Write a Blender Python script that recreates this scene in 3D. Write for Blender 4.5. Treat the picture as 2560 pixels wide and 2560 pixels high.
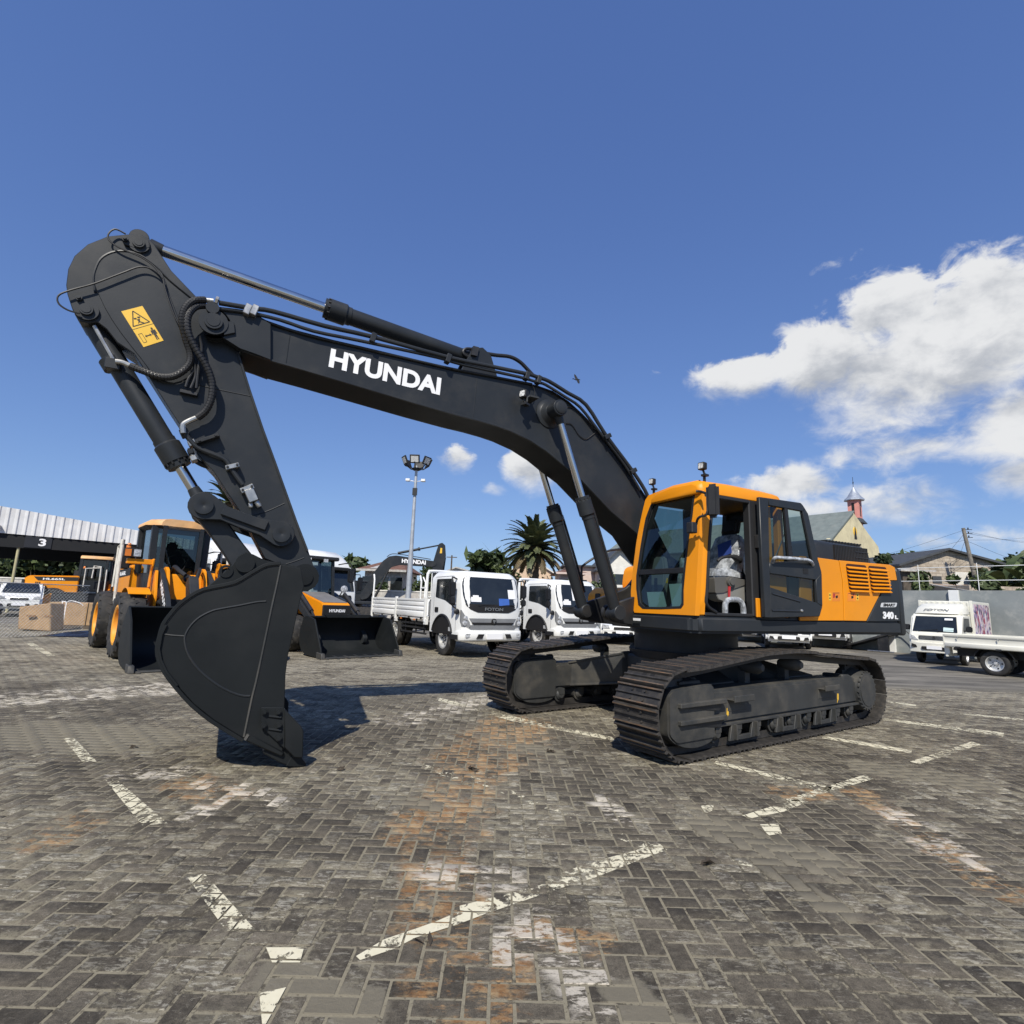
import bpy, bmesh, math, random
import numpy as np
from mathutils import Vector, Matrix
R = math.radians
random.seed(7)
for o in list(bpy.data.objects): bpy.data.objects.remove(o)
scene = bpy.context.scene
COL = scene.collection

# ------------------------------------------------------------------ camera
F, PITCH, ROLL, CAMH = 1346.5, .1665, .0341, 1.543     # focal length and picture size in photo pixels (2560)
_rt = np.array([1., 0, 0]); _fw = np.array([0, math.cos(PITCH), math.sin(PITCH)]); _up = np.array([0, -math.sin(PITCH), math.cos(PITCH)])
C_RT = _rt*math.cos(ROLL) + _up*math.sin(ROLL); C_UP = -_rt*math.sin(ROLL) + _up*math.cos(ROLL); C_FW = _fw
cd = bpy.data.cameras.new('camera'); cam = bpy.data.objects.new('camera', cd); COL.objects.link(cam)
cd.sensor_width = 36; cd.lens = 36*F/2560; cd.clip_start = .05; cd.clip_end = 3000
cam.matrix_world = Matrix(((C_RT[0], C_UP[0], -C_FW[0], 0), (C_RT[1], C_UP[1], -C_FW[1], 0), (C_RT[2], C_UP[2], -C_FW[2], CAMH), (0, 0, 0, 1)))
scene.camera = cam
CAMP = np.array([0, 0, CAMH])

# ------------------------------------------------------------------ light
SUN = Vector((-.136, -.945, 1.0)).normalized()
SUN_EL = math.asin(SUN.z); SUN_AZ = math.atan2(SUN.x, SUN.y)
sd = bpy.data.lights.new('sun', 'SUN'); sd.energy = 4.9; sd.angle = R(.5); sd.color = (1, .945, .845)
so = bpy.data.objects.new('sun', sd); COL.objects.link(so); so.rotation_euler = SUN.to_track_quat('Z', 'Y').to_euler()
scene.view_settings.view_transform = 'Standard'; scene.view_settings.look = 'None'
scene.view_settings.exposure = 0.05; scene.view_settings.gamma = 1; scene.view_settings.use_curve_mapping = False

# ------------------------------------------------------------------ node helpers
class NT:
    """little expression builder over a node tree"""
    def __init__(s, tree): s.t = tree
    def n(s, typ, **kw):
        nd = s.t.nodes.new(typ)
        for k, v in kw.items(): setattr(nd, k, v)
        return nd
    def put(s, sock, v):
        if isinstance(v, bpy.types.NodeSocket): s.t.links.new(v, sock)
        else: sock.default_value = v
    def m(s, op, a, b=0.0, c=0.0, clamp=False):
        nd = s.n('ShaderNodeMath', operation=op, use_clamp=clamp)
        s.put(nd.inputs[0], a); s.put(nd.inputs[1], b)
        if op in ('MULTIPLY_ADD', 'SMOOTH_MIN', 'SMOOTH_MAX', 'COMPARE'): s.put(nd.inputs[2], c)
        return nd.outputs[0]
    def ss(s, x, lo, hi, a=0.0, b=1.0):
        nd = s.n('ShaderNodeMapRange', interpolation_type='SMOOTHSTEP')
        s.put(nd.inputs[0], x); s.put(nd.inputs[1], lo); s.put(nd.inputs[2], hi); s.put(nd.inputs[3], a); s.put(nd.inputs[4], b)
        return nd.outputs[0]
    def noise(s, vec, scale, detail=4, rough=.55, dist=0.0, out=0):
        nd = s.n('ShaderNodeTexNoise'); s.put(nd.inputs['Vector'], vec); nd.inputs['Scale'].default_value = scale
        nd.inputs['Detail'].default_value = detail; nd.inputs['Roughness'].default_value = rough; nd.inputs['Distortion'].default_value = dist
        return nd.outputs[out]
    def mix(s, fac, a, b, blend='MIX'):
        nd = s.n('ShaderNodeMix', data_type='RGBA', blend_type=blend)
        s.put(nd.inputs[0], fac); s.put(nd.inputs[6], col4(a)); s.put(nd.inputs[7], col4(b)); return nd.outputs[2]
    def sep(s, v):
        nd = s.n('ShaderNodeSeparateXYZ'); s.put(nd.inputs[0], v); return nd.outputs
    def comb(s, x, y, z):
        nd = s.n('ShaderNodeCombineXYZ'); s.put(nd.inputs[0], x); s.put(nd.inputs[1], y); s.put(nd.inputs[2], z); return nd.outputs[0]
    def mapping(s, v, scale=(1, 1, 1), loc=(0, 0, 0), rot=(0, 0, 0)):
        nd = s.n('ShaderNodeMapping'); s.put(nd.inputs[0], v); nd.inputs[1].default_value = loc; nd.inputs[2].default_value = rot; nd.inputs[3].default_value = scale
        return nd.outputs[0]
def col4(c):
    if isinstance(c, bpy.types.NodeSocket): return c
    return (c[0], c[1], c[2], 1.0)

# ------------------------------------------------------------------ world: Nishita sky with cumulus
def pix_dir(u, v):
    d = (u-1280)*C_RT + F*C_FW + (1280-v)*C_UP
    return d/np.linalg.norm(d)
w = bpy.data.worlds.new('World'); scene.world = w; w.use_nodes = True
wt = w.node_tree; wt.nodes.clear(); N = NT(wt)
sky = N.n('ShaderNodeTexSky', sky_type='NISHITA', sun_disc=False, sun_elevation=SUN_EL, sun_rotation=SUN_AZ)
sky.altitude = 50; sky.air_density = 1.0; sky.dust_density = .2; sky.ozone_density = 3.0
tc = N.n('ShaderNodeTexCoord'); D = tc.outputs['Generated']
dx, dy, dz = N.sep(D)
az = N.m('ARCTAN2', dx, dy); el = N.m('ARCSINE', dz)
# cloud patches: (photo pixel of the middle, half width, half height in pixels, strength)
CL = [(2260, 930, 420, 190, 1.0), (2480, 800, 260, 190, 1.0), (2230, 780, 150, 115, .95), (1850, 945, 150, 72, .95), (2060, 920, 190, 130, .95), (2560, 1060, 320, 140, .9),
      (1960, 1215, 170, 58, .80), (2260, 1250, 280, 85, .72), (2540, 1190, 190, 75, .8), (2020, 1300, 220, 80, .70), (2330, 1365, 120, 42, .66), (2500, 1380, 280, 110, .60),
      (1150, 1150, 60, 52, .74), (1325, 1175, 95, 62, .92), (1235, 1222, 55, 26, .66), (1170, 1275, 70, 18, .48), (2075, 660, 130, 32, .37), (1640, 935, 55, 20, .34), (2300, 1120, 350, 75, .70), (1440, 1400, 80, 45, .45), (2220, 1180, 300, 120, .46)]
cov = None; vert = None; gsum = None
for (u, v, a, b, s) in CL:
    d0 = pix_dir(u, v); a0 = math.atan2(d0[0], d0[1]); e0 = math.asin(d0[2])
    d1 = pix_dir(u+a, v); d2 = pix_dir(u, v-b)
    ra = abs(math.acos(np.clip(d0@d1, -1, 1)))/max(.2, math.cos(e0)); re = abs(math.acos(np.clip(d0@d2, -1, 1)))
    X = N.m('DIVIDE', N.m('SUBTRACT', az, a0), ra); Y = N.m('DIVIDE', N.m('SUBTRACT', el, e0), re)
    q = N.m('ADD', N.m('MULTIPLY', X, X), N.m('MULTIPLY', Y, Y))
    g = N.m('MULTIPLY', N.m('EXPONENT', N.m('MULTIPLY', q, -.9)), s)
    gv = N.m('MULTIPLY', g, Y)
    cov = g if cov is None else N.m('MAXIMUM', cov, g)
    gsum = g if gsum is None else N.m('ADD', gsum, g)
    vert = gv if vert is None else N.m('ADD', vert, gv)
vert = N.m('DIVIDE', vert, N.m('ADD', gsum, .02))
P2 = N.comb(N.m('MULTIPLY', az, 1.0), N.m('MULTIPLY', el, 1.45), 0.0)
big = N.noise(N.mapping(P2, loc=(3.1, 1.7, 0)), 6.5, 9, .56, .15)
bil = N.noise(N.mapping(P2, loc=(.4, 6.2, 2.0)), 21, 8, .62, .5)
up_ = N.noise(N.mapping(P2, loc=(3.1-.02, 1.7+.045, 0)), 6.5, 6, .56, .15)
# scattered fair-weather clouds low round the rest of the horizon, as over the right of the picture
far = N.m('MULTIPLY', N.ss(N.noise(N.mapping(P2, loc=(9, 4, 1)), 1.9, 3, .5), .56, .75), N.m('MULTIPLY', N.ss(el, .02, .12), N.ss(el, .62, .30)))
beyond = N.ss(N.m('ABSOLUTE', az), .85, 1.15)
cov = N.m('MAXIMUM', cov, N.m('MULTIPLY', far, beyond))
fb = N.m('ADD', N.m('MULTIPLY', N.m('SUBTRACT', big, .5), 1.25), N.m('MULTIPLY', N.m('SUBTRACT', bil, .5), .75))
field = N.m('ADD', N.m('SUBTRACT', cov, .36), N.m('MULTIPLY', fb, .95))
soft = N.ss(vert, -.8, .6, .80, .22)
dens = N.ss(field, 0.0, soft)
dens = N.m('MULTIPLY', dens, N.ss(cov, .06, .5))
dens = N.m('MULTIPLY', dens, .97)
shade = N.m('ADD', N.m('MULTIPLY', vert, .42), N.m('MULTIPLY', N.m('SUBTRACT', big, up_), 3.2))
shade = N.m('ADD', shade, N.m('MULTIPLY', N.m('SUBTRACT', bil, .5), 1.1))
thin = N.ss(field, .75, .05, 0.0, .30)
lum = N.ss(N.m('ADD', shade, thin), -.55, .50)
ccol = N.mix(lum, (.43, .455, .50), (.80, .805, .81))
b1 = N.n('ShaderNodeBackground'); b2 = N.n('ShaderNodeBackground'); b1.inputs[1].default_value = .105; b2.inputs[1].default_value = 1.0
sr, sg, sb_ = N.sep(sky.outputs[0])
def grade(c, c0, k, g): return N.m('MULTIPLY', N.m('POWER', N.m('DIVIDE', N.m('MAXIMUM', c, .001), c0), g), k)
skyc = N.comb(grade(sr, 2.42, 1.92, .72), grade(sg, 3.98, 3.40, .68), grade(sb_, 6.2, 6.6, .54))
wt.links.new(skyc, b1.inputs[0]); wt.links.new(ccol, b2.inputs[0])
mx = N.n('ShaderNodeMixShader'); wt.links.new(dens, mx.inputs[0]); wt.links.new(b1.outputs[0], mx.inputs[1]); wt.links.new(b2.outputs[0], mx.inputs[2])
w.cycles.sampling_method = 'MANUAL'; w.cycles.sample_map_resolution = 512
wo = N.n('ShaderNodeOutputWorld'); wt.links.new(mx.outputs[0], wo.inputs[0])

# ------------------------------------------------------------------ pixel -> place helpers (a pixel only gives a direction)
class Frame:
    """a level frame with origin (ox,oy) and heading yaw: x forward, y left, z up"""
    def __init__(s, ox, oy, yaw):
        s.o = np.array([ox, oy, 0.]); s.yaw = yaw
        s.ex = np.array([math.cos(yaw), math.sin(yaw), 0]); s.ey = np.array([-math.sin(yaw), math.cos(yaw), 0])
        d = CAMP-s.o; s.c = np.array([d@s.ex, d@s.ey, d[2]])
    def ray(s, u, v):
        d = (u-1280)*C_RT + F*C_FW + (1280-v)*C_UP; return np.array([d@s.ex, d@s.ey, d[2]])
    def Y(s, u, v, y):
        d = s.ray(u, v); p = s.c + d*((y-s.c[1])/d[1]); return (float(p[0]), float(p[2]))
    def Yl(s, pts, y): return [s.Y(u, v, y) for u, v in pts]
    def Y3(s, u, v, y): a = s.Y(u, v, y); return (a[0], y, a[1])
    def X3(s, u, v, x):
        d = s.ray(u, v); p = s.c + d*((x-s.c[0])/d[0]); return (x, float(p[1]), float(p[2]))
    def Z3(s, u, v, z):
        d = s.ray(u, v); p = s.c + d*((z-s.c[2])/d[2]); return (float(p[0]), float(p[1]), z)
WF = Frame(0, 0, 0)
def gpix(u, v, z=0.0): return WF.Z3(u, v, z)

# ------------------------------------------------------------------ object helpers
def tag(o, label=None, cat=None, group=None, kind=None):
    if label: o['label'] = label
    if cat: o['category'] = cat
    if group: o['group'] = group
    if kind: o['kind'] = kind
    return o
def thing(name, label, cat, loc=(0, 0, 0), rz=0, group=None, parent=None):
    o = bpy.data.objects.new(name, None); COL.objects.link(o); o.location = loc; o.rotation_euler = (0, 0, rz); o.empty_display_size = .2
    if parent: o.parent = parent
    else: tag(o, label, cat, group)
    return o
def sub(name, parent, loc=(0, 0, 0), rot=(0, 0, 0)):
    o = bpy.data.objects.new(name, None); COL.objects.link(o); o.location = loc; o.rotation_euler = rot; o.parent = parent; o.empty_display_size = .1
    return o
def copy_tree(o, parent=None):
    c = o.copy(); COL.objects.link(c); c.parent = parent
    for ch in o.children: copy_tree(ch, c)
    return c

class MB:
    def __init__(s): s.v = []; s.f = []
    def add(s, vs, fs):
        n = len(s.v); s.v += [tuple(map(float, p)) for p in vs]; s.f += [tuple(i+n for i in q) for q in fs]; return s
    def box(s, x0, x1, y0, y1, z0, z1, M=None):
        p = [Vector(q) for q in ((x0, y0, z0), (x1, y0, z0), (x1, y1, z0), (x0, y1, z0), (x0, y0, z1), (x1, y0, z1), (x1, y1, z1), (x0, y1, z1))]
        if M is not None: p = [M @ q for q in p]
        return s.add(p, [(0, 3, 2, 1), (4, 5, 6, 7), (0, 1, 5, 4), (1, 2, 6, 5), (2, 3, 7, 6), (3, 0, 4, 7)])
    def hexa(s, p):   # 8 corners: bottom 4 ccw, top 4 ccw
        return s.add(p, [(0, 3, 2, 1), (4, 5, 6, 7), (0, 1, 5, 4), (1, 2, 6, 5), (2, 3, 7, 6), (3, 0, 4, 7)])
    def prism(s, out, a0, a1, axis='y'):
        n = len(out)
        ar = sum(out[i][0]*out[(i+1) % n][1]-out[(i+1) % n][0]*out[i][1] for i in range(n))
        if ar < 0: out = out[::-1]
        def P(a, h):
            return {'y': (a[0], h, a[1]), 'x': (h, a[0], a[1]), 'z': (a[0], a[1], h)}[axis]
        vs = [P(a, a0) for a in out]+[P(a, a1) for a in out]
        fl = axis == 'y'
        fs = [tuple(range(n)) if fl else tuple(range(n))[::-1], tuple(range(n, 2*n))[::-1] if fl else tuple(range(n, 2*n))]
        for i in range(n):
            j = (i+1) % n; fs.append((j, i, i+n, j+n) if fl else (i, j, j+n, i+n))
        return s.add(vs, fs)
    def cyl(s, p0, p1, r0, r1=None, n=20, caps=True):
        r1 = r0 if r1 is None else r1; p0 = Vector(p0); p1 = Vector(p1); d = (p1-p0).normalized()
        a = d.orthogonal().normalized(); b = d.cross(a); vs = []
        for p, r in ((p0, r0), (p1, r1)):
            for i in range(n): t = 2*math.pi*i/n; vs.append(p+a*math.cos(t)*r+b*math.sin(t)*r)
        fs = [(i, (i+1) % n, n+(i+1) % n, n+i) for i in range(n)]
        if caps: fs += [tuple(range(n))[::-1], tuple(range(n, 2*n))]
        return s.add(vs, fs)
    def lathe(s, prof, p0, d, n=24, caps=True):   # prof: (distance along d, radius)
        p0 = Vector(p0); d = Vector(d).normalized(); a = d.orthogonal().normalized(); b = d.cross(a); vs = []
        for h, r in prof:
            for i in range(n): t = 2*math.pi*i/n; vs.append(p0+d*h+a*math.cos(t)*r+b*math.sin(t)*r)
        fs = []
        for k in range(len(prof)-1):
            for i in range(n): j = (i+1) % n; fs.append((k*n+i, k*n+j, (k+1)*n+j, (k+1)*n+i))
        if caps: fs += [tuple(range(n))[::-1], tuple(range((len(prof)-1)*n, len(prof)*n))]
        return s.add(vs, fs)
    def tube(s, pts, r, n=8, smooth=4, closed=False):
        P = [Vector(p) for p in pts]
        if smooth and len(P) > 2:
            Q = []; m = len(P)
            for i in range(m-1):
                a = P[max(i-1, 0)]; b = P[i]; c = P[i+1]; d = P[min(i+2, m-1)]
                for k in range(smooth):
                    t = k/smooth; Q.append(.5*((2*b)+(c-a)*t+(2*a-5*b+4*c-d)*t*t+(3*b-a-3*c+d)*t**3))
            Q.append(P[-1]); P = Q
        vs = []; m = len(P); up = None
        for i, p in enumerate(P):
            d = (P[min(i+1, m-1)]-P[max(i-1, 0)])
            if d.length < 1e-9: d = Vector((0, 0, 1))
            d.normalize()
            if up is None: up = d.orthogonal().normalized()
            up = (up-d*up.dot(d))
            up = up.normalized() if up.length > 1e-6 else d.orthogonal().normalized()
            b = d.cross(up); rr = r[min(i, len(r)-1)] if isinstance(r, (list, tuple)) else r
            for k in range(n): t = 2*math.pi*k/n; vs.append(p+up*math.cos(t)*rr+b*math.sin(t)*rr)
        fs = []
        for i in range(m-1):
            for k in range(n): j = (k+1) % n; fs.append((i*n+k, i*n+j, (i+1)*n+j, (i+1)*n+k))
        fs += [tuple(range(n))[::-1], tuple(range((m-1)*n, m*n))]
        return s.add(vs, fs)
    def strip(s, pts, y0, y1, t):   # plate of thickness t following an xz polyline (inside = left of travel)
        n = len(pts); nor = []
        for i in range(n):
            a = pts[max(i-1, 0)]; b = pts[min(i+1, n-1)]; dx = b[0]-a[0]; dz = b[1]-a[1]; L = math.hypot(dx, dz) or 1
            nor.append((-dz/L*t, dx/L*t))
        out = list(pts)+[(pts[i][0]+nor[i][0], pts[i][1]+nor[i][1]) for i in range(n)][::-1]
        vs = []
        for y in (y0, y1):
            vs += [(p[0], y, p[1]) for p in pts]+[(pts[i][0]+nor[i][0], y, pts[i][1]+nor[i][1]) for i in range(n)]
        fs = []; B = 2*n
        for i in range(n-1):
            fs += [(i, i+1, n+i+1, n+i), (B+i, B+n+i, B+n+i+1, B+i+1), (i, B+i, B+i+1, i+1), (n+i, n+i+1, B+n+i+1, B+n+i)]
        fs += [(0, n, B+n, B), (n-1, B+n-1, B+2*n-1, 2*n-1)]
        return s.add(vs, fs)
    def loft(s, secs, closed=True, caps=True):
        n = len(secs[0]); vs = [p for q in secs for p in q]; fs = []
        for k in range(len(secs)-1):
            for i in range(n if closed else n-1): j = (i+1) % n; fs.append((k*n+i, k*n+j, (k+1)*n+j, (k+1)*n+i))
        if caps: fs += [tuple(range(n))[::-1], tuple(range((len(secs)-1)*n, len(secs)*n))]
        return s.add(vs, fs)
    def mesh(s, name, bevel=0, angle=35, fix=True, seg=1):
        bm = bmesh.new(); vv = [bm.verts.new(p) for p in s.v]
        for q in s.f:
            try: bm.faces.new([vv[i] for i in q])
            except ValueError: pass
        if fix: bmesh.ops.recalc_face_normals(bm, faces=bm.faces)
        if bevel:
            ed = [e for e in bm.edges if len(e.link_faces) == 2 and e.calc_face_angle(0) > R(28)]
            if ed: bmesh.ops.bevel(bm, geom=ed, offset=bevel, segments=seg, affect='EDGES', clamp_overlap=True)
        me = bpy.data.meshes.new(name); bm.to_mesh(me); bm.free()
        me.polygons.foreach_set('use_smooth', [True]*len(me.polygons))
        me.set_sharp_from_angle(angle=R(angle))
        return me
    def build(s, name, m, parent=None, bevel=0, loc=None, rot=None, angle=35, label=None, fix=True, seg=1):
        me = s.mesh(name, bevel, angle, fix, seg); return inst(name, me, m, parent, loc, rot, label)
def inst(name, me, m=None, parent=None, loc=None, rot=None, label=None):
    if m is not None and not me.materials: me.materials.append(m)
    o = bpy.data.objects.new(name, me); COL.objects.link(o)
    if parent: o.parent = parent
    if loc: o.location = loc
    if rot: o.rotation_euler = rot
    if label: o['label'] = label
    return o
def rrect(x0, x1, z0, z1, r, n=4):
    out = []
    for cx, cz, a in ((x1-r, z1-r, 0), (x0+r, z1-r, 90), (x0+r, z0+r, 180), (x1-r, z0+r, 270)):
        for k in range(n+1): t = R(a+90*k/n); out.append((cx+r*math.cos(t), cz+r*math.sin(t)))
    return out
def roundpoly(pts, rad, n=4):
    """round the corners of a 2D polygon; rad a number or list"""
    out = []; m = len(pts)
    for i in range(m):
        p = Vector(pts[i]); a = Vector(pts[i-1])-p; b = Vector(pts[(i+1) % m])-p
        r = rad[i] if isinstance(rad, (list, tuple)) else rad
        L = min(r, a.length*.45, b.length*.45)
        if L < 1e-4: out.append(tuple(p)); continue
        p0 = p+a.normalized()*L; p1 = p+b.normalized()*L
        for k in range(n+1): t = k/n; out.append(tuple((1-t)**2*p0+2*t*(1-t)*p+t*t*p1))
    return out
def dense(pts, k=4):
    P = [Vector(p) for p in pts]; m = len(P); Q = []
    for i in range(m-1):
        a = P[max(i-1, 0)]; b = P[i]; c = P[i+1]; d = P[min(i+2, m-1)]
        for j in range(k):
            t = j/k; Q.append(tuple(.5*((2*b)+(c-a)*t+(2*a-5*b+4*c-d)*t*t+(3*b-a-3*c+d)*t**3)))
    Q.append(tuple(P[-1])); return Q

# ------------------------------------------------------------------ materials
MATS = {}
def mat(name, col, rough=.5, metal=0.0, var=.12, scale=2.0, dirt=None, dirt_amt=.0, dirt_scale=1.2, bump=0.0, bscale=40, coat=0.0, spec=.5, emit=None, aniso=None):
    if name in MATS: return MATS[name]
    m = bpy.data.materials.new(name); m.use_nodes = True; t = m.node_tree; N = NT(t); b = t.nodes['Principled BSDF']
    tc = N.n('ShaderNodeTexCoord'); v = tc.outputs['Object']
    if aniso: v = N.mapping(v, scale=aniso)
    n1 = N.noise(v, scale, 5, .6)
    k = N.ss(n1, .3, .7, 1-var, 1+var)
    cn = N.n('ShaderNodeVectorMath', operation='SCALE'); cn.inputs[0].default_value = col; t.links.new(k, cn.inputs[3]); c = cn.outputs[0]
    r = N.m('ADD', N.m('MULTIPLY', N.m('SUBTRACT', n1, .5), .25), rough)
    if dirt:
        n2 = N.noise(N.mapping(v, loc=(5, 3, 1)), dirt_scale, 7, .65); f = N.m('MULTIPLY', N.ss(n2, .45, .72), dirt_amt)
        c = N.mix(f, c, dirt); r = N.m('ADD', r, N.m('MULTIPLY', f, .3))
    t.links.new(c, b.inputs['Base Color']); t.links.new(r, b.inputs['Roughness'])
    b.inputs['Metallic'].default_value = metal; b.inputs['Specular IOR Level'].default_value = spec
    if coat: b.inputs['Coat Weight'].default_value = coat; b.inputs['Coat Roughness'].default_value = .08
    if bump:
        bn = N.n('ShaderNodeBump'); bn.inputs['Strength'].default_value = bump; bn.inputs['Distance'].default_value = .01
        t.links.new(N.noise(v, bscale, 4, .6), bn.inputs['Height']); t.links.new(bn.outputs[0], b.inputs['Normal'])
    if emit: b.inputs['Emission Color'].default_value = (*emit, 1); b.inputs['Emission Strength'].default_value = 1
    MATS[name] = m; return m
def glass(name, tint=(.55, .68, .66), refl=1.0, rough=.02, clear=.75):
    """window pane: tinted see-through with a real sky reflection"""
    if name in MATS: return MATS[name]
    m = bpy.data.materials.new(name); m.use_nodes = True; t = m.node_tree; t.nodes.clear(); N = NT(t)
    tr = N.n('ShaderNodeBsdfTransparent'); tr.inputs[0].default_value = (*[c*clear for c in tint], 1)
    gl = N.n('ShaderNodeBsdfGlossy'); gl.inputs['Roughness'].default_value = rough; gl.inputs[0].default_value = (.9, .95, .95, 1)
    geo = N.n('ShaderNodeNewGeometry'); dt = N.n('ShaderNodeVectorMath', operation='DOT_PRODUCT'); t.links.new(geo.outputs['Normal'], dt.inputs[0]); t.links.new(geo.outputs['Incoming'], dt.inputs[1])
    c_ = N.m('ABSOLUTE', dt.outputs['Value']); f_ = N.m('ADD', N.m('MULTIPLY', N.m('POWER', N.m('SUBTRACT', 1.0, c_), 5.0), .92), .05)
    mx = N.n('ShaderNodeMixShader'); t.links.new(N.m('MULTIPLY', f_, refl, clamp=True), mx.inputs[0]); t.links.new(tr.outputs[0], mx.inputs[1]); t.links.new(gl.outputs[0], mx.inputs[2])
    o = N.n('ShaderNodeOutputMaterial'); t.links.new(mx.outputs[0], o.inputs[0]); MATS[name] = m; return m

DUST = (.20, .175, .14)
M_BODY = mat('charcoal_paint', (.0225, .0255, .029), .42, var=.10, scale=1.6, dirt=(.075, .07, .062), dirt_amt=.22, dirt_scale=2.3, bump=.03, bscale=70, spec=.30)
M_BUCK = mat('bucket_paint', (.0125, .0145, .0155), .50, var=.12, scale=1.3, dirt=(.035, .036, .036), dirt_amt=.25, bump=.04, bscale=60, spec=.2)
M_BLACK = mat('black_rubber', (.012, .012, .013), .55, var=.15, scale=6)
M_DARK = mat('black_metal', (.014, .0145, .016), .5, var=.15, scale=4, dirt=DUST, dirt_amt=.15)
M_TRIM = mat('cab_trim', (.018, .018, .019), .6)  # black cab trim, dark in its own colour
M_ORANGE = mat('orange_paint', (.78, .275, .006), .42, var=.05, scale=1.5, dirt=(.5, .26, .06), dirt_amt=.18, spec=.3)
M_CHROME = mat('chrome_rod', (.62, .62, .62), .16, metal=1.0, var=.05)
M_STEEL = mat('bare_steel', (.46, .45, .42), .38, metal=.85, var=.15, scale=12)
M_TRACK = mat('track_steel', (.040, .037, .034), .55, metal=.25, var=.25, scale=9, dirt=(.095, .082, .068), dirt_amt=.6, dirt_scale=5.0, bump=.15, bscale=50)
M_TRACKED = mat('worn_grouser', (.16, .12, .085), .5, metal=.45, var=.35, scale=14, dirt=(.20, .10, .045), dirt_amt=.6, dirt_scale=9)
M_UNDER = mat('undercarriage_paint', (.034, .035, .034), .58, var=.15, scale=2.5, dirt=(.13, .115, .09), dirt_amt=.5, dirt_scale=1.7, bump=.06, bscale=40)
M_WHITE = mat('white_paint', (.78, .78, .75), .35, var=.04, scale=1.3, dirt=(.55, .52, .45), dirt_amt=.25, coat=.4)
M_LETTER = mat('white_vinyl', (.86, .86, .86), .45, var=.02)
M_YELLOW = mat('yellow_decal', (.82, .50, .05), .4, var=.03)
M_INK = mat('black_ink', (.012, .011, .01), .6, var=.0)
M_GLASS = glass('cab_glass')
M_TYRE = mat('tyre_rubber', (.020, .0195, .019), .75, var=.2, scale=6, dirt=(.11, .10, .085), dirt_amt=.5, dirt_scale=4, bump=.1, bscale=50)
M_GREYP = mat('console_grey', (.20, .195, .175), .55, var=.05)
M_GREYD = mat('console_dark_grey', (.095, .09, .08), .55, var=.05)
M_PLASTIC = mat('clear_wrap', (.42, .44, .46), .12, var=.5, scale=14, bump=.6, bscale=18, spec=1.0, dirt=(.05, .05, .055), dirt_amt=.8, dirt_scale=9)
M_PAPER = mat('paper', (.50, .62, .60), .8, var=.05)
M_LAMPG = mat('lamp_glass', (.62, .62, .60), .15, var=.5, scale=60, spec=1.0)
M_RED = mat('red_strap', (.45, .03, .035), .6)

# ------------------------------------------------------------------ lettering, made once
TEXTS = {}
def make_texts(items):
    obs = []
    for key, s, off, shear in items:
        c = bpy.data.curves.new('lettering', 'FONT'); c.body = s; c.size = 1; c.offset = off; c.shear = shear; c.extrude = .01; c.resolution_u = 5
        o = bpy.data.objects.new('lettering', c); COL.objects.link(o); obs.append((key, o))
    dg = bpy.context.evaluated_depsgraph_get(); dg.update()
    for key, o in obs:
        me = bpy.data.meshes.new_from_object(o.evaluated_get(dg)); n = len(me.vertices)
        a = np.empty(n*3); me.vertices.foreach_get('co', a); a = a.reshape(-1, 3)
        lo = a.min(0); hi = a.max(0); a = (a-lo)/(hi-lo)
        TEXTS[key] = (a, [tuple(p.vertices) for p in me.polygons])
    for key, o in obs: c = o.data; bpy.data.objects.remove(o); bpy.data.curves.remove(c)
make_texts([(k, s, off, sh) for k, s, off, sh in (
    ('HYUNDAI', 'HYUNDAI', .042, 0), ('340', '340', .05, 0), ('L', 'L', .04, 0), ('SMART', 'SMART', .03, .15), ('FOTON', 'FOTON', .022, 0), ('FOTONs', 'FOTON', .02, .25),
    ('3', '3', .03, 0), ('HL665L', 'HL665L', .03, 0))])
def letter(key, m, parent, O, X, Y, t=.004, name='lettering'):
    """lay lettering on a plane: O lower left corner, X along the line, Y up (full box)"""
    a, fs = TEXTS[key]; O = Vector(O); X = Vector(X); Y = Vector(Y); Z = X.cross(Y).normalized()*t
    mb = MB(); mb.add([O+X*p[0]+Y*p[1]+Z*p[2] for p in a], fs)
    return mb.build(name, m, parent, fix=False)
# ================================================================== paving
BW, JO = .1003, .0060                    # brick cell and half-joint gap
BROT = R(.6); cb, sb = math.cos(BROT), math.sin(BROT)
def b2w(x, y): return (cb*x-sb*y, sb*x+cb*y)
YMAX = 23.0
def in_view(x, y, mg): return y > .35 and abs(x) < .99*y+mg
bricks = []
nI = int(24/BW)
for j in range(3, int(YMAX/BW)):
    for i in range(-nI, nI):
        k = (i+j) % 4
        if k == 0: cx, cy, h = (i+1)*BW, (j+.5)*BW, True
        elif k == 2: cx, cy, h = (i+.5)*BW, (j+1)*BW, False
        else: continue
        wx, wy = b2w(cx, cy)
        if in_view(wx, wy, 1.6): bricks.append((wx, wy, h))
def mask_at(x, y, L):
    """union of soft capsules on the ground: (x0,y0,x1,y1,r)"""
    best = 0
    for (x0, y0, x1, y1, r) in L:
        dx, dy = x1-x0, y1-y0; t = min(1, max(0, ((x-x0)*dx+(y-y0)*dy)/(dx*dx+dy*dy+1e-6))); d = math.hypot(x-x0-t*dx, y-y0-t*dy)
        if d < r: q = 1-d/r; best = max(best, q*q*(3-2*q))
    return best
def cap(a, b, r): p = gpix(*a); q = gpix(*b); return (p[0], p[1], q[0], q[1], r)
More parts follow.
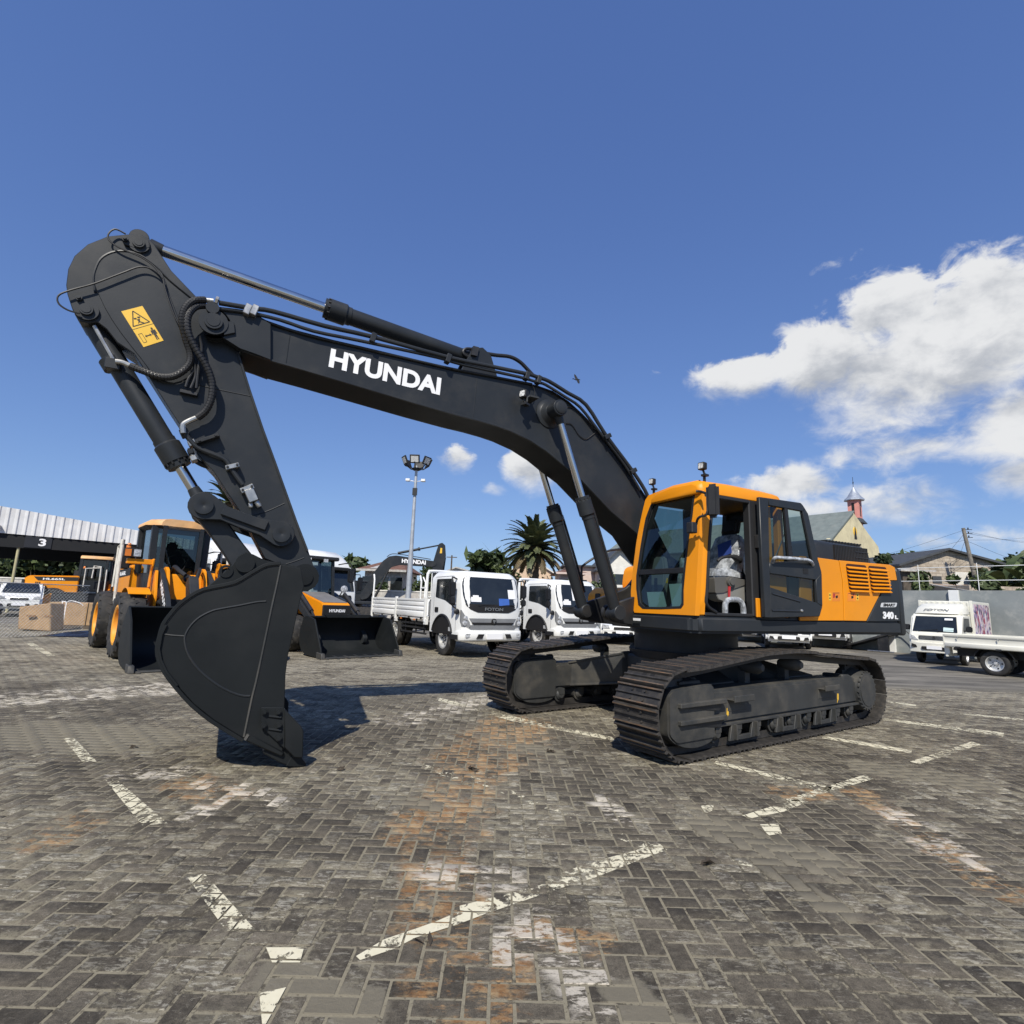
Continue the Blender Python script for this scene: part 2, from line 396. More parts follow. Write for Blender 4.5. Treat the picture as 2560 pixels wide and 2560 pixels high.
RUST = [cap((1230, 2600), (1110, 2300), .30), cap((1110, 2300), (1080, 2080), .42), cap((1080, 2080), (1200, 1900), .6), cap((1200, 1900), (1290, 1810), .9), cap((560, 1990), (480, 1960), .40), cap((2150, 1980), (2500, 2220), .28), cap((1330, 2330), (1480, 2360), .2), cap((120, 2100), (200, 2050), .3), cap((1120, 2450), (1250, 2420), .3), cap((1960, 1980), (2030, 1985), .3)]
PALE = [cap((620, 1985), (520, 1965), .32), cap((480, 2040), (560, 1990), .2), cap((430, 1930), (330, 1930), .35), cap((1100, 2180), (1230, 2200), .3), cap((2250, 2040), (2420, 2160), .35), cap((1400, 2380), (1500, 2500), .25), cap((1000, 1800), (1250, 1740), .6), cap((1250, 2380), (1350, 2300), .22), cap((680, 2000), (620, 1970), .25), cap((0, 1750), (420, 1720), 1.2), cap((1500, 2000), (1560, 2050), .2)]
SAND = [cap((1010, 2000), (1080, 2015), .16), cap((1800, 2070), (2010, 2140), .42), cap((2180, 1920), (2400, 1950), .45), cap((60, 1830), (330, 1850), .9), cap((880, 2520), (930, 2560), .12), cap((1330, 1870), (1380, 1880), .25), cap((700, 2440), (900, 2520), .16), cap((1560, 2480), (1660, 2560), .16), cap((1900, 2150), (2100, 2280), .14)]
def brick_material():
    m = bpy.data.materials.new('grey_block_paver'); m.use_nodes = True; t = m.node_tree; N = NT(t); b = t.nodes['Principled BSDF']
    geo = N.n('ShaderNodeNewGeometry'); pos = geo.outputs['Position']; tc = N.n('ShaderNodeTexCoord'); lx, ly, _ = N.sep(tc.outputs['Object'])
    at = N.n('ShaderNodeAttribute', attribute_name='rnd'); oi = N.n('ShaderNodeObjectInfo')
    rnd = N.m('FRACT', N.m('ADD', at.outputs['Fac'], N.m('MULTIPLY', oi.outputs['Random'], 7.31)))
    rnd2 = N.m('FRACT', N.m('MULTIPLY', rnd, 17.77)); jit = N.m('SUBTRACT', rnd2, .5)
    base = N.mix(rnd, (.068, .0585, .045), (.144, .124, .093))
    fine = N.noise(pos, 230, 4, .75); mid = N.noise(pos, 22, 7, .72); sp = N.noise(N.mapping(pos, loc=(7, 2, 0)), .8, 4, .55)
    k = N.m('MULTIPLY', N.ss(fine, .28, .72, .62, 1.40), N.ss(mid, .32, .68, .72, 1.32)); k = N.m('MULTIPLY', k, N.ss(sp, .3, .7, .84, 1.2))
    sc = N.n('ShaderNodeVectorMath', operation='SCALE'); t.links.new(base, sc.inputs[0]); t.links.new(k, sc.inputs[3]); c = sc.outputs[0]
    # sandy film lying over faces and joints alike
    sm = N.noise(N.mapping(pos, loc=(2, 6, 0)), 6.5, 10, .78, .5)
    smf = N.ss(N.m('ADD', sm, N.m('ADD', N.m('MULTIPLY', N.m('SUBTRACT', sp, .5), .45), N.m('MULTIPLY', jit, .12))), .49, .60)
    c = N.mix(N.m('MULTIPLY', smf, .75), c, N.mix(fine, (.165, .145, .102), (.30, .268, .19)))
    # pale scuffs and lime bloom, streaky across the drive direction
    st = N.noise(N.mapping(pos, scale=(1, 2.8, 1)), 15, 9, .76, .5)
    sf = N.m('MULTIPLY', N.ss(N.m('ADD', st, N.m('MULTIPLY', jit, .13)), .545, .615), N.ss(sp, .36, .60, .25, .85))
    c = N.mix(sf, c, N.mix(mid, (.34, .315, .245), (.52, .48, .385)))
    pit = N.ss(N.noise(N.mapping(pos, loc=(9, 9, 0)), 95, 3, .6), .58, .68); c = N.mix(N.m('MULTIPLY', pit, .6), c, (.040, .036, .029))
    far = N.ss(N.sep(pos)[1], 6.0, 13.0); c = N.mix(N.m('MULTIPLY', far, N.m('MULTIPLY', N.ss(N.noise(N.mapping(pos, scale=(.5, 1.8, 1), loc=(3, 9, 0)), 2.2, 9, .75), .42, .58), .62)), c, (.36, .325, .25))
    wob = N.m('MULTIPLY', N.m('SUBTRACT', N.noise(pos, 4.0, 8, .72), .5), 1.7)
    def region(nm, lo, hi):
        a = N.n('ShaderNodeAttribute', attribute_name=nm); q = [N.n('ShaderNodeAttribute', attribute_name='o'+nm+e, attribute_type='OBJECT').outputs['Fac'] for e in ('', 'x', 'y')]
        v = N.m('ADD', N.m('ADD', a.outputs['Fac'], q[0]), N.m('ADD', N.m('MULTIPLY', q[1], lx), N.m('MULTIPLY', q[2], ly)))
        return N.m('MULTIPLY', N.ss(N.m('ADD', v, wob), lo, hi), N.ss(v, .0, .12))
    n3 = N.noise(N.mapping(pos, loc=(1, 8, 3), scale=(1, 2.2, 1)), 9, 9, .76, .4)
    rf = N.m('MULTIPLY', region('rust', .25, .70), N.ss(N.m('ADD', n3, N.m('MULTIPLY', jit, .16)), .45, .57)); rc = N.mix(N.ss(N.noise(pos, 13, 7, .75), .35, .65), (.27, .125, .042), (.44, .31, .165)); c = N.mix(N.m('MULTIPLY', rf, .80), c, rc)
    n4 = N.noise(N.mapping(pos, loc=(4, 1, 6), scale=(1, 2.4, 1)), 10, 9, .76, .4); pf = N.m('MULTIPLY', region('pale', .25, .75), N.ss(N.m('ADD', n4, N.m('MULTIPLY', jit, .16)), .49, .57)); c = N.mix(N.m('MULTIPLY', pf, .85), c, (.60, .54, .44))
    c = N.mix(N.m('MULTIPLY', region('sand', .22, .5), .88), c, N.mix(fine, (.165, .145, .105), (.235, .21, .155)))
    oil = N.ss(N.noise(N.mapping(pos, loc=(20, 5, 0)), .9, 6, .65), .57, .70); c = N.mix(N.m('MULTIPLY', oil, .5), c, (.050, .046, .038))
    t.links.new(c, b.inputs['Base Color']); b.inputs['Roughness'].default_value = .85; b.inputs['Specular IOR Level'].default_value = .2
    bn = N.n('ShaderNodeBump'); bn.inputs['Strength'].default_value = .8; bn.inputs['Distance'].default_value = .005
    t.links.new(N.m('ADD', fine, N.m('MULTIPLY', mid, 2.0)), bn.inputs['Height']); t.links.new(bn.outputs[0], b.inputs['Normal'])
    return m
M_BRICK = brick_material()
def ground_material():
    m = bpy.data.materials.new('sandy_bed_and_asphalt'); m.use_nodes = True; t = m.node_tree; N = NT(t); b = t.nodes['Principled BSDF']
    geo = N.n('ShaderNodeNewGeometry'); pos = geo.outputs['Position']
    sand = N.mix(N.noise(pos, 60, 6, .75), (.15, .132, .094), (.32, .285, .20)); dk = N.m('ADD', N.noise(pos, 26, 6, .75), N.m('MULTIPLY', N.m('SUBTRACT', N.noise(pos, .9, 4, .6), .5), .7))
    sand = N.mix(N.m('MULTIPLY', N.ss(dk, .50, .60), .85), sand, (.058, .050, .038))
    st = N.noise(N.mapping(pos, scale=(.35, 1.5, 1)), 1.0, 8, .68); asp = N.mix(N.ss(st, .36, .66), (.085, .079, .068), (.235, .215, .178))
    asp = N.mix(N.m('MULTIPLY', N.ss(N.noise(pos, 30, 4, .7), .45, .7), .4), asp, (.17, .155, .13))
    far = N.ss(N.m('ADD', N.sep(pos)[1], N.m('MULTIPLY', N.m('SUBTRACT', N.noise(pos, .6, 3), .5), 3)), YMAX-2.5, YMAX-1.0)
    xr = N.ss(N.m('SUBTRACT', N.sep(pos)[0], N.m('MULTIPLY', N.sep(pos)[1], .62)), -.5, .8); far = N.m('MAXIMUM', far, N.m('MULTIPLY', xr, N.ss(N.sep(pos)[1], 11, 13)))
    c = N.mix(far, sand, asp); t.links.new(c, b.inputs['Base Color']); b.inputs['Roughness'].default_value = .9; b.inputs['Specular IOR Level'].default_value = .2
    bn = N.n('ShaderNodeBump'); bn.inputs['Strength'].default_value = .5; bn.inputs['Distance'].default_value = .006
    t.links.new(N.noise(pos, 70, 5, .7), bn.inputs['Height']); t.links.new(bn.outputs[0], b.inputs['Normal'])
    return m
mb = MB(); mb.add([(-1500, -60, -.0028), (1500, -60, -.0028), (1500, 2500, -.0028), (-1500, 2500, -.0028)], [(0, 1, 2, 3)])
ground = tag(mb.build('ground', ground_material(), fix=False), kind='structure')
ground['label'] = 'grey block-paved yard with sandy joints, worn paint lines and rusty stains'
def brick_geo(L, W, h=.010, ch=.0035):
    a, b_ = L/2-JO, W/2-JO
    vs = [(-a+ch, -b_+ch, 0), (a-ch, -b_+ch, 0), (a-ch, b_-ch, 0), (-a+ch, b_-ch, 0), (-a, -b_, -ch), (a, -b_, -ch), (a, b_, -ch), (-a, b_, -ch), (-a, -b_, -h), (a, -b_, -h), (a, b_, -h), (-a, b_, -h)]
    fs = [(0, 1, 2, 3)]+[(4+i, 4+(i+1) % 4, (i+1) % 4, i) for i in range(4)]+[(8+i, 8+(i+1) % 4, 4+(i+1) % 4, 4+i) for i in range(4)]
    return np.array(vs), fs
GH = brick_geo(2*BW, BW); GV = brick_geo(BW, 2*BW)
def px_size(b): return math.hypot(b[0], b[1])
vis = sorted([b for b in bricks if abs(b[0]) < .97*b[1]+.02 and b[1] > 1.18], key=px_size)[:300]
vset = set(vis)
rng = random.Random(3)
BM = {}
for h, G in ((True, GH), (False, GV)):
    mb = MB(); mb.add(G[0], G[1]); BM[h] = mb.mesh('brick', angle=25); BM[h].materials.append(M_BRICK)
for (x, y, h) in vis:
    o = bpy.data.objects.new('brick', BM[h]); COL.objects.link(o); o.parent = ground
    o.location = (x, y, rng.uniform(-.0016, .0012)); o.rotation_euler = (rng.gauss(0, .006), rng.gauss(0, .006), BROT+rng.gauss(0, .006))
    for nm, L in (('rust', RUST), ('pale', PALE), ('sand', SAND)):
        o['o'+nm] = mask_at(x, y, L); e = .05; o['o'+nm+'x'] = (mask_at(x+e, y, L)-mask_at(x-e, y, L))/(2*e); o['o'+nm+'y'] = (mask_at(x, y+e, L)-mask_at(x, y-e, L))/(2*e)
# the rest, one mesh
nb = 0; V = []; FI = []; RN = []; MK = {'rust': [], 'pale': [], 'sand': []}
for b in bricks:
    if b in vset: continue
    x, y, h = b
    if y > 12 and x > .62*y-.3+.8*math.sin(y*1.7): continue      # asphalt takes over to the right
    G = GH if h else GV; n = 12 if y < 12 else 8; v = G[0][:n].copy(); nf = 9 if n == 12 else 5
    rz = BROT+rng.gauss(0, .006); c_, s_ = math.cos(rz), math.sin(rz); q = v.copy(); q[:, 0] = c_*v[:, 0]-s_*v[:, 1]+x; q[:, 1] = s_*v[:, 0]+c_*v[:, 1]+y
    q[:, 2] += rng.uniform(-.0016, .0012)+v[:, 0]*rng.gauss(0, .006)+v[:, 1]*rng.gauss(0, .006)
    V.append(q); FI.append(np.array(G[1][:nf])+nb); RN.append(np.full(nf, rng.random())); nb += n
    for nm, L in (('rust', RUST), ('pale', PALE), ('sand', SAND)):
        m0 = mask_at(x, y, L); e = .05; gx = (mask_at(x+e, y, L)-mask_at(x-e, y, L))/(2*e); gy = (mask_at(x, y+e, L)-mask_at(x, y-e, L))/(2*e); MK[nm].append(m0+gx*(q[:, 0]-x)+gy*(q[:, 1]-y))
V = np.concatenate(V); FI = np.concatenate(FI); RN = np.concatenate(RN)
me = bpy.data.meshes.new('bricks'); me.vertices.add(len(V)); me.vertices.foreach_set('co', V.ravel().astype(np.float32)); nf = len(FI)
me.loops.add(nf*4); me.loops.foreach_set('vertex_index', FI.ravel().astype(np.int32)); me.polygons.add(nf); me.polygons.foreach_set('loop_start', np.arange(0, nf*4, 4, dtype=np.int32)); me.polygons.foreach_set('loop_total', np.full(nf, 4, dtype=np.int32))
me.update(); at = me.attributes.new('rnd', 'FLOAT', 'FACE'); at.data.foreach_set('value', RN.astype(np.float32)); me.materials.append(M_BRICK)
for nm in MK: a_ = me.attributes.new(nm, 'FLOAT', 'POINT'); a_.data.foreach_set('value', np.concatenate(MK[nm]).astype(np.float32))
me.validate()
bo = bpy.data.objects.new('bricks', me); COL.objects.link(bo); bo.parent = ground; bo['kind'] = 'stuff'
print('bricks', len(bricks), 'faces', nf)

# painted parking lines: worn cream paint lying on the brick tops, broken at the joints
def paint_mat(lo=.45):
    m = bpy.data.materials.new('worn_cream_paint'); m.use_nodes = True; t = m.node_tree; N = NT(t); b = t.nodes['Principled BSDF']; out = t.nodes['Material Output']
    geo = N.n('ShaderNodeNewGeometry'); pos = geo.outputs['Position']
    c = N.mix(N.noise(pos, 25, 5), (.62, .56, .38), (.74, .69, .52)); t.links.new(c, b.inputs['Base Color']); b.inputs['Roughness'].default_value = .75
    w1 = N.noise(pos, 16, 7, .72, .5); w2 = N.noise(N.mapping(pos, loc=(3, 3, 0)), 1.3, 3, .5)
    f = N.ss(N.m('ADD', w1, N.m('MULTIPLY', N.m('SUBTRACT', w2, .5), .55)), lo, lo+.09)
    tr = N.n('ShaderNodeBsdfTransparent'); mx = N.n('ShaderNodeMixShader'); t.links.new(f, mx.inputs[0]); t.links.new(tr.outputs[0], mx.inputs[1]); t.links.new(b.outputs[0], mx.inputs[2]); t.links.new(mx.outputs[0], out.inputs[0])
    return m
M_PAINT = paint_mat(); M_FADED = paint_mat(.545)
def clip_poly(P, Q):    # Sutherland-Hodgman, Q convex ccw
    out = P
    for i in range(len(Q)):
        a = Q[i]; b = Q[(i+1) % len(Q)]; inp = out; out = []
        def side(p): return (b[0]-a[0])*(p[1]-a[1])-(b[1]-a[1])*(p[0]-a[0])
        for k in range(len(inp)):
            p = inp[k]; q = inp[(k+1) % len(inp)]; sp, sq = side(p), side(q)
            if sp >= 0: out.append(p)
            if (sp >= 0) != (sq >= 0): t = sp/(sp-sq); out.append((p[0]+(q[0]-p[0])*t, p[1]+(q[1]-p[1])*t))
        if not out: return []
    return out
def ccw(P):
    a = sum(P[i][0]*P[(i+1) % len(P)][1]-P[(i+1) % len(P)][0]*P[i][1] for i in range(len(P))); return P if a > 0 else P[::-1]
def marking(px, label):
    Q = ccw([gpix(u, v)[:2] for u, v in px]); xs = [p[0] for p in Q]; ys = [p[1] for p in Q]; mb = MB(); n = 0
    for (x, y, h) in bricks:
        if x < min(xs)-.15 or x > max(xs)+.15 or y < min(ys)-.15 or y > max(ys)+.15: continue
        a, b_ = (BW-JO*.9, BW/2-JO*.9) if h else (BW/2-JO*.9, BW-JO*.9)
        B = [(x+cb*p-sb*q, y+sb*p+cb*q) for p, q in ((-a, -b_), (a, -b_), (a, b_), (-a, b_))]; C = clip_poly(Q, B)
        if len(C) >= 3: mb.add([(p[0], p[1], .0030) for p in C], [tuple(range(len(C)))]); n += 1
    if n == 0: mb.add([(p[0], p[1], .003) for p in Q], [tuple(range(len(Q)))])
    o = mb.build('parking_line', M_FADED if 'faded' in label or 'reaching' in label else M_PAINT, fix=False); tag(o, kind='structure'); o['label'] = label
LN = [([(1149, 2266), (1247, 2241), (1345, 2215), (1394, 2187), (1474, 2158), (1590, 2127), (1643, 2106), (1668, 2126), (1594, 2153), (1483, 2197), (1394, 2224), (1252, 2273), (1212, 2286), (1150, 2277)], 'broad cream paint line crossing the rusty streak on the paving'),
      ([(890, 2392), (960, 2350), (1034, 2325), (1090, 2305), (1150, 2279), (1212, 2287), (1140, 2314), (1038, 2346), (985, 2374), (900, 2402)], 'broken end of the broad cream line at the rusty streak'),
      ([(1655, 2120), (1620, 2098), (1500, 2060), (1180, 1940), (1170, 1950), (1490, 2075), (1600, 2120)], 'faded cream line running from the broad line towards the far track'),
      ([(878, 1850), (1150, 1940), (1140, 1952), (872, 1860)], 'worn cream line reaching out of the bucket shadow'),
      ([(1100, 1745), (1300, 1795), (1530, 1843), (1538, 1853), (1290, 1806), (1095, 1752)], 'thin cream line in front of both tracks'),
      ([(1855, 2040), (1990, 1998), (2020, 2005), (1960, 2030), (1880, 2046)], 'short cream dash beside the sandy patch'),
      ([(1960, 2000), (2160, 1938), (2184, 1948), (2080, 1978), (1990, 2005)], 'cream dash joining the thin line beyond the sandy patch'),
      ([(1790, 1903), (2080, 1968), (2075, 1980), (1785, 1910)], 'thin cream line from under the near track to the dash'),
      ([(2060, 1840), (2280, 1876), (2278, 1884), (2055, 1846)], 'thin cream line leaving the middle of the near track'),
      ([(2275, 1905), (2430, 1854), (2452, 1862), (2300, 1911)], 'cream dash on the sandy paving behind the near track'),
      ([(2210, 1796), (2510, 1832), (2508, 1842), (2208, 1801)], 'thin cream line leaving the rear of the near track'),
      ([(2220, 1753), (2290, 1762), (2290, 1766), (2220, 1757)], 'short thin line beside the rear of the near track'),
      ([(2400, 1782), (2560, 1798), (2560, 1802), (2400, 1786)], 'faint thin line across the far paving'),
      ([(158, 1846), (186, 1846), (242, 1905), (205, 1905)], 'cream dash on bare sandy paving left of the bucket'),
      ([(262, 1950), (292, 1950), (420, 2060), (355, 2064)], 'cream dash among white stains left of the bucket'),
      ([(465, 2190), (512, 2186), (640, 2328), (565, 2328)], 'worn cream dash in line with the stained one'),
      ([(665, 2370), (760, 2370), (750, 2408), (680, 2408)], 'flaking cream patch on a single paver'),
      ([(648, 2485), (715, 2470), (665, 2562), (655, 2562)], 'pointed cream paint fragment on the dusty pavers'),
      ([(60, 1606), (80, 1606), (140, 1640), (118, 1640)], 'cream dash near the wire fence'),
      ([(1752, 2015), (1785, 2014), (1780, 2028), (1762, 2035)], 'small cream paint flake beside the sandy patch'),
      ([(1900, 2062), (1945, 2060), (1955, 2085), (1920, 2090)], 'cream paint scraps at the sandy patch'),
      ([(1825, 2148), (1885, 2160), (1880, 2168), (1835, 2160)], 'thin cream scrap below the sandy patch')]
for px, lab in LN: marking(px, lab)
# ================================================================== the tracked excavator
MX, MY, YT, YU = 2.6533, 8.2635, 3.735, R(207)
U = Frame(MX, MY, YU)      # upper structure and boom
T = Frame(MX, MY, YT)      # undercarriage, slewed 7 degrees from the upper structure
DT = YT-YU
EX = thing('excavator', 'large dark grey and orange tracked excavator with its boom raised and bucket on the ground', 'excavator', (MX, MY, 0), YU)
TR = (0, 0, DT)

# ---- crawler tracks
def track_path():
    out = []; r = .44
    out += [(2.02-i*.2, .03) for i in range(21)]
    cx, cz = -2.07, .465
    for k in range(1, 14): a = R(-90-k*180/14); out.append((cx+r*math.cos(a), cz+r*math.sin(a)*.99))
    out += [(-1.6, .925), (-1.18, .955), (-.8, .99), (-.46, 1.03), (.0, 1.045), (.52, 1.03), (1.0, .985), (1.5, .935), (1.85, .905)]
    cx, cz = 2.06, .47
    for k in range(1, 14): a = R(90-k*180/14); out.append((cx+r*math.cos(a), cz+r*math.sin(a)))
    return out
TP = track_path()
def resample(P, n):
    Q = P+[P[0]]; L = [0]
    for i in range(len(P)): L.append(L[-1]+math.dist(Q[i], Q[i+1]))
    res = []
    for k in range(n):
        s = L[-1]*(k+.5)/n; i = max(j for j in range(len(L)) if L[j] <= s); i = min(i, len(P)-1); t = (s-L[i])/(L[i+1]-L[i])
        res.append((Q[i][0]+(Q[i+1][0]-Q[i][0])*t, Q[i][1]+(Q[i+1][1]-Q[i][1])*t))
    return res, L[-1]
NSH = 54
SH, LEN = resample(TP, NSH); PIT = LEN/NSH
def shoe_mesh(slot):
    a = MB(); p = PIT*.98/2
    prof = [(-p, 0), (-p+.012, .030), (-p+.026, .030), (-p+.036, .004), (-.012, .004), (-.008, .026), (.006, .026), (.012, .004), (p-.036, .004), (p-.026, .030), (p-.012, .030), (p, 0), (p, -.008), (-p, -.008)]
    a.prism(prof, -.3, .3, 'y'); nb = len(a.f)
    if slot:
        for y in (-.055, .055): a.box(-.062, -.022, y-.028, y+.028, .0042, .0062)
    else:
        for y in (-.085, .085):
            for x in (-.042, .05): a.cyl((x, y, .002), (x, y, .020), .014, .012, 6)
        a.box(-.06, -.03, -.04, .04, .0042, .0062)
    me = a.mesh('track_shoe', angle=30); me.materials.append(M_TRACK); me.materials.append(M_TRACKED); me.materials.append(M_INK)
    for q in me.polygons:
        c = q.center
        if c.z > .0285 and abs(c.z-.03) < .003: q.material_index = 1
        elif abs(c.z-.0062) < .0004 and abs(c.y) < .1 and q.normal.z > .9: q.material_index = 2
    return me
SHM = [shoe_mesh(False), shoe_mesh(True)]
for side in (1, -1):
    yc = side*1.34
    ch = MB()
    inner = [(x, z) for x, z in TP]
    cx = sum(p[0] for p in inner)/len(inner)
    def inset(P, d):
        n = len(P); o = []
        for i in range(n):
            a = P[i-1]; b = P[(i+1) % n]; dx = b[0]-a[0]; dz = b[1]-a[1]; L = math.hypot(dx, dz) or 1; o.append((P[i][0]+dz/L*d, P[i][1]-dx/L*d))
        return o
    A = inset(TP, .014); B = inset(TP, .095)
    if abs(A[5][1]-.03) > .0 and A[5][1] < .03: A = inset(TP, -.014); B = inset(TP, -.095)
    for y0 in (-.115, .065):
        n = len(A); vs = [(p[0], yc+y0, p[1]) for p in A]+[(p[0], yc+y0, p[1]) for p in B]+[(p[0], yc+y0+.05, p[1]) for p in A]+[(p[0], yc+y0+.05, p[1]) for p in B]
        fs = []
        for i in range(n):
            j = (i+1) % n; fs += [(i, j, n+j, n+i), (2*n+i, 3*n+i, 3*n+j, 2*n+j), (n+i, n+j, 3*n+j, 3*n+i), (i, 2*n+i, 2*n+j, j)]
        ch.add(vs, fs)
    tr = ch.build('crawler_track', M_TRACK, EX, rot=TR)
    for k, (x, z) in enumerate(SH):
        a = SH[k-1]; b = SH[(k+1) % NSH]; ang = math.atan2(b[1]-a[1], b[0]-a[0])    # travel runs clockwise, so the shoe's z points outwards
        o = inst('track_shoe', SHM[1 if (k*7) % 3 == 0 else 0], None, tr, (x, yc, z), (0, -ang, 0))
    # track frame
    def P(x0, x1, y0, y1, z0, z1): mb.box(x0, x1, min(yc+side*y0, yc+side*y1), max(yc+side*y0, yc+side*y1), z0, z1)
    mb = MB()
    sec = [(-.20, .28), (.20, .28), (.20, .60), (.09, .69), (-.20, .69)]
    mb.prism([(-1.86, .30), (1.62, .30), (1.62, .60), (1.45, .66), (-1.70, .66), (-1.86, .58)], yc-side*.16, yc+side*.19, 'y')
    fr = mb.build('track_frame', M_UNDER, EX, bevel=.03, rot=TR, seg=2)
    mb = MB(); P(-1.84, 1.60, .06, .215, .275, .305); mb.build('lower_flange', M_UNDER, fr, bevel=.004)
    # front idler guard with two ribs
    mb = MB(); mb.prism(roundpoly([(1.50, .17), (2.14, .17), (2.26, .26), (2.26, .66), (2.20, .71), (1.72, .735), (1.50, .735)], .05), yc-side*.17, yc+side*.225, 'y')
    g = mb.build('idler_guard', M_UNDER, EX, bevel=.02, rot=TR, seg=2)
    for z in (.36, .53):
        mb = MB(); mb.prism([(1.34, z), (2.12, z), (2.12, z+.045), (1.34, z+.05)], yc+side*.2, yc+side*.27, 'y'); mb.build('guard_rib', M_UNDER, g, bevel=.006)
        mb = MB(); mb.prism([(1.44, z-.075), (2.02, z-.005), (2.12, z-.002), (1.36, z-.002)], yc+side*.2, yc+side*.234, 'y'); mb.build('rib_gusset', M_DARK, g)
    mb = MB(); mb.prism(dense([(1.50, .20), (1.58, .135), (1.80, .105), (2.02, .13), (2.16, .19)], 4), yc-side*.15, yc+side*.21, 'y'); mb.build('guard_skirt', M_UNDER, g, bevel=.008)
    mb = MB(); mb.box(1.60, 1.95, yc-.12, yc+.12, .73, .77); mb.lathe([(0, .05), (.10, .05)], (1.6, yc-side*.05, .74), (-1, 0, 0), 12); mb.build('guard_cap', M_UNDER, g, bevel=.01)
    mb = MB(); mb.lathe([(-.09, .30), (-.06, .37), (-.03, .37), (-.03, .41), (.03, .41), (.03, .37), (.06, .37), (.09, .30)], (2.06, yc, .47), (0, 1, 0), 36); mb.build('idler_wheel', M_TRACK, EX, rot=TR)
    # sprocket and final drive
    mb = MB(); n = 42; pr = []
    for k in range(n): rr = .40 if k % 2 else .335; pr.append((-2.07+rr*math.cos(2*math.pi*k/n), .465+rr*math.sin(2*math.pi*k/n)))
    mb.prism(pr, yc-.035, yc+.035, 'y'); mb.build('drive_sprocket', M_TRACK, EX, rot=TR)
    mb = MB(); y_ = yc-side*.1
    mb.lathe([(0, .30), (.12, .31), (.20, .285), (.32, .27), (.325, .255), (.345, .25), (.345, .215), (.352, .215)], (-2.05, y_, .455), (0, side, 0), 40)
    fd = mb.build('final_drive', M_UNDER, EX, rot=TR)
    mb = MB()
    for k in range(22): a = 2*math.pi*k/22; mb.cyl((-2.05+.262*math.cos(a), y_+side*.325, .455+.262*math.sin(a)), (-2.05+.262*math.cos(a), y_+side*.345, .455+.262*math.sin(a)), .014, n=6)
    mb.build('drive_bolts', M_UNDER, fd)['kind'] = 'stuff'
    mb = MB(); mb.prism([(-1.95, .60), (-1.70, .69), (-1.50, .70), (-1.50, .30), (-1.84, .30), (-1.98, .36)], yc-side*.12, yc+side*.17, 'y'); mb.build('drive_housing', M_UNDER, EX, bevel=.02, rot=TR)
    # rollers
    for k in range(9):
        x = 1.42-k*.38; mb = MB()
        mb.lathe([(-.20, .05), (-.17, .075), (-.15, .075), (-.15, .105), (-.05, .085), (.05, .085), (.15, .105), (.15, .075), (.17, .075), (.20, .045)], (x, yc, .205), (0, 1, 0), 16)
        mb.box(x-.05, x+.05, yc-.205, yc+.205, .215, .30); mb.build('track_roller', M_UNDER, EX, rot=TR)
    for x in (.45, -.45):
        mb = MB(); mb.lathe([(-.16, .04), (-.1, .08), (.1, .08), (.16, .04)], (x, yc, .86), (0, 1, 0), 16); mb.box(x-.05, x+.05, yc-.05-side*.1, yc+.05-side*.1, .62, .84); mb.build('carrier_roller', M_UNDER, EX, rot=TR)
    for x in (.98, .05, -.85):
        mb = MB()
        for dx in (-.24, .16):
            mb.prism([(x+dx-.03, .285), (x+dx+.05, .285), (x+dx+.10, .11), (x+dx-.10, .11)], yc+side*.185, yc+side*.215, 'y')
            mb.box(x+dx, x+dx+.02, yc+side*.2-.03, yc+side*.2+.055, .12, .285)
        mb.box(x-.26, x+.20, yc+side*.19-.02, yc+side*.19+.02, .105, .155); mb.build('track_guard', M_UNDER, EX, rot=TR, bevel=.004)
    for x in (1.05, -.95):
        mb = MB(); mb.box(x-.19, x+.19, yc+side*.19-.04, yc+side*.19+.10, .545, .56); mb.box(x-.19, x+.19, yc+side*.29-.01, yc+side*.29+.006, .53, .60)
        mb.prism([(x-.14, .42), (x+.19, .42), (x+.19, .54), (x-.19, .54)], yc+side*.186, yc+side*.196, 'y'); mb.build('frame_step', M_UNDER, EX, rot=TR, bevel=.006)
    if side == 1:
        for x, s in ((1.23, 1), (-1.28, -1)):
            mb = MB(); y = yc+.1915
            pts = [(x+.03, .34), (x+.012, .385), (x+.022, .385), (x+.012, .46), (x-.02, .455), (x-.012, .38), (x-.005, .38)]
            mb.prism(pts, y, y+.003, 'y'); mb.build('arrow_decal', M_YELLOW, EX, rot=TR)

# ---- car body under the turntable
mb = MB(); mb.lathe([(0, .80), (.10, .82), (.10, .74), (.34, .74), (.34, .80), (.42, .80)], (0, 0, .84), (0, 0, 1), 48); mb.build('swing_bearing', M_DARK, EX)
mb = MB(); mb.prism(roundpoly([(.75, -.8), (.75, .8), (-.75, .8), (-.75, -.8)], .4), .42, .86, 'z'); mb.build('car_body', M_UNDER, EX, rot=TR, bevel=.03)
for sx in (1, -1):
    for sy in (1, -1):
        mb = MB()
        a = [(sx*.30, sy*.5), (sx*.85, sy*.45), (sx*1.22, sy*1.22), (sx*.62, sy*1.22)]
        zt = [.86, .86, .66, .66]; zb = [.44, .44, .33, .33]
        vs = [(p[0], p[1], zb[i]) for i, p in enumerate(a)]+[(p[0], p[1], zt[i]) for i, p in enumerate(a)]
        mb.hexa(vs); lg = mb.build('frame_leg', M_UNDER, EX, rot=TR, bevel=.015)
        mb = MB(); e = .03
        for zz in (zt, zb):
            q = [(p[0]*1.02, p[1], zz[i]-.015) for i, p in enumerate(a)]+[(p[0]*1.02, p[1], zz[i]+.015) for i, p in enumerate(a)]
            mb.hexa(q)
        mb.build('leg_flange', M_UNDER, lg, bevel=.003)

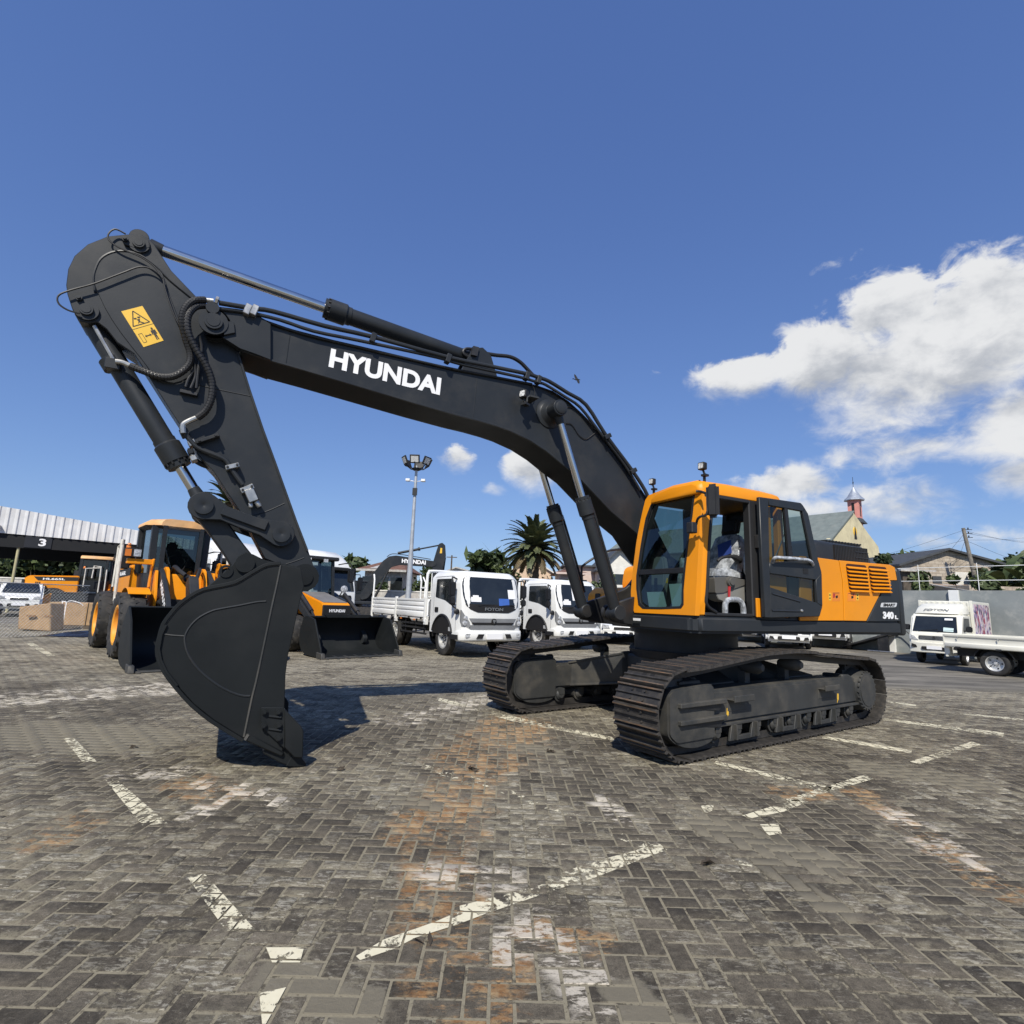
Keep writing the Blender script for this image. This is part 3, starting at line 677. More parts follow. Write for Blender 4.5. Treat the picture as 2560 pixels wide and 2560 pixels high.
# ---- upper frame
ZB, ZT = 1.26, 1.46
plan = [(1.31, .34), (1.31, 1.40), (1.22, 1.49), (-2.92, 1.49), (-2.92, -1.46), (.78, -1.46), (.78, -.45), (.55, -.40), (.55, .34)]
mb = MB(); mb.prism(plan, ZB, ZT, 'z'); mb.build('upper_frame', M_BODY, EX, bevel=.035, seg=3)
mb = MB()
for y in (-.34, .34): mb.prism(roundpoly([(-.6, 1.45), (1.15, 1.28), (1.66, 1.34), (1.73, 1.45), (1.62, 1.57), (.85, 1.80), (.45, 2.22), (.2, 2.25), (-.5, 1.7)], .12), y-.035, y+.035, 'y')
mb.box(.2, 1.1, -.34, .34, 1.26, 1.44)
bk = mb.build('boom_bracket', M_DARK, EX, bevel=.01)
for y in (-.42, -.24, .24, .42):
    mb = MB(); mb.lathe([(0, .085), (.02, .10), (.06, .085)], (1.62, y-.03, 1.46), (0, 1, 0), 20); mb.build('cylinder_pin', M_DARK, bk)
# small number plate sticker at the frame's front corner
a = U.X3(1586, 1541, 1.31); b = U.X3(1599, 1550, 1.31); mb = MB(); mb.box(1.346, 1.349, a[1]+.02, b[1]+.06, b[2]-.01, a[2]-.02); mb.build('sticker', M_LETTER, EX)

# ---- counterweight
pl = roundpoly([(-2.935, 1.49), (-3.06, 1.485), (-3.42, .95), (-3.50, 0), (-3.42, -.95), (-3.06, -1.485), (-2.935, -1.49)], [0, .12, .35, .5, .35, .12, 0], 5)
mb = MB()
zz = [(1.25, .965), (1.29, 1.0), (1.75, 1.0), (2.05, .992), (2.20, .972), (2.27, .93)]
secs = []
for z, k in zz: secs.append([(-2.935+(p[0]+2.935)*(1 if k == 1 else k**2.5), p[1]*(1-(1-k)*.25), z) for p in pl])
mb.loft(secs); mb.build('counterweight', M_BODY, EX, bevel=.012)

# ---- engine house
mb = MB(); mb.box(-2.925, -.42, -1.44, 1.455, 1.462, 2.265); hood = mb.build('engine_house', M_DARK, EX)
yS = 1.462
def side_panel(px, name, m, t=.022, y=yS, parent=EX, bevel=.006, rad=0):
    q = U.Yl(px, y+t)
    if rad: q = roundpoly(q, rad)
    mb = MB(); mb.prism(q, y, y+t, 'y'); return mb.build(name, m, parent, bevel=bevel)
side_panel([(2000, 1390), (2044, 1394), (2097, 1401), (2106, 1452), (2110, 1552), (2000, 1552)], 'engine_door', M_ORANGE)
pn = side_panel([(2099, 1401), (2226, 1412), (2237, 1418), (2243, 1451), (2226, 1451), (2227, 1482), (2202, 1482), (2166, 1553), (2112, 1552), (2108, 1452)], 'engine_door', M_ORANGE)
bp = side_panel([(2204, 1483), (2228, 1483), (2227, 1452.5), (2246, 1452.5), (2251, 1553), (2168, 1554)], 'rear_panel', M_BODY)
mb = MB()
for (a, b, c, d) in (((2114.5, 1408.5), (2166, 1413.5), (2174, 1478.5), (2124, 1476.5)), ((2170.5, 1414), (2216, 1418), (2227, 1479.5), (2179, 1479)),):
    q = roundpoly(U.Yl([a, b, c, d], yS+.027), .05); mb.prism(q, yS+.010, yS+.0255, 'y')
M_GRD = mat('grille_dark', (.05, .012, .004), .7)
gr = mb.build('grille_shade_plate', M_GRD, EX)  # plate without a hole; the shade of the opening is put into its colour
for k in range(7):
    for (a, b, c, d) in (((2114.5, 1408.5), (2167, 1413.5), (2124, 1476.5), (2174, 1478.5)), ((2170.5, 1414), (2217, 1418), (2179, 1479), (2227, 1479.5))):
        t = (k+.75)/7; p = (a[0]+(c[0]-a[0])*t+1.2, a[1]+(c[1]-a[1])*t); q = (b[0]+(d[0]-b[0])*t-1.2, b[1]+(d[1]-b[1])*t)
        P0 = U.Y(*p, yS+.03); P1 = U.Y(*q, yS+.03); mb = MB(); h = .030
        mb.hexa([(P0[0], yS+.024, P0[1]-.006), (P0[0], yS+.060, P0[1]-h), (P1[0], yS+.060, P1[1]-h), (P1[0], yS+.024, P1[1]-.006),
                 (P0[0], yS+.024, P0[1]+.006), (P0[0], yS+.062, P0[1]-h+.011), (P1[0], yS+.062, P1[1]-h+.011), (P1[0], yS+.024, P1[1]+.006)]); mb.build('louvre', M_ORANGE, gr)
# warning squares on the doors
M_DEC = mat('orange_decal', (.80, .25, .02), .45)
for (x0, y0, x1, y1, s) in ((2080, 1480, 2100, 1503, 0), (2119, 1481, 2139, 1503, 1)):
    fr_ = side_panel([(x0, y0), (x1, y0), (x1, y1), (x0, y1)], 'warning_decal', M_DEC, .0015, yS+.0225, EX, 0)
    side_panel([(x0+2, y0+2), (x1-2, y0+2), (x1-2, y0+3), (x0+2, y0+3)], 'decal_mark', M_INK, .001, yS+.0242, fr_, 0)
    side_panel([(x0+3, y0+4), (x0+8, y0+4), (x0+7, y0+14), (x0+3, y0+15)] if not s else [(x1-3, y0+4), (x1-9, y0+4), (x1-4, y0+9)], 'decal_mark', M_RED, .001, yS+.0242, fr_, 0)
    side_panel([(x0+9, y0+10), (x0+14, y0+8), (x0+15, y0+14), (x0+10, y0+16)], 'decal_mark', M_INK, .001, yS+.0242, fr_, 0)
    xx = x0-8 if not s else x1+2
    d2 = side_panel([(xx, y0+2), (xx+6, y0+2), (xx+6, y1-2), (xx, y1-2)], 'warning_decal', M_YELLOW, .0015, yS+.0225, EX, 0)
    side_panel([(xx+3, y0+4), (xx+5, y0+9), (xx+1, y0+9)], 'decal_mark', M_INK, .001, yS+.0242, d2, 0)
    side_panel([(xx+3, y0+12), (xx+5, y0+17), (xx+1, y0+17)], 'decal_mark', M_INK, .001, yS+.0242, d2, 0)
# badges
yb = yS+.0225
o = side_panel([(2204, 1507), (2243, 1507), (2241, 1516), (2238, 1518), (2201, 1518)], 'badge', mat('silver_badge', (.55, .56, .57), .4), .003, yb, EX, 0, .02)
def on_side(key, m, bl, br, tl, y, name='lettering', parent=EX):
    O = U.Y3(*bl, y); X = Vector(U.Y3(*br, y))-Vector(O); Y = Vector(U.Y3(*tl, y))-Vector(O); return letter(key, m, parent, O, X, Y, name=name)
on_side('SMART', M_INK, (2208, 1516), (2238, 1516.5), (2208, 1508.5), yb+.0035)
on_side('340', M_LETTER, (2207.5, 1547), (2234, 1547.5), (2207, 1529), yb)
on_side('L', M_LETTER, (2237.5, 1547.5), (2245, 1548), (2237, 1538), yb)
# top cover with bars
q = [(-1.60, 2.265), (-1.66, 2.60), (-1.78, 2.66), (-2.95, 2.64), (-3.06, 2.56), (-3.14, 2.30), (-3.14, 2.265)]
mb = MB()
secs = []
for y, ins in ((1.02, .10), (.96, .02), (.86, 0), (-.86, 0), (-.96, .02), (-1.02, .1)):
    secs.append([(p[0]*(1-ins*.05), y, 2.265+(p[1]-2.265)*(1-ins*1.2)) for p in q])
mb.loft(secs); mb.build('hood_cover', M_BODY, EX, bevel=.015)
mb = MB(); mb.box(-3.0, -2.12, 1.0, 1.032, 2.34, 2.60); mb.box(-3.0, -2.05, -.8, .93, 2.645, 2.668); gc = mb.build('cover_grille', M_INK, EX)
for k in range(22):
    x = -2.14-.04*k; mb = MB(); mb.box(x-.006, x+.006, 1.0, 1.042, 2.34, 2.60); mb.build('grille_bar', M_BODY, gc)
for k in range(12):
    x = -2.10-.08*k; mb = MB(); mb.box(x-.008, x+.008, -.8, .95, 2.66, 2.682); mb.build('grille_bar', M_BODY, gc)
for z in (2.43, 2.52):
    mb = MB(); mb.box(-3.0, -2.65, 1.0, 1.046, z, z+.012); mb.build('grille_bar', M_BODY, gc)
mb = MB(); mb.box(-2.92, -.42, -1.43, 1.45, 2.265, 2.285); mb.build('hood_top', M_ORANGE, EX, bevel=.01)
# right hand boxes and rail
mb = MB(); mb.prism(roundpoly([(.76, 1.465), (.76, 1.72), (.62, 1.84), (-.1, 1.84), (-.1, 1.465)], .05), -1.44, -.46, 'y'); tb = mb.build('tool_box', M_ORANGE, EX, bevel=.02, seg=2)
mb = MB(); mb.prism(rrect(-1.22, -1.08, 1.60, 1.74, .03), .755, .764, 'x'); mb.build('hand_slot', M_INK, tb)
mb = MB(); mb.prism(rrect(-.75, -.60, 1.62, 1.67, .01), .755, .763, 'x'); mb.build('latch', M_INK, tb)
mb = MB(); mb.box(.758, .768, -1.44, -.46, 1.52, 1.535); mb.build('trim_line', M_GRD, tb)
mb = MB(); mb.prism(roundpoly([(-.1, 1.465), (.05, 1.9), (.0, 2.20), (-.16, 2.26), (-.9, 2.26), (-.9, 1.465)], .08), -1.44, -.42, 'y'); mb.build('fuel_tank', M_ORANGE, EX, bevel=.03, seg=2)
mb = MB(); mb.tube([(.80, -1.43, 1.44), (.83, -1.50, 1.50), (.83, -1.52, 1.72), (.83, -1.52, 2.12), (.80, -1.50, 2.22), (.50, -1.42, 2.42), (.2, -1.40, 2.52), (-.4, -1.40, 2.55), (-.6, -1.40, 2.27)], .020, 10); mb.build('handrail', M_DARK, EX)

# ---- boom
HB = .25
top = [(534, 773), (560, 779), (584, 785), (627, 785), (663, 805), (722, 826), (830, 854), (937, 882), (1040, 905), (1136, 928), (1187, 937), (1265, 951), (1341, 967), (1380, 981), (1419, 1006), (1453, 1037), (1489, 1074), (1531, 1129), (1587, 1205), (1612, 1244)]
bot = [(505, 838), (534, 845), (560, 848), (600, 878), (676, 904), (760, 928), (868, 960), (1035, 1010), (1140, 1040), (1196, 1054), (1240, 1067), (1274, 1079), (1322, 1101.5), (1364, 1129), (1405, 1163), (1442, 1191), (1526, 1280), (1587, 1331)]
tU = U.Yl(top, HB); bU = U.Yl(bot, HB)
foot = [(.72, 2.62), (.50, 2.30), (.30, 2.20), (.12, 2.06), (.12, 1.84), (.30, 1.74), (.55, 1.86), (.80, 2.18)]
body_top = [p for p in tU[3:]]; body_bot = [p for p in bU[3:]]
out = body_top+foot+body_bot[::-1]
mb = MB(); mb.prism(out, -HB, HB, 'y'); boom = mb.build('boom', M_BODY, EX, bevel=.006, angle=25)
mb = MB(); mb.strip(body_bot+[(.80, 2.18)], -HB-.022, HB+.022, -.022); mb.build('bottom_plate', M_BODY, boom, bevel=.003)
mb = MB(); mb.strip(body_top+[(.72, 2.62)], -HB-.016, HB+.016, -.018); mb.build('top_plate', M_BODY, boom, bevel=.003)
# forked tip holding the arm
pin = U.Y(534, 808, HB+.05)
for s in (1, -1):
    y0, y1 = (s*.20, s*.30)
    q = U.Yl([(676, 904), (640, 890), (600, 876), (556, 848), (545, 842)], HB)
    ring = [(pin[0]+.155*math.cos(R(a)), pin[1]+.155*math.sin(R(a))) for a in range(-70, -331, -20)][::-1]
    ring = [(pin[0]+.155*math.cos(R(a)), pin[1]+.155*math.sin(R(a))) for a in range(290, 69, -20)]
    q2 = U.Yl([(560, 776), (590, 786), (627, 786), (655, 802), (676, 815)], HB)
    mb = MB(); mb.prism(q+ring+q2, y0, y1, 'y'); fk = mb.build('boom_fork', M_BODY, EX, bevel=.008)
    mb = MB(); mb.lathe([(0, .13), (.035, .13), (.035, .082), (.06, .082), (.06, .060), (.066, .058)], (pin[0], s*.30, pin[1]), (0, s, 0), 28); mb.build('pin_boss', M_BODY, fk)
    q3 = U.Yl([(556, 800), (585, 806), (588, 832), (560, 838)], .32); mb = MB(); mb.prism(q3, s*.295, s*.325, 'y'); mb.build('pin_keeper', M_BODY, fk, bevel=.004)
for px in (722, 1189):     # plate seams
    a = U.Y(px+4, 830 if px < 900 else 940, HB); b = U.Y(px-7, 910 if px < 900 else 1050, HB); mb = MB(); mb.tube([(a[0], HB, a[1]), (b[0], HB, b[1])], .0045, 5, 0); mb.build('weld_seam', M_BODY, boom)
on_side('HYUNDAI', M_LETTER, (821, 917.5), (1099, 988.5), (828, 871), HB+.001, parent=boom)
# pipes along the boom
up = [(505, 757), (547, 757), (630, 771), (683, 778.5), (812, 815), (932, 842), (1119, 893), (1238, 918), (1319, 935), (1347, 944), (1372, 953), (1419, 982), (1465, 1012), (1514, 1087), (1579, 1174), (1612, 1225), (1622, 1250)]
lo = [(505, 766), (547, 772), (617, 781), (700, 800), (784, 828), (896, 851), (1091, 893), (1154, 911), (1296, 942), (1344, 956), (1364, 962), (1414, 993), (1450, 1018), (1495, 1075), (1560, 1160), (1600, 1225)]
mb = MB(); mb.tube([U.Y3(u, v, .33) for u, v in up[1:]], .026, 10, 3); mb.build('hydraulic_pipe', M_BODY, EX)
mb = MB(); mb.tube([U.Y3(u, v, .31) for u, v in lo[1:]], .020, 10, 3); mb.build('hydraulic_pipe', M_BODY, EX)
mb = MB(); mb.tube([U.Y3(u, v, .27) for u, v in [(640, 795), (760, 835), (900, 868), (1100, 915), (1200, 935), (1330, 960)]], .014, 8, 3); mb.build('hydraulic_pipe', M_BODY, EX)
for (u, v, a) in ((932, 846, 0), (1119, 897, 0), (1315, 940, 0), (1344, 950, 0), (1516, 1092, 50), (1580, 1178, 50), (620, 776, 0), (637, 778, 0)):
    c = U.Y3(u, v, .30); mb = MB(); M = Matrix.Translation(c) @ Matrix.Rotation(R(-14 if a == 0 else -58), 4, 'Y') ; mb.box(-.03, .03, -.02, .065, -.07, .045, M); mb.build('pipe_clamp', M_STEEL if v < 800 else M_BODY, EX, bevel=.006)
for px in ([(1256, 888), (1237, 884), (1229, 875), (1236, 869), (1252, 869)],): pass
mb = MB(); mb.tube([U.Y3(u, v, .12) for u, v in [(1188, 901), (1172, 893), (1161, 886), (1158, 878), (1166, 872), (1182, 873)]], .02, 8); mb.build('hose', M_BLACK, EX)
mb = MB(); mb.tube([U.Y3(u, v, .12) for u, v in [(1216, 884), (1240, 888), (1275, 892), (1300, 905), (1320, 925), (1334, 940)]], .026, 10); mb.build('hose', M_BLACK, EX)
mb = MB(); mb.cyl(U.Y3(1182, 874, .12), U.Y3(1218, 886, .12), .024, n=12); mb.cyl(U.Y3(1193, 877, .12), U.Y3(1200, 880, .12), .045, n=8); mb.build('hose_fitting', M_STEEL, EX)
mb = MB(); a = U.Y3(1183, 872, .12); b = U.Y3(1176, 893, .12); mb.hexa([(a[0]-.03, .05, b[2]), (a[0]+.05, .05, b[2]), (a[0]+.05, .2, b[2]), (a[0]-.03, .2, b[2]), (a[0]-.05, .05, a[2]), (a[0]+.03, .05, a[2]), (a[0]+.03, .2, a[2]), (a[0]-.05, .2, a[2])]); mb.build('hose_bracket', M_DARK, EX)
# work lamp on the boom
def work_lamp(c, face, parent, s=1.0, drop=0):
    c = Vector(c); f = Vector(face).normalized(); rt = Vector((0, 0, 1)).cross(f).normalized(); up = f.cross(rt)
    M = Matrix(((rt.x, f.x, up.x, c.x), (rt.y, f.y, up.y, c.y), (rt.z, f.z, up.z, c.z), (0, 0, 0, 1)))
    mb = MB(); q = rrect(-.055*s, .055*s, -.055*s, .055*s, .015*s); mb.prism(q, -.055*s, .02*s, 'y'); mb.v = [tuple(M @ Vector(p)) for p in mb.v]; L = mb.build('work_lamp', M_INK, parent, bevel=.004)
    mb = MB(); mb.prism(rrect(-.04*s, .04*s, -.04*s, .04*s, .012*s), .0185*s, .025*s, 'y'); mb.v = [tuple(M @ Vector(p)) for p in mb.v]; mb.build('lens', M_LAMPG, L)
    mb = MB(); mb.cyl((0, -.03*s, -.05*s), (.02*s, -.05*s, -.13*s), .016*s, n=8); mb.box(-.02*s, .06*s, -.09*s, -.01*s, -.15*s, -.12*s); mb.v = [tuple(M @ Vector(p)) for p in mb.v]; mb.build('lamp_mount', M_DARK, L)
    if drop: mb = MB(); mb.cyl(c+Vector((-.05*s, 0, -.12*s)), (c.x-.05*s, c.y, drop), .018, n=8); mb.build('lamp_stalk', M_DARK, L)
work_lamp(U.Y3(1308, 985, .40), (.8, .35, .1), EX, .95)
mb = MB(); a = U.Y3(1318, 1003, HB)
mb.box(a[0]-.06, a[0]+.06, HB-.01, .45, a[2]-.015, a[2]+.005); mb.tube([(a[0]+.06, .42, a[2]), (a[0]+.10, .43, a[2]-.03), (a[0]+.10, .43, a[2]-.09)], .014, 6, 0); mb.build('lamp_bracket', M_UNDER, EX)
mb = MB(); mb.tube([U.Y3(u, v, .28) for u, v in [(1326, 1008), (1335, 995), (1336, 975), (1330, 962)]], .005, 5); mb.build('cable', M_BLACK, EX)
# boom cylinders
def cylinder(p0, p1, pg, rb, rr, name, parent=EX, rod_eye=.11, base_eye=.095, gl=1.32):
    """p0 base pin, p1 rod pin, pg gland end of the barrel (fraction)"""
    p0 = Vector(p0); p1 = Vector(p1); d = (p1-p0); L = d.length; d.normalize(); g = L*pg
    mb = MB(); mb.lathe([(.05, rb*.9), (.09, rb), (g-.28, rb), (g-.28, rb*1.08), (g-.24, rb*1.08), (g-.22, rb*gl), (g-.04, rb*gl), (g-.03, rb*1.15), (g+.02, rb*1.15), (g+.02, rr*1.15)], p0, d, 28)
    c = mb.build(name, M_BODY, parent)
    mb = MB(); mb.lathe([(g-.05, rr), (L-.14, rr)], p0, d, 24); mb.build('rod', M_CHROME, c)
    mb = MB(); mb.lathe([(-.11, rod_eye), (.11, rod_eye)], p1, (0, 1, 0), 24); mb.lathe([(L-.20, rr*1.05), (L-.08, rr*1.35)], p0, d, 20); mb.build('rod_eye', M_BODY, c, bevel=.006)
    mb = MB(); mb.lathe([(-.09, base_eye), (.09, base_eye)], p0, (0, 1, 0), 24); mb.build('base_eye', M_BODY, c, bevel=.006)
    mb = MB(); n = 12; a = d.orthogonal().normalized(); b = d.cross(a)
    for k in range(n): t = 2*math.pi*k/n; o = p0+d*(g-.035)+(a*math.cos(t)+b*math.sin(t))*rb*1.2; mb.cyl(o, o+d*.025, .011, n=6)
    mb.build('gland_bolts', M_DARK, c)['kind'] = 'stuff'
    return c, d
pt = U.Y(1394, 1023, .46); pb = (1.62, 1.46)
for s in (1, -1):
    yc_ = .43 if s > 0 else -.31
    cc, dd = cylinder((pb[0], yc_, pb[1]), (pt[0], yc_, pt[1]), .565, .078, .046, 'boom_cylinder', rod_eye=.105)
    o = Vector((pb[0], yc_, pb[1])); q = Vector((-.10, 0, .04)); mb = MB(); mb.tube([o+dd*1.30+Vector((-.09, -s*.02, .03)), o+dd*1.36+q, o+dd*1.30+q*1.05, o+dd*.35+q*1.05, o+dd*.25+q*.9], .017, 8, 2); mb.build('cylinder_pipe', M_BODY, cc)
    mb = MB(); mb.lathe([(0, .20), (.015, .20), (.03, .15), (.09, .115), (.11, .10), (.11, .085), (.2, .085)], (pt[0], s*HB, pt[1]), (0, s, 0), 32); mb.lathe([(.20, .085), (.30, .085), (.305, .07), (.31, .06)], (pt[0], s*HB, pt[1]), (0, s, 0), 28); mb.build('boom_pin', M_BODY, EX, bevel=.004)
for L in ([(1408, 1020), (1425, 1018), (1445, 1028), (1470, 1055), (1490, 1075)], [(1415, 1058), (1430, 1062), (1448, 1088), (1464, 1098), (1478, 1090), (1490, 1080)]):
    mb = MB(); mb.tube([U.Y3(u, v, HB+.012) for u, v in L], .006, 5); mb.build('cable', M_BLACK, EX)
# arm cylinder on top of the boom
ab = U.Y(1190, 903, 0); ae = U.Y(352, 608, 0)
Lc = math.dist(ab, ae); gp_ = U.Y(812, 789, 0); cc, _ = cylinder((ab[0], 0, ab[1]), (ae[0], 0, ae[1]), math.dist(ab, gp_)/Lc, .098, .058, 'arm_cylinder', rod_eye=.085, gl=1.28)
mb = MB()
for y in (-.14, .14): mb.prism([(ab[0]-.28, ab[1]-.32), (ab[0]+.28, ab[1]-.30), (ab[0]+.12, ab[1]+.08), (ab[0]-.02, ab[1]+.13), (ab[0]-.14, ab[1]+.05)], y-.025, y+.025, 'y')
mb.build('cylinder_bracket', M_BODY, EX, bevel=.006)

# ---- arm
HA = .17
a_px = [(165, 712), (170, 672), (186, 639), (219, 610), (269, 590), (319, 585), (352, 586), (372, 596), (385, 610), (402, 636), (428, 676), (494, 745), (530, 768), (566, 800), (590, 850), (600, 885), (627, 977), (660, 1075), (690, 1156), (718, 1234), (743, 1304), (771, 1377), (790, 1432), (784, 1458), (765, 1470), (742, 1458), (715, 1418), (662, 1396), (600, 1279), (533, 1178), (494, 1136), (468, 1090), (418, 1014), (335, 884), (292, 855), (266, 822), (243, 805), (220, 808), (196, 802), (180, 772), (168, 735)]
aU = U.Yl(a_px, HA)
mb = MB(); mb.prism(aU, -HA, HA, 'y'); arm = mb.build('arm', M_BODY, EX, bevel=.007, angle=25)
sw = [(597, 881), (627, 977), (660, 1075), (690, 1156), (718, 1234), (743, 1304), (771, 1377)]
mb = MB(); mb.strip(U.Yl(sw, HA), -HA-.02, HA+.02, .022); mb.build('arm_plate', M_BODY, arm, bevel=.003)
# raised cheek plate and welds
ck = [(233, 705), (237, 680), (250, 650), (275, 632), (310, 627), (345, 634), (378, 655), (405, 680), (425, 740), (448, 800), (470, 870), (478, 920), (470, 945), (430, 960), (395, 950), (355, 900), (300, 830), (262, 770)]
mb = MB(); mb.prism(dense(U.Yl(ck, HA)+[U.Y(*ck[0], HA)], 2)[:-1], HA-.01, HA+.010, 'y'); mb.build('cheek_plate', M_BODY, arm, bevel=.005)
def bead(px, y, r, parent, m=None): mb = MB(); mb.tube([U.Y3(u, v, y) for u, v in px], r, 6, 3); mb.build('weld_bead', m or M_BODY, parent)
bead([(238, 730), (234, 700), (238, 676), (252, 648), (278, 632), (312, 628), (350, 638), (390, 665), (425, 700), (480, 745)], HA+.006, .012, arm)
bead([(395, 945), (450, 952), (520, 968), (600, 985), (626, 990)], HA, .006, arm)
bead([(620, 1290), (660, 1281), (712, 1258)], HA, .006, arm)
bead([(715, 1410), (740, 1402), (760, 1394)], HA, .006, arm)
# pins of the arm top
for (u, v, r) in ((218, 778, .075), (348, 612, .072)):
    c = U.Y(u, v, HA)
    for s in (1, -1): mb = MB(); mb.lathe([(0, r*1.25), (.025, r*1.25), (.025, r*.75), (.05, r*.72), (.05, r*.52), (.055, r*.5)], (c[0], s*HA, c[1]), (0, s, 0), 24); mb.build('pin_boss', M_BODY, arm)
q = U.Yl([(305, 596), (312, 590), (350, 590), (372, 600), (374, 618), (350, 624), (310, 610)], HA+.03); mb = MB(); mb.prism(q, HA, HA+.028, 'y'); mb.build('pin_keeper', M_BODY, arm, bevel=.004)
for (u, v) in ((314, 603), (200, 750)): c = U.Y3(u, v, HA); mb = MB(); mb.cyl(c, (c[0], HA+.05, c[2]), .028, n=6); mb.cyl(c, (c[0], HA+.07, c[2]), .016, n=8); mb.build('pin_bolt', M_BODY, arm)
c = U.Y3(534, 808, 0); mb = MB(); mb.cyl((c[0], -.36, c[2]), (c[0], .36, c[2]), .06, n=20); mb.build('arm_pin', M_BODY, arm)
# warning decal
dq = [(303, 778.5), (356, 765), (409, 851.5), (359, 868)]
def dec(px, name, m, y, t=.001, parent=arm): mb = MB(); mb.prism(U.Yl(px, y), y, y+t, 'y'); return mb.build(name, m, parent)
dd_ = dec(dq, 'warning_decal', M_YELLOW, HA+.0105, .002)
def dq_pt(u, v):   # position inside the decal, u across, v down
    a = Vector(dq[0]); b = Vector(dq[1]); c = Vector(dq[2]); d = Vector(dq[3]); return tuple((a*(1-u)+b*u)*(1-v)+(d*(1-u)+c*u)*v)
yk = HA+.0127
def dline(pts, wd):
    for i in range(len(pts)-1):
        a = Vector(U.Y(*dq_pt(*pts[i]), yk)); b = Vector(U.Y(*dq_pt(*pts[i+1]), yk)); n = Vector((-(b-a).y, (b-a).x)).normalized()*wd
        mb = MB(); mb.prism([tuple(a-n), tuple(b-n), tuple(b+n), tuple(a+n)], yk, yk+.001, 'y'); mb.build('decal_mark', M_INK, dd_)
dline([(.48, .06), (.90, .44), (.10, .44), (.48, .06)], .0045); dline([(0, .51), (1, .51)], .002)
def dpoly(pts): dec([dq_pt(*p) for p in pts], 'decal_mark', M_INK, yk, .001, dd_)
dpoly([(.33, .24), (.45, .25), (.44, .29), (.33, .28)]); dpoly([(.5, .23), (.63, .24), (.62, .28), (.5, .27)]); dpoly([(.42, .30), (.58, .29), (.52, .36), (.66, .42), (.6, .43), (.48, .38), (.38, .41), (.46, .34)])
dline([(.12, .66), (.28, .66), (.28, .90), (.12, .90), (.12, .66)], .002)
dline([(.38, .76), (.62, .76)], .005); dpoly([(.34, .76), (.42, .72), (.42, .80)]); dpoly([(.66, .76), (.58, .72), (.58, .80)])
dpoly([(.70, .66), (.92, .66), (.93, .78), (.88, .78), (.87, .72), (.87, .93), (.82, .93), (.81, .81), (.79, .93), (.74, .93), (.75, .72), (.73, .78), (.69, .78)]); dpoly([(.77, .59), (.85, .59), (.86, .64), (.81, .655), (.76, .64)])
# bucket cylinder
c0 = U.Y(222, 792, 0); c1 = U.Y(509, 1264, 0); gg = U.Y(448, 1163, 0)
cylinder((c0[0], 0, c0[1]), (c1[0], 0, c1[1]), math.dist(c0, gg)/math.dist(c0, c1), .094, .052, 'bucket_cylinder', rod_eye=.115, gl=1.28)
mb = MB(); mb.tube([U.Y3(u, v, .13) for u, v in [(236, 815), (256, 850), (276, 885), (284, 900)]], .018, 8); mb.build('cylinder_pipe', M_STEEL, EX)
mb = MB(); a = U.Y3(283, 908, .12); mb.box(a[0]-.06, a[0]+.06, 0, .15, a[2]-.06, a[2]+.04); mb.lathe([(0, .104), (.10, .104)], U.Y3(276, 898, 0), Vector(U.Y3(296, 930, 0))-Vector(U.Y3(276, 898, 0)), 24); mb.build('cylinder_band', M_BODY, EX, bevel=.004)
# hoses round the arm joint
HO = mat('hose_rubber', (.016, .016, .0165), .42, var=.1)
def hose(px, r, n=10, name='hose', m=HO, wrap=True):
    pts = [U.Y3(u, v, y) for u, v, y in px]; mb = MB(); mb.tube(pts, r, n, 6); h = mb.build(name, m, EX)
    if wrap:
        mb = MB(); P = dense(pts, 5)
        for i in range(1, len(P)-1): d = (Vector(P[i+1])-Vector(P[i])).normalized()*.011; mb.cyl(Vector(P[i])-d, Vector(P[i])+d, r*1.13, n=n)
        mb.build('spiral_wrap', M_BLACK, h)
def zz(L, y): return [(120+a/3.01875, 540+b/3.01875, y if not isinstance(y, list) else y[min(i, len(y)-1)]) for i, (a, b) in enumerate(L)]
hose(zz([(1190, 633), (1100, 640), (1035, 700), (1012, 800), (1040, 930), (1075, 1040), (1060, 1130), (960, 1205), (850, 1213), (720, 1170), (620, 1130)], [.33, .36, .36, .34, .30, .27, .26, .25, .23, .2, .18]), .030)
hose(zz([(1190, 675), (1110, 688), (1055, 760), (1060, 880), (1120, 1010), (1195, 1130), (1238, 1250), (1235, 1370), (1190, 1470), (1125, 1525)], [.31, .34, .36, .36, .34, .32, .30, .29, .27, .25]), .030)
hose(zz([(1010, 760), (1040, 860), (1090, 1010), (1110, 1130), (1060, 1230), (1040, 1290)], .24), .014, 8, wrap=False)
hose(zz([(1060, 1010), (1100, 1100), (1115, 1200), (1078, 1300)], .25), .014, 8, wrap=False)
hose(zz([(1140, 900), (1160, 1000), (1140, 1120), (1120, 1300)], .25), .014, 8, wrap=False)
mb = MB(); mb.tube([U.Y3(*q) for q in zz([(1130, 1520), (1060, 1550), (1020, 1580), (1022, 1640)], .25)], .026, 10); mb.tube([U.Y3(*q) for q in zz([(620, 1130), (560, 1105), (510, 1098)], .17)], .024, 10); mb.build('elbow_fitting', M_STEEL, EX)
mb = MB(); mb.cyl(U.Y3(*zz([(1160, 632)], .33)[0]), U.Y3(*zz([(1250, 642)], .33)[0]), .026, n=12); mb.cyl(U.Y3(*zz([(1165, 675)], .31)[0]), U.Y3(*zz([(1250, 685)], .31)[0]), .022, n=12); mb.cyl(U.Y3(*zz([(1265, 640)], .33)[0]), U.Y3(*zz([(1285, 648)], .33)[0]), .05, n=8); mb.build('hose_fitting', M_STEEL, EX)
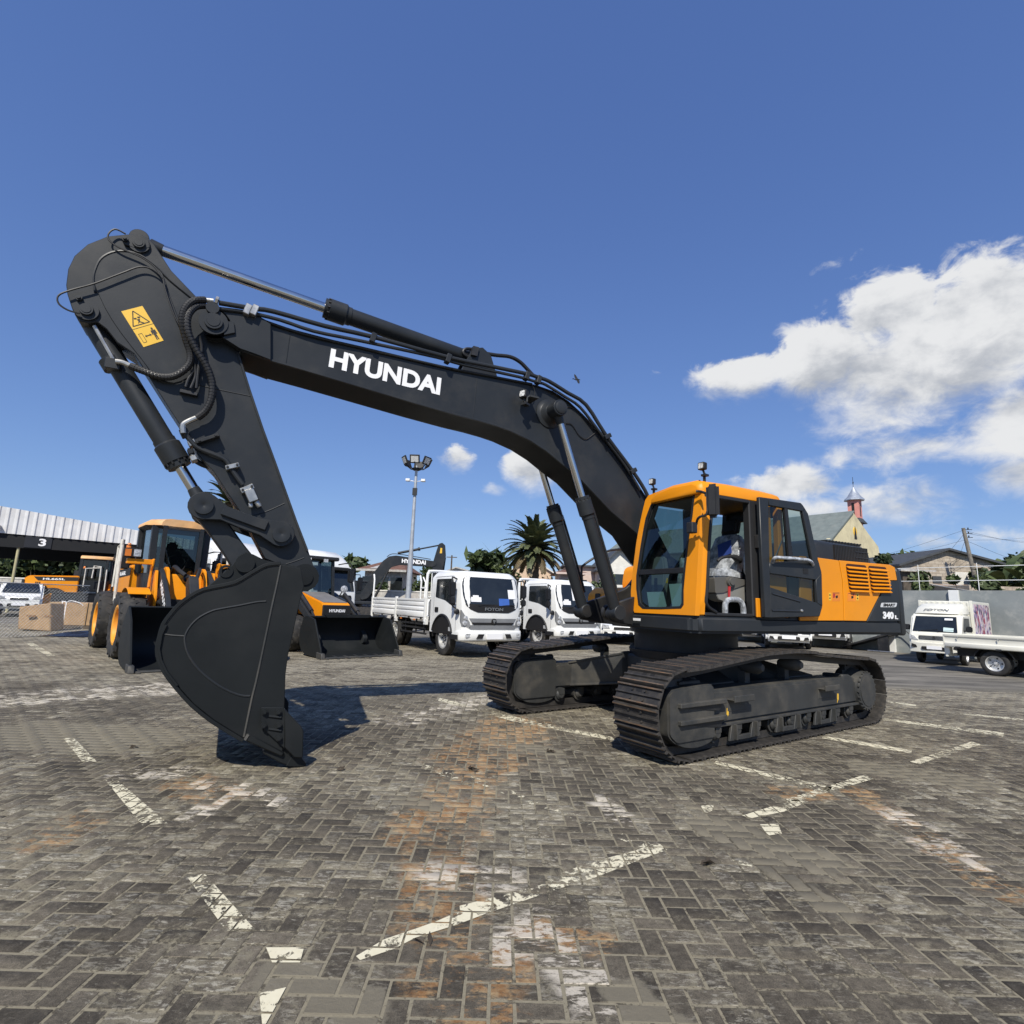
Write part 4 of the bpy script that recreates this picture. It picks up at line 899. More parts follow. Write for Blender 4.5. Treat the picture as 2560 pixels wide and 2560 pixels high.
mb = MB(); q = U.Yl([(451, 974), (496, 984), (493, 992), (449, 982)], .2); mb.prism(q, HA, HA+.06, 'y'); mb.build('hose_block', M_DARK, arm, bevel=.004)
# steel pipe down the arm with clamps
mb = MB(); mb.tube([U.Y3(u, v, HA+.05) for u, v in [(463, 1085), (480, 1106), (500, 1122), (545, 1140), (566, 1152), (578, 1172), (598, 1200), (607, 1212)]], .024, 10, 3); mb.build('arm_pipe', M_BODY, EX)
mb = MB(); mb.tube([U.Y3(u, v, 0.0) for u, v in [(478, 1140), (492, 1154), (512, 1164), (530, 1168)]], .026, 10, 3); mb.build('arm_pipe', M_BODY, EX)
for (p, q, w_) in (((490, 1106), (548, 1087), .016), ((564, 1170), (598, 1162), .022), ((602, 1228), (634, 1215), .026)):
    a = Vector(U.Y3(*p, HA+.07)); b = Vector(U.Y3(*q, HA+.07)); mb = MB(); d = (b-a).normalized(); n = d.cross(Vector((0, 1, 0)))*w_
    mb.hexa([a-n-Vector((0, .07, 0)), b-n-Vector((0, .07, 0)), b-n+Vector((0, .02, 0)), a-n+Vector((0, .02, 0)), a+n-Vector((0, .07, 0)), b+n-Vector((0, .07, 0)), b+n+Vector((0, .02, 0)), a+n+Vector((0, .02, 0))])
    k = mb.build('pipe_clamp', M_STEEL if w_ > .02 else M_BODY, EX, bevel=.004)
    mb = MB()
    for t in (.15, .85): c = a.lerp(b, t); mb.cyl(c, c+Vector((0, .045, 0)), .012, n=6)
    mb.build('clamp_bolt', M_DARK, k)
mb = MB()
for (u, v, r0, m_) in ((461, 1081, .034, M_BODY), (480, 1108, .03, M_STEEL), (477, 1130, .024, M_BODY), (484, 1146, .026, M_STEEL)):
    a = U.Y3(u, v, HA+.03); mb = MB(); M = Matrix.Translation(a) @ Matrix.Rotation(R(30), 4, 'Y'); mb.box(-r0*1.1, r0*1.1, -.10, .03, -r0, r0, M); mb.cyl(M @ Vector((0, 0, r0)), M @ Vector((0, 0, r0*1.7)), r0*.8, n=6); mb.build('pipe_coupling', m_, EX, bevel=.006)
mb = MB(); a = U.Y3(626, 1238, HA); M = Matrix.Translation(a) @ Matrix.Rotation(R(28), 4, 'Y'); mb.box(-.045, .045, 0, .10, -.08, .05, M); mb.cyl(M @ Vector((-.02, .05, -.08)), M @ Vector((-.03, .05, -.15)), .03, n=8); mb.cyl(M @ Vector((.03, .05, -.08)), M @ Vector((.05, .06, -.13)), .024, n=8); mb.build('valve_block', M_STEEL, EX, bevel=.005)
# thin grease lines
for L in ([(585, 135), (510, 100), (460, 130), (460, 180), (540, 240), (700, 310), (800, 380), (850, 450), (865, 470)], [(850, 450), (780, 400), (690, 385), (560, 430), (350, 510), (170, 560), (80, 600), (80, 660), (150, 710), (240, 735)], [(870, 475), (890, 570), (950, 740), (990, 820)]):
    mb = MB(); q = zz(L, HA+.05); mb.tube([U.Y3(*p) for p in q], .008, 6, 5); mb.build('grease_line', M_BLACK, EX)
# links
lk = [(509, 1264), (703, 1335)]; p0 = U.Y(509, 1264, .27); p1 = U.Y(703, 1335, .27)
d = Vector(p1)-Vector(p0); L = d.length; d.normalize(); n = Vector((-d.y, d.x))
if n.y < 0: n = -n
ang = math.atan2(d.y, d.x)
def arc(c, r, a0, a1, st=20): s = 1 if a1 > a0 else -1; return [(c[0]+r*math.cos(ang+R(t)), c[1]+r*math.sin(ang+R(t))) for t in range(a0, a1+s, s*st)]
def al(t, h): return (p0[0]+d.x*t*L-d.y*h, p0[1]+d.y*t*L+d.x*h)      # h to the left of p0->p1
ol = arc(p0, .135, 70, 290)+[al(.30, -.065), al(.5, -.06), al(.70, -.075)]+arc(p1, .13, -100, 100)+[al(.75, .085), al(.5, .085), al(.25, .075)]
for s in (1, -1):
    mb = MB(); mb.prism(ol, s*.20, s*.27, 'y'); lkp = mb.build('side_link', M_BODY, EX, bevel=.008)
    mb = MB(); hs = .0; mb.prism([al(.22, -.07), al(.22, .03), al(.80, .03), al(.80, -.07)], s*.27, s*.305, 'y'); mb.build('link_rib', M_BODY, lkp, bevel=.010)
    for p in (p0, p1): mb = MB(); mb.lathe([(0, .085), (.03, .085), (.03, .075), (.032, .02), (.028, .012)], (p[0], s*.27, p[1]), (0, s, 0), 24); mb.build('link_pin', M_BODY, lkp)
hp = U.Y(612, 1410, .27); d = Vector(hp)-Vector(p0); L = d.length; d.normalize(); ang = math.atan2(d.y, d.x)
ol = arc(p0, .115, 80, 280)+[al(.3, -.10), al(.7, -.10)]+arc(hp, .115, -80, 80)+[al(.7, .10), al(.3, .10)]
mb = MB(); p0s = p0; mb.prism(ol, -.16, .16, 'y'); mb.build('bucket_link', M_BODY, EX, bevel=.015)

# ---- bucket
WB = .69
sp = [(702, 1412), (671, 1415), (649, 1424.5), (618, 1443), (590, 1459), (552, 1468), (509, 1477), (478, 1493), (450, 1514.6), (431, 1536), (413, 1561), (403, 1595), (398, 1622), (402, 1648), (416, 1678), (441, 1712), (484, 1760), (534, 1800), (584, 1831), (611, 1847)]
fr2 = [(705, 1887), (709, 1859), (711, 1769), (714, 1685), (720, 1639), (733, 1580), (748, 1511), (760, 1465), (752, 1420)]
sU = U.Yl(sp, WB); fU = U.Yl(fr2, WB)
for s in (1, -1):
    mb = MB(); mb.prism(sU+fU, s*(WB-.035), s*WB, 'y'); bs = mb.build('bucket_side', M_BUCK, EX, bevel=.005, angle=25)
    if s == 1:
        bead([(702, 1412), (692, 1462), (679, 1520), (660, 1612), (640, 1705), (630, 1745), (610, 1842)], WB, .011, bs, M_UNDER)
        bead([(665, 1503), (640, 1505), (600, 1513), (555, 1521), (530, 1527), (500, 1542), (478, 1562), (464, 1585), (462, 1605), (470, 1635), (490, 1666), (520, 1695), (560, 1722), (600, 1738), (625, 1740)], WB, .009, bs)
        bead([(702, 1412), (671, 1415), (649, 1424.5), (618, 1443), (590, 1459), (552, 1468), (509, 1477), (478, 1493), (450, 1514.6), (431, 1536), (413, 1561)], WB-.004, .012, bs, M_UNDER)
        bead([(409, 1585), (430, 1588), (460, 1590)], WB, .007, bs, M_UNDER)
        bead([(613, 1850), (622, 1836)], WB, .02, bs, M_UNDER)
wr = dense(sU, 2)
mb = MB(); mb.strip(wr, -WB-.015, WB+.015, .03 if True else 0); bw = mb.build('bucket_shell', M_BUCK, EX, bevel=.003, angle=40)
mb = MB(); hs = U.Yl([(413, 1561), (401, 1585), (394, 1622), (399, 1650), (414, 1682), (441, 1716)], WB); mb.strip(hs, -WB-.02, WB+.02, -.02); mb.build('heel_plate', M_BUCK, bw, bevel=.003)
lipa = U.Y(611, 1847, WB); lipb = U.Y(706, 1889, WB); dl = (Vector(lipb)-Vector(lipa)).normalized(); nl = Vector((-dl.y, dl.x)); nl = nl if nl.y > 0 else -nl
mb = MB(); A = Vector(lipa); B = Vector(lipb)
mb.prism([tuple(A-nl*.01), tuple(B-nl*.01), tuple(B+nl*.03), tuple(A+nl*.055)], -WB-.01, WB+.01, 'y'); lip = mb.build('bucket_lip', M_BUCK, EX, bevel=.01)
tipp = U.Y(763, 1918, WB-.06); scale_t = 1
for k in range(5):
    y = WB-.085-k*(2*(WB-.085))/4
    tp = Vector((tipp[0], 0.012)); mid = B.lerp(tp, .40); mb = MB()
    def tsec(c, hw, hh): return [(c.x-nl.x*hh, y-hw, c.y-nl.y*hh), (c.x-nl.x*hh, y+hw, c.y-nl.y*hh), (c.x+nl.x*hh, y+hw, c.y+nl.y*hh), (c.x+nl.x*hh, y-hw, c.y+nl.y*hh)]
    mb.loft([tsec(B-dl*.16, .05, .05), tsec(B+dl*.02, .06, .065), tsec(mid, .058, .06)]); th = mb.build('tooth_adapter', M_BUCK, EX, bevel=.008)
    mb = MB(); mb.loft([tsec(mid-(tp-mid)*.1, .066, .068), tsec(mid.lerp(tp, .5), .06, .042), tsec(tp, .05, .010)]); mb.build('tooth_point', M_BUCK, th, bevel=.004)
for s in (1, -1):     # side cutters
    q1 = U.Yl([(653, 1768), (708, 1768), (712, 1772), (712, 1872), (655, 1820), (651, 1800)], WB+.02)
    mb = MB(); mb.prism(q1, s*(WB+.001), s*(WB+.03), 'y'); sc = mb.build('side_cutter', M_BUCK, EX, bevel=.006)
    q2 = U.Yl([(710, 1769), (714, 1775), (752, 1814), (758, 1826), (756, 1893), (735, 1892), (712, 1868)], WB+.02)
    mb = MB(); mb.prism(q2, s*(WB+.004), s*(WB+.045), 'y'); mb.build('cutter_blade', M_BUCK, sc, bevel=.012)
    for (u, v) in ((661, 1779), (696, 1779), (659, 1813), (697, 1812), (697, 1845)):
        c = U.Y3(u, v, WB+.03); mb = MB(); mb.cyl((c[0], s*(WB+.028), c[2]), (c[0], s*(WB+.050), c[2]), .026, n=14); mb.cyl((c[0], s*(WB+.05), c[2]), (c[0], s*(WB+.066), c[2]), .017, n=6); mb.build('bolt', M_BUCK, sc)
    for (a, b) in (((672, 1790), (703, 1793)), ((672, 1822), (703, 1826))):
        A_ = U.Y3(*a, WB+.03); B_ = U.Y3(*b, WB+.03); mb = MB(); mb.tube([(A_[0], s*(WB+.03), A_[2]), (B_[0], s*(WB+.034), B_[2])], .014, 6, 0); mb.build('cutter_rib', M_BUCK, sc)
# ears holding the pins
ap = U.Y(760, 1444, .30)
for s in (1, -1):
    e = U.Yl([(505, 1476), (540, 1448), (580, 1412), (598, 1388), (615, 1380), (634, 1386), (662, 1400), (690, 1406), (745, 1416)], .36)
    ring = [(ap[0]+.14*math.cos(R(t)), ap[1]+.14*math.sin(R(t))) for t in (100, 130, 160, 190, 220, 250, 280)]
    e2 = U.Yl([(748, 1470), (700, 1500), (600, 1490)], .36)
    mb = MB(); mb.prism(e+ring+e2, s*.28, s*.35, 'y'); er = mb.build('bucket_ear', M_BUCK, EX, bevel=.008)
    mb = MB(); mb.lathe([(0, .085), (.03, .085), (.03, .078), (.033, .01)], (hp[0], s*.35, hp[1]), (0, s, 0), 24); mb.build('ear_pin', M_BUCK, er); mb = MB(); mb.lathe([(0, .135), (.02, .135), (.02, .078), (.035, .076), (.037, .02)], (ap[0], s*.35, ap[1]), (0, s, 0), 28); mb.build('ear_pin', M_BUCK, er)
    c = U.Y3(565, 1428, .36); mb = MB(); mb.lathe([(0, .06), (.012, .06), (.012, .035)], (c[0], s*.35, c[2]), (0, s, 0), 20, caps=False); mb.build('lifting_eye', M_BUCK, er)
mb = MB(); mb.cyl((ap[0], -.35, ap[1]), (ap[0], .35, ap[1]), .06, n=20); mb.build('bucket_pin', M_BUCK, EX); mb = MB(); mb.cyl((hp[0], -.35, hp[1]), (hp[0], .35, hp[1]), .06, n=20); mb.build('bucket_pin', M_BUCK, EX)
# ---- operator's cab of the excavator
YL, YR = 1.47, .40
def xf(z): return 1.29-.105*(z-1.46)-.02*max(0, z-2.4)**2*4
def fpt(u, v): p = U.X3(u, v, 1.22); p = U.X3(u, v, xf(p[2])); return (p[1], p[2])
outer = [(.395, 1.465)]+[fpt(*p) for p in [(1578, 1512), (1577, 1480), (1580, 1440), (1590, 1360), (1604, 1285), (1612, 1250), (1620, 1238), (1660, 1222), (1700, 1209)]]+[(1.30, 3.085), (YL-.07, 3.10), (YL, 3.03), (YL, 2.5), (YL, 2.0), (YL, 1.465)]
inner = [fpt(*p) for p in [(1591, 1470), (1591, 1440), (1601, 1370), (1614, 1295), (1626, 1262), (1648, 1240), (1690, 1226), (1726, 1216), (1735, 1219), (1737, 1232), (1731, 1290), (1722, 1350), (1714, 1420), (1709, 1475), (1709, 1512), (1703, 1521), (1650, 1523), (1607, 1522), (1596, 1512)]]
def ring(o, i, name, m, d0, d1, parent, n=48, bevel=0):
    """frame between two closed outlines, resampled by angle about the middle of the inner one"""
    cy = (min(p[0] for p in i)+max(p[0] for p in i))/2; cz = (min(p[1] for p in i)+max(p[1] for p in i))/2
    def cast(P, a):
        dy, dz = math.cos(a), math.sin(a); best = 0
        for k in range(len(P)):
            y0, z0 = P[k]; y1, z1 = P[(k+1) % len(P)]; ey, ez = y1-y0, z1-z0; den = dy*ez-dz*ey
            if abs(den) < 1e-9: continue
            t = ((y0-cy)*ez-(z0-cz)*ey)/den; s = ((y0-cy)*dz-(z0-cz)*dy)/den
            if t > 0 and -1e-6 <= s <= 1+1e-6: best = max(best, t)
        return (cy+dy*best, cz+dz*best)
    angs = sorted(set([2*math.pi*k/n for k in range(n)]+[math.atan2(p[1]-cz, p[0]-cy) % (2*math.pi) for p in o+i]))
    O = [cast(o, a) for a in angs]; I = [cast(i, a) for a in angs]; m_ = len(angs); vs = []
    for P, dd in ((O, d0), (I, d0), (O, d1), (I, d1)): vs += [(xf(p[1])+dd, p[0], p[1]) for p in P]
    fs = []
    for k in range(m_):
        j = (k+1) % m_; fs += [(k, j, m_+j, m_+k), (2*m_+k, 3*m_+k, 3*m_+j, 2*m_+j), (k, 2*m_+k, 2*m_+j, j), (m_+k, m_+j, 3*m_+j, 3*m_+k)]
    mb = MB(); mb.add(vs, fs); return mb.build(name, m, parent, bevel=bevel)
cab = ring(outer, inner, 'cab_front', M_ORANGE, 0, -.07, EX, bevel=.012)
ins = []
cy = sum(p[0] for p in inner)/len(inner); cz = sum(p[1] for p in inner)/len(inner)
gi = [(cy+(p[0]-cy)*.93, cz+(p[1]-cz)*.965) for p in inner]
ring(inner, gi, 'window_gasket', M_BLACK, .004, -.05, cab)
zs = fpt(1660, 1428)[1]
mb = MB(); mb.box(xf(zs)-.04, xf(zs)+.006, gi[0][0]-.01, fpt(1711, 1428)[0], zs-.035, zs+.035); mb.build('window_bar', M_BLACK, cab, bevel=.006)
def pane(poly, off, name, m, parent, t=.004):
    vs = [(xf(p[1])+off, p[0], p[1]) for p in poly]; mb = MB(); n = len(vs); mb.add(vs, [tuple(range(n))]); return mb.build(name, m, parent, fix=False)
M_CGLASS = glass('windscreen_glass', (.50, .64, .62), 1.4, .01, .75)
top_p = [p for p in gi if p[1] > zs]; low_p = [p for p in gi if p[1] <= zs]
ytl = max(p[0] for p in gi if abs(p[1]-zs) < .3); ybl = min(p[0] for p in gi if abs(p[1]-zs) < .3)
def clip_z(P, z, keep_up):
    out = []
    for k in range(len(P)):
        a, b = P[k], P[(k+1) % len(P)]; ia = (a[1] > z) == keep_up; ib = (b[1] > z) == keep_up
        if ia: out.append(a)
        if ia != ib: t = (z-a[1])/(b[1]-a[1]); out.append((a[0]+(b[0]-a[0])*t, z))
    return out
pane(clip_z(gi, zs, True), -.02, 'windscreen', M_CGLASS, cab); pane(clip_z(gi, zs, False), -.022, 'lower_window', M_CGLASS, cab)
# papers behind the lower glass
for px in ([(1612, 1480), (1653, 1479), (1661, 1513), (1660, 1520), (1618, 1521)], [(1667, 1460), (1699, 1458), (1703, 1500), (1702, 1522), (1676, 1522)]):
    P = [fpt(*p) for p in px]; pane(P, -.035, 'paper', M_PAPER, cab)
P = [fpt(*p) for p in [(1661, 1444), (1665, 1444), (1664, 1458), (1659, 1457)]]; pane(P, -.034, 'tag', M_YELLOW, cab)
# roof
secs = []
for x, dz, ins_ in ((1.155, -.05, .05), (1.10, 0, 0), (.6, .015, 0), (0, .005, 0), (-.30, -.01, 0), (-.37, -.06, .03)):
    secs.append([(x, YR+.13+ins_, 2.94), (x, YR+.15+ins_, 3.02+dz*.5), (x, YR+.26+ins_, 3.10+dz), (x, .95, 3.135+dz), (x, YL-.10-ins_, 3.125+dz), (x, YL-.02-ins_, 3.08+dz*.7), (x, YL+.004-ins_, 3.00), (x, YL+.004-ins_, 2.945)])
mb = MB(); mb.loft(secs); roof = mb.build('cab_roof', M_ORANGE, EX, bevel=.01)
mb = MB(); mb.box(-.33, 1.08, YR+.16, YL-.04, 2.925, 2.945); mb.build('headliner', M_TRIM, roof)
for (u, v) in ((1747, 1206),): a = fpt(u, v); mb = MB(); mb.box(xf(a[1])-.01, xf(a[1])+.006, a[0]-.025, a[0]+.01, a[1]-.03, a[1]+.03); mb.build('roof_slot', M_INK, roof)
# posts
mb = MB(); zA = [1.47, 1.65, 1.9, 2.2, 2.6, 2.94]
secs = [[(xf(z)-.002, YL-.10, z), (xf(z)-.03, YL-.008, z), (xf(z)-.16, YL+.002, z), (xf(z)-.16, YL-.10, z)] for z in zA]; mb.loft(secs); mb.build('cab_post', M_ORANGE, cab, bevel=.012)
mb = MB(); mb.loft([[(x, YL-.09, z) for x in ()] or [(.31, YL-.10, z), (.31, YL+.005, z), (.11, YL+.005, z), (.11, YL-.10, z)] for z in (1.47, 2.95)]); bpst = mb.build('door_post', M_TRIM, cab, bevel=.012)
mb = MB(); mb.box(.17, .27, YL+.006, YL+.03, 1.465, 1.70); hg = mb.build('door_hinge', M_ORANGE, cab, bevel=.006)
mb = MB(); mb.box(.12, .19, YL+.02, YL+.085, 1.53, 1.67); mb.build('hinge_knuckle', M_ORANGE, hg, bevel=.015)
mb = MB(); mb.box(.14, .24, YL+.006, YL+.07, 2.33, 2.50); mb.cyl((.17, YL+.07, 2.30), (.17, YL+.07, 2.53), .022, n=10); mb.build('door_hinge', M_DARK, cab, bevel=.006)
mb = MB(); mb.loft([[(xf(z)-.02, YR, z), (xf(z)-.02, YR+.05, z), (xf(z)-.10, YR+.05, z), (xf(z)-.10, YR, z)] for z in (1.47, 2.0, 2.5)]+[[(xf(2.93)-.02, YR+.14, 2.93), (xf(2.93)-.02, YR+.19, 2.93), (xf(2.93)-.10, YR+.19, 2.93), (xf(2.93)-.10, YR+.14, 2.93)]]); mb.build('cab_post', M_TRIM, cab)
for y in (YR+.02, YL-.09):
    mb = MB(); yt = y+(.12 if y < 1 else 0); mb.hexa([(-.36, y, 1.47), (-.24, y, 1.47), (-.24, y+.08, 1.47), (-.36, y+.08, 1.47), (-.36, yt, 2.94), (-.26, yt, 2.94), (-.26, yt+.08, 2.94), (-.36, yt+.08, 2.94)]); mb.build('cab_post', M_ORANGE if y > 1 else M_TRIM, cab, bevel=.008)
mb = MB(); mb.box(-.36, -.30, YR+.05, YL-.02, 1.47, 2.10); mb.box(-.36, -.31, YR+.12, YL-.05, 2.80, 2.94); mb.build('rear_wall', M_TRIM, cab)
mb = MB(); mb.box(-.36, 1.2, YR, YR+.05, 1.47, 1.92); mb.build('right_wall', M_TRIM, cab)
mb = MB(); mb.box(.30, .42, YR+.03, YR+.09, 1.9, 2.95); mb.build('cab_post', M_TRIM, cab)
mb = MB(); mb.box(-.36, .11, YL-.06, YL-.005, 1.47, 2.02); mb.build('rear_quarter', M_ORANGE, cab)
mb = MB(); mb.box(-.10, -.02, YL-.05, YL, 2.0, 2.94); mb.build('quarter_post', M_ORANGE, cab)
mb = MB(); mb.add([(-.33, YR+.10, 2.1), (-.33, YL-.08, 2.1), (-.33, YL-.08, 2.8), (-.33, YR+.18, 2.8)], [(0, 1, 2, 3)]); mb.build('rear_window', M_GLASS, cab, fix=False)
mb = MB(); mb.add([(-.28, YR+.05, 1.92), (1.12, YR+.05, 1.92), (1.02, YR+.15, 2.9), (-.28, YR+.15, 2.9)], [(0, 1, 2, 3)]); mb.build('side_window', M_GLASS, cab, fix=False)
# door surround, sill and floor
mb = MB(); mb.box(.31, 1.13, YL-.08, YL+.004, 1.466, 1.505); mb.build('door_sill', M_TRIM, cab, bevel=.008); mb = MB(); mb.box(.30, 1.09, YL-.05, YL+.008, 2.905, 2.95); mb.build('door_header', M_TRIM, cab, bevel=.008)
mb = MB(); mb.tube([(xf(2.9)-.17, YL, 2.90), (xf(2.4)-.165, YL, 2.4), (xf(1.8)-.165, YL, 1.8), (xf(1.6)-.17, YL, 1.60), (.95, YL, 1.51)], .022, 8); mb.build('door_seal', M_BLACK, cab)
mb = MB(); mb.box(-.33, 1.18, YR+.03, YL-.03, 1.462, 1.49); mb.build('cab_floor', M_GREYD, cab)
# open door folded back
YD = 1.53
door = thing('door', None, None, parent=EX)
dparts = [[(1898, 1242), (1921, 1245), (1928, 1545), (1912, 1544)], [(1921, 1245), (2003, 1257), (2009, 1264), (2011, 1279), (1922, 1263)], [(2009, 1264), (2021, 1284), (2046, 1399), (2033, 1405), (2007, 1279)],
          [(1924, 1407), (2046, 1399), (2055, 1432), (2042, 1450), (1925, 1434)], [(2040, 1449), (2055, 1432), (2057, 1516), (2043, 1508)], [(1926, 1468), (2043, 1507), (2057, 1516), (2050, 1541), (1927, 1545)]]
first = None
mb = MB()
for q in dparts: mb.prism(U.Yl(q, YD+.05), YD, YD+.05, 'y')
bpy.data.objects.remove(door)
door = mb.build('door', M_BODY, EX, bevel=.008)
def dpane(px, y=YD+.02): mb = MB(); q = U.Yl(px, y+.03); mb.add([(p[0], y, p[1]) for p in q], [tuple(range(len(q)))]); mb.build('door_glass', M_GLASS, door, fix=False)
dpane([(1917, 1258), (2010, 1275), (2036, 1406), (1922, 1410)]); dpane([(1924, 1430), (2044, 1446), (2047, 1510), (1925, 1470)])
mb = MB(); mb.prism(U.Yl([(1962, 1268), (1970, 1269), (1985, 1408), (1975, 1408)], YD+.05), YD+.005, YD+.045, 'y'); mb.build('window_divider', M_BLACK, door)
mb = MB(); mb.tube([U.Y3(u, v, y) for u, v, y in ((1931, 1406, YD+.05), (1936, 1396, YD+.10), (1948, 1394, YD+.11), (2000, 1398, YD+.11), (2025, 1402, YD+.10), (2032, 1413, YD+.05))], .022, 8); mb.build('grab_bar', M_PLASTIC, door)
mb = MB(); a = U.Y3(2014, 1428, YD+.05); mb.box(a[0]-.05, a[0]+.05, YD+.045, YD+.054, a[2]-.035, a[2]+.035); mb.build('door_latch', M_INK, door)
mb = MB(); mb.tube([U.Y3(u, v, YD+.052) for u, v in ((1930, 1526), (2000, 1528))], .012, 6, 0); mb.tube([U.Y3(u, v, YD+.05) for u, v in ((1930, 1484), (2000, 1504))], .012, 6, 0); mb.build('door_rib', M_BODY, door)
mb = MB(); a = U.Y3(2004, 1527, YD+.052); mb.lathe([(0, .022), (.012, .018), (.02, .006)], a, (0, 1, 0), 12); mb.build('door_stud', M_STEEL, door)
mb = MB(); mb.tube([U.Y3(u, v, YD-.03) for u, v in ((1935, 1400), (1948, 1368), (1963, 1330))], .006, 6, 0); mb.build('stay_wire', M_STEEL, door)
# mirror on its arm
cM = U.Y3(1781, 1252, 1.74); mb = MB(); M = Matrix.Translation(cM) @ Matrix.Rotation(R(28), 4, 'Z')
mb.box(-.05, .04, -.07, .075, -.20, .20, M); mir = mb.build('mirror', M_BLACK, EX, bevel=.035, seg=3)
mb = MB(); mb.tube([U.Y3(1741, 1310, 1.5), U.Y3(1744, 1298, 1.56), U.Y3(1752, 1291, 1.62), U.Y3(1765, 1287, 1.68), U.Y3(1770, 1270, 1.70), U.Y3(1771, 1252, 1.71)], .015, 8, 4); mb.build('mirror_arm', M_DARK, mir)
c = U.Y3(1735, 1310, 1.5); mb = MB(); mb.box(c[0]-.03, c[0]+.06, 1.43, 1.53, c[2]-.11, c[2]+.02); mb.build('mirror_bracket', M_DARK, mir, bevel=.01)
mb = MB(); mb.tube([U.Y3(1740, 1228, 1.45), U.Y3(1752, 1229, 1.5), U.Y3(1763, 1233, 1.6)], .016, 8, 2); mb.build('mirror_stay', M_DARK, mir)
# lamps on the roof
p = U.X3(1629, 1204, 1.02); work_lamp((1.02, p[1], p[2]), (1, .1, .05), EX, .78, 3.07)
p = U.X3(1754, 1165, 1.02); work_lamp((1.02, p[1], p[2]), (1, .1, .05), EX, .86, 3.09)
# seat in its plastic wrap, consoles
mb = MB(); M = Matrix.Translation((.18, .93, 2.02)) @ Matrix.Rotation(R(-14), 4, 'Y'); mb.loft([[tuple(M @ Vector(q)) for q in [(-.07*k, -.24*wd, z), (.07*k, -.25*wd, z), (.09*k, 0, z), (.07*k, .25*wd, z), (-.07*k, .24*wd, z)]] for z, wd, k in ((-.06, .9, 1), (.10, 1, 1.1), (.35, 1.02, 1), (.52, .85, .8), (.56, .6, .5))]); seat = mb.build('seat', M_PLASTIC, EX, bevel=.02, seg=2)
mb = MB(); M2 = M @ Matrix.Translation((.0, 0, .66)); mb.box(-.06, .06, -.14, .14, -.10, .12, M2); mb.build('headrest', M_TRIM, seat, bevel=.04, seg=3)
mb = MB(); mb.loft([[(.10, .68, 1.93), (.10, 1.18, 1.93), (.10, 1.18, 2.05), (.10, .68, 2.05)], [(.40, .67, 1.95), (.40, 1.19, 1.95), (.40, 1.19, 2.09), (.40, .67, 2.09)], [(.63, .70, 1.94), (.63, 1.16, 1.94), (.63, 1.16, 2.05), (.63, .70, 2.05)]]); mb.build('seat_cushion', M_PLASTIC, seat, bevel=.03, seg=2)
mb = MB(); mb.box(.10, .5, .75, 1.1, 1.49, 1.93); mb.build('seat_base', M_TRIM, seat)
M_BLUE = mat('blue_print', (.03, .06, .25), .5)
c = M @ Vector((.115, .05, .32)); mb = MB(); mb.box(-.003, .003, -.11, .11, -.10, .10, Matrix.Translation(c) @ Matrix.Rotation(R(-14), 4, 'Y') @ Matrix.Rotation(R(15), 4, 'X')); mb.build('leaflet', M_BLUE, seat)
mb = MB(); mb.tube([(.2, 1.22, 2.18), (.35, 1.23, 2.23), (.52, 1.22, 2.21), (.60, 1.20, 2.16)], [.03, .05, .05, .04, .03, .02], 10); mb.build('armrest', M_TRIM, seat)
cy0 = 1.16
mb = MB(); mb.prism(roundpoly(U.Yl([(1797, 1499), (1812, 1505), (1872, 1505), (1880, 1495), (1880, 1462), (1862, 1452), (1830, 1458), (1806, 1478), (1789, 1483)], cy0+.16), .02), cy0, cy0+.16, 'y'); con = mb.build('console', M_GREYP, EX, bevel=.015, seg=2)
mb = MB(); mb.prism(roundpoly(U.Yl([(1786, 1444), (1826, 1442), (1866, 1450), (1876, 1458), (1830, 1474), (1808, 1482), (1789, 1483)], cy0+.175), .015), cy0-.02, cy0+.175, 'y'); mb.build('console_top', M_GREYD, con, bevel=.012)
a = U.Y3(1825, 1454, cy0+.175); mb = MB(); mb.lathe([(0, .07), (.03, .065), (.03, .05), (.045, .045)], a, (0, 1, 0), 20); mb.build('console_knob', M_GREYD, con)
mb = MB(); mb.prism(U.Yl([(1823, 1466), (1827, 1466), (1825, 1500), (1823, 1500)], cy0+.2), cy0+.18, cy0+.2, 'y'); mb.build('lever_strap', M_RED, con)
for (p, q) in (((1864, 1464), (1878, 1470)), ((1862, 1476), (1878, 1486))):
    mb = MB(); mb.tube([U.Y3(*p, cy0+.16), U.Y3(*q, cy0+.16)], .012, 6, 0); mb.build('console_slot', M_INK, con)
mb = MB(); mb.tube([U.Y3(u, v, 1.40) for u, v in ((1813, 1538), (1813, 1512), (1820, 1500), (1840, 1499), (1852, 1504), (1858, 1520), (1859, 1537))], .034, 9, 3); mb.build('wrapped_handle', M_PLASTIC, EX)
mb = MB(); mb.tube([U.Y3(u, v, 1.3) for u, v in ((1880, 1383), (1866, 1383), (1862, 1395), (1863, 1430), (1872, 1440), (1880, 1440))], .016, 8, 3); mb.build('grab_rail', M_PLASTIC, EX)
mb = MB(); mb.loft([[(1.02, .50, 1.6), (1.10, .50, 1.6), (1.10, .72, 1.6), (1.02, .72, 1.6)], [(.98, .48, 2.0), (1.08, .48, 2.0), (1.08, .75, 2.0), (.98, .75, 2.0)], [(.96, .50, 2.22), (1.04, .50, 2.22), (1.04, .68, 2.22), (.96, .68, 2.22)]]); dsh = mb.build('monitor_console', M_GREYP, EX, bevel=.02, seg=2)
mb = MB(); mb.box(1.095, 1.104, .58, .63, 1.75, 1.93); mb.build('console_slot', M_INK, dsh)
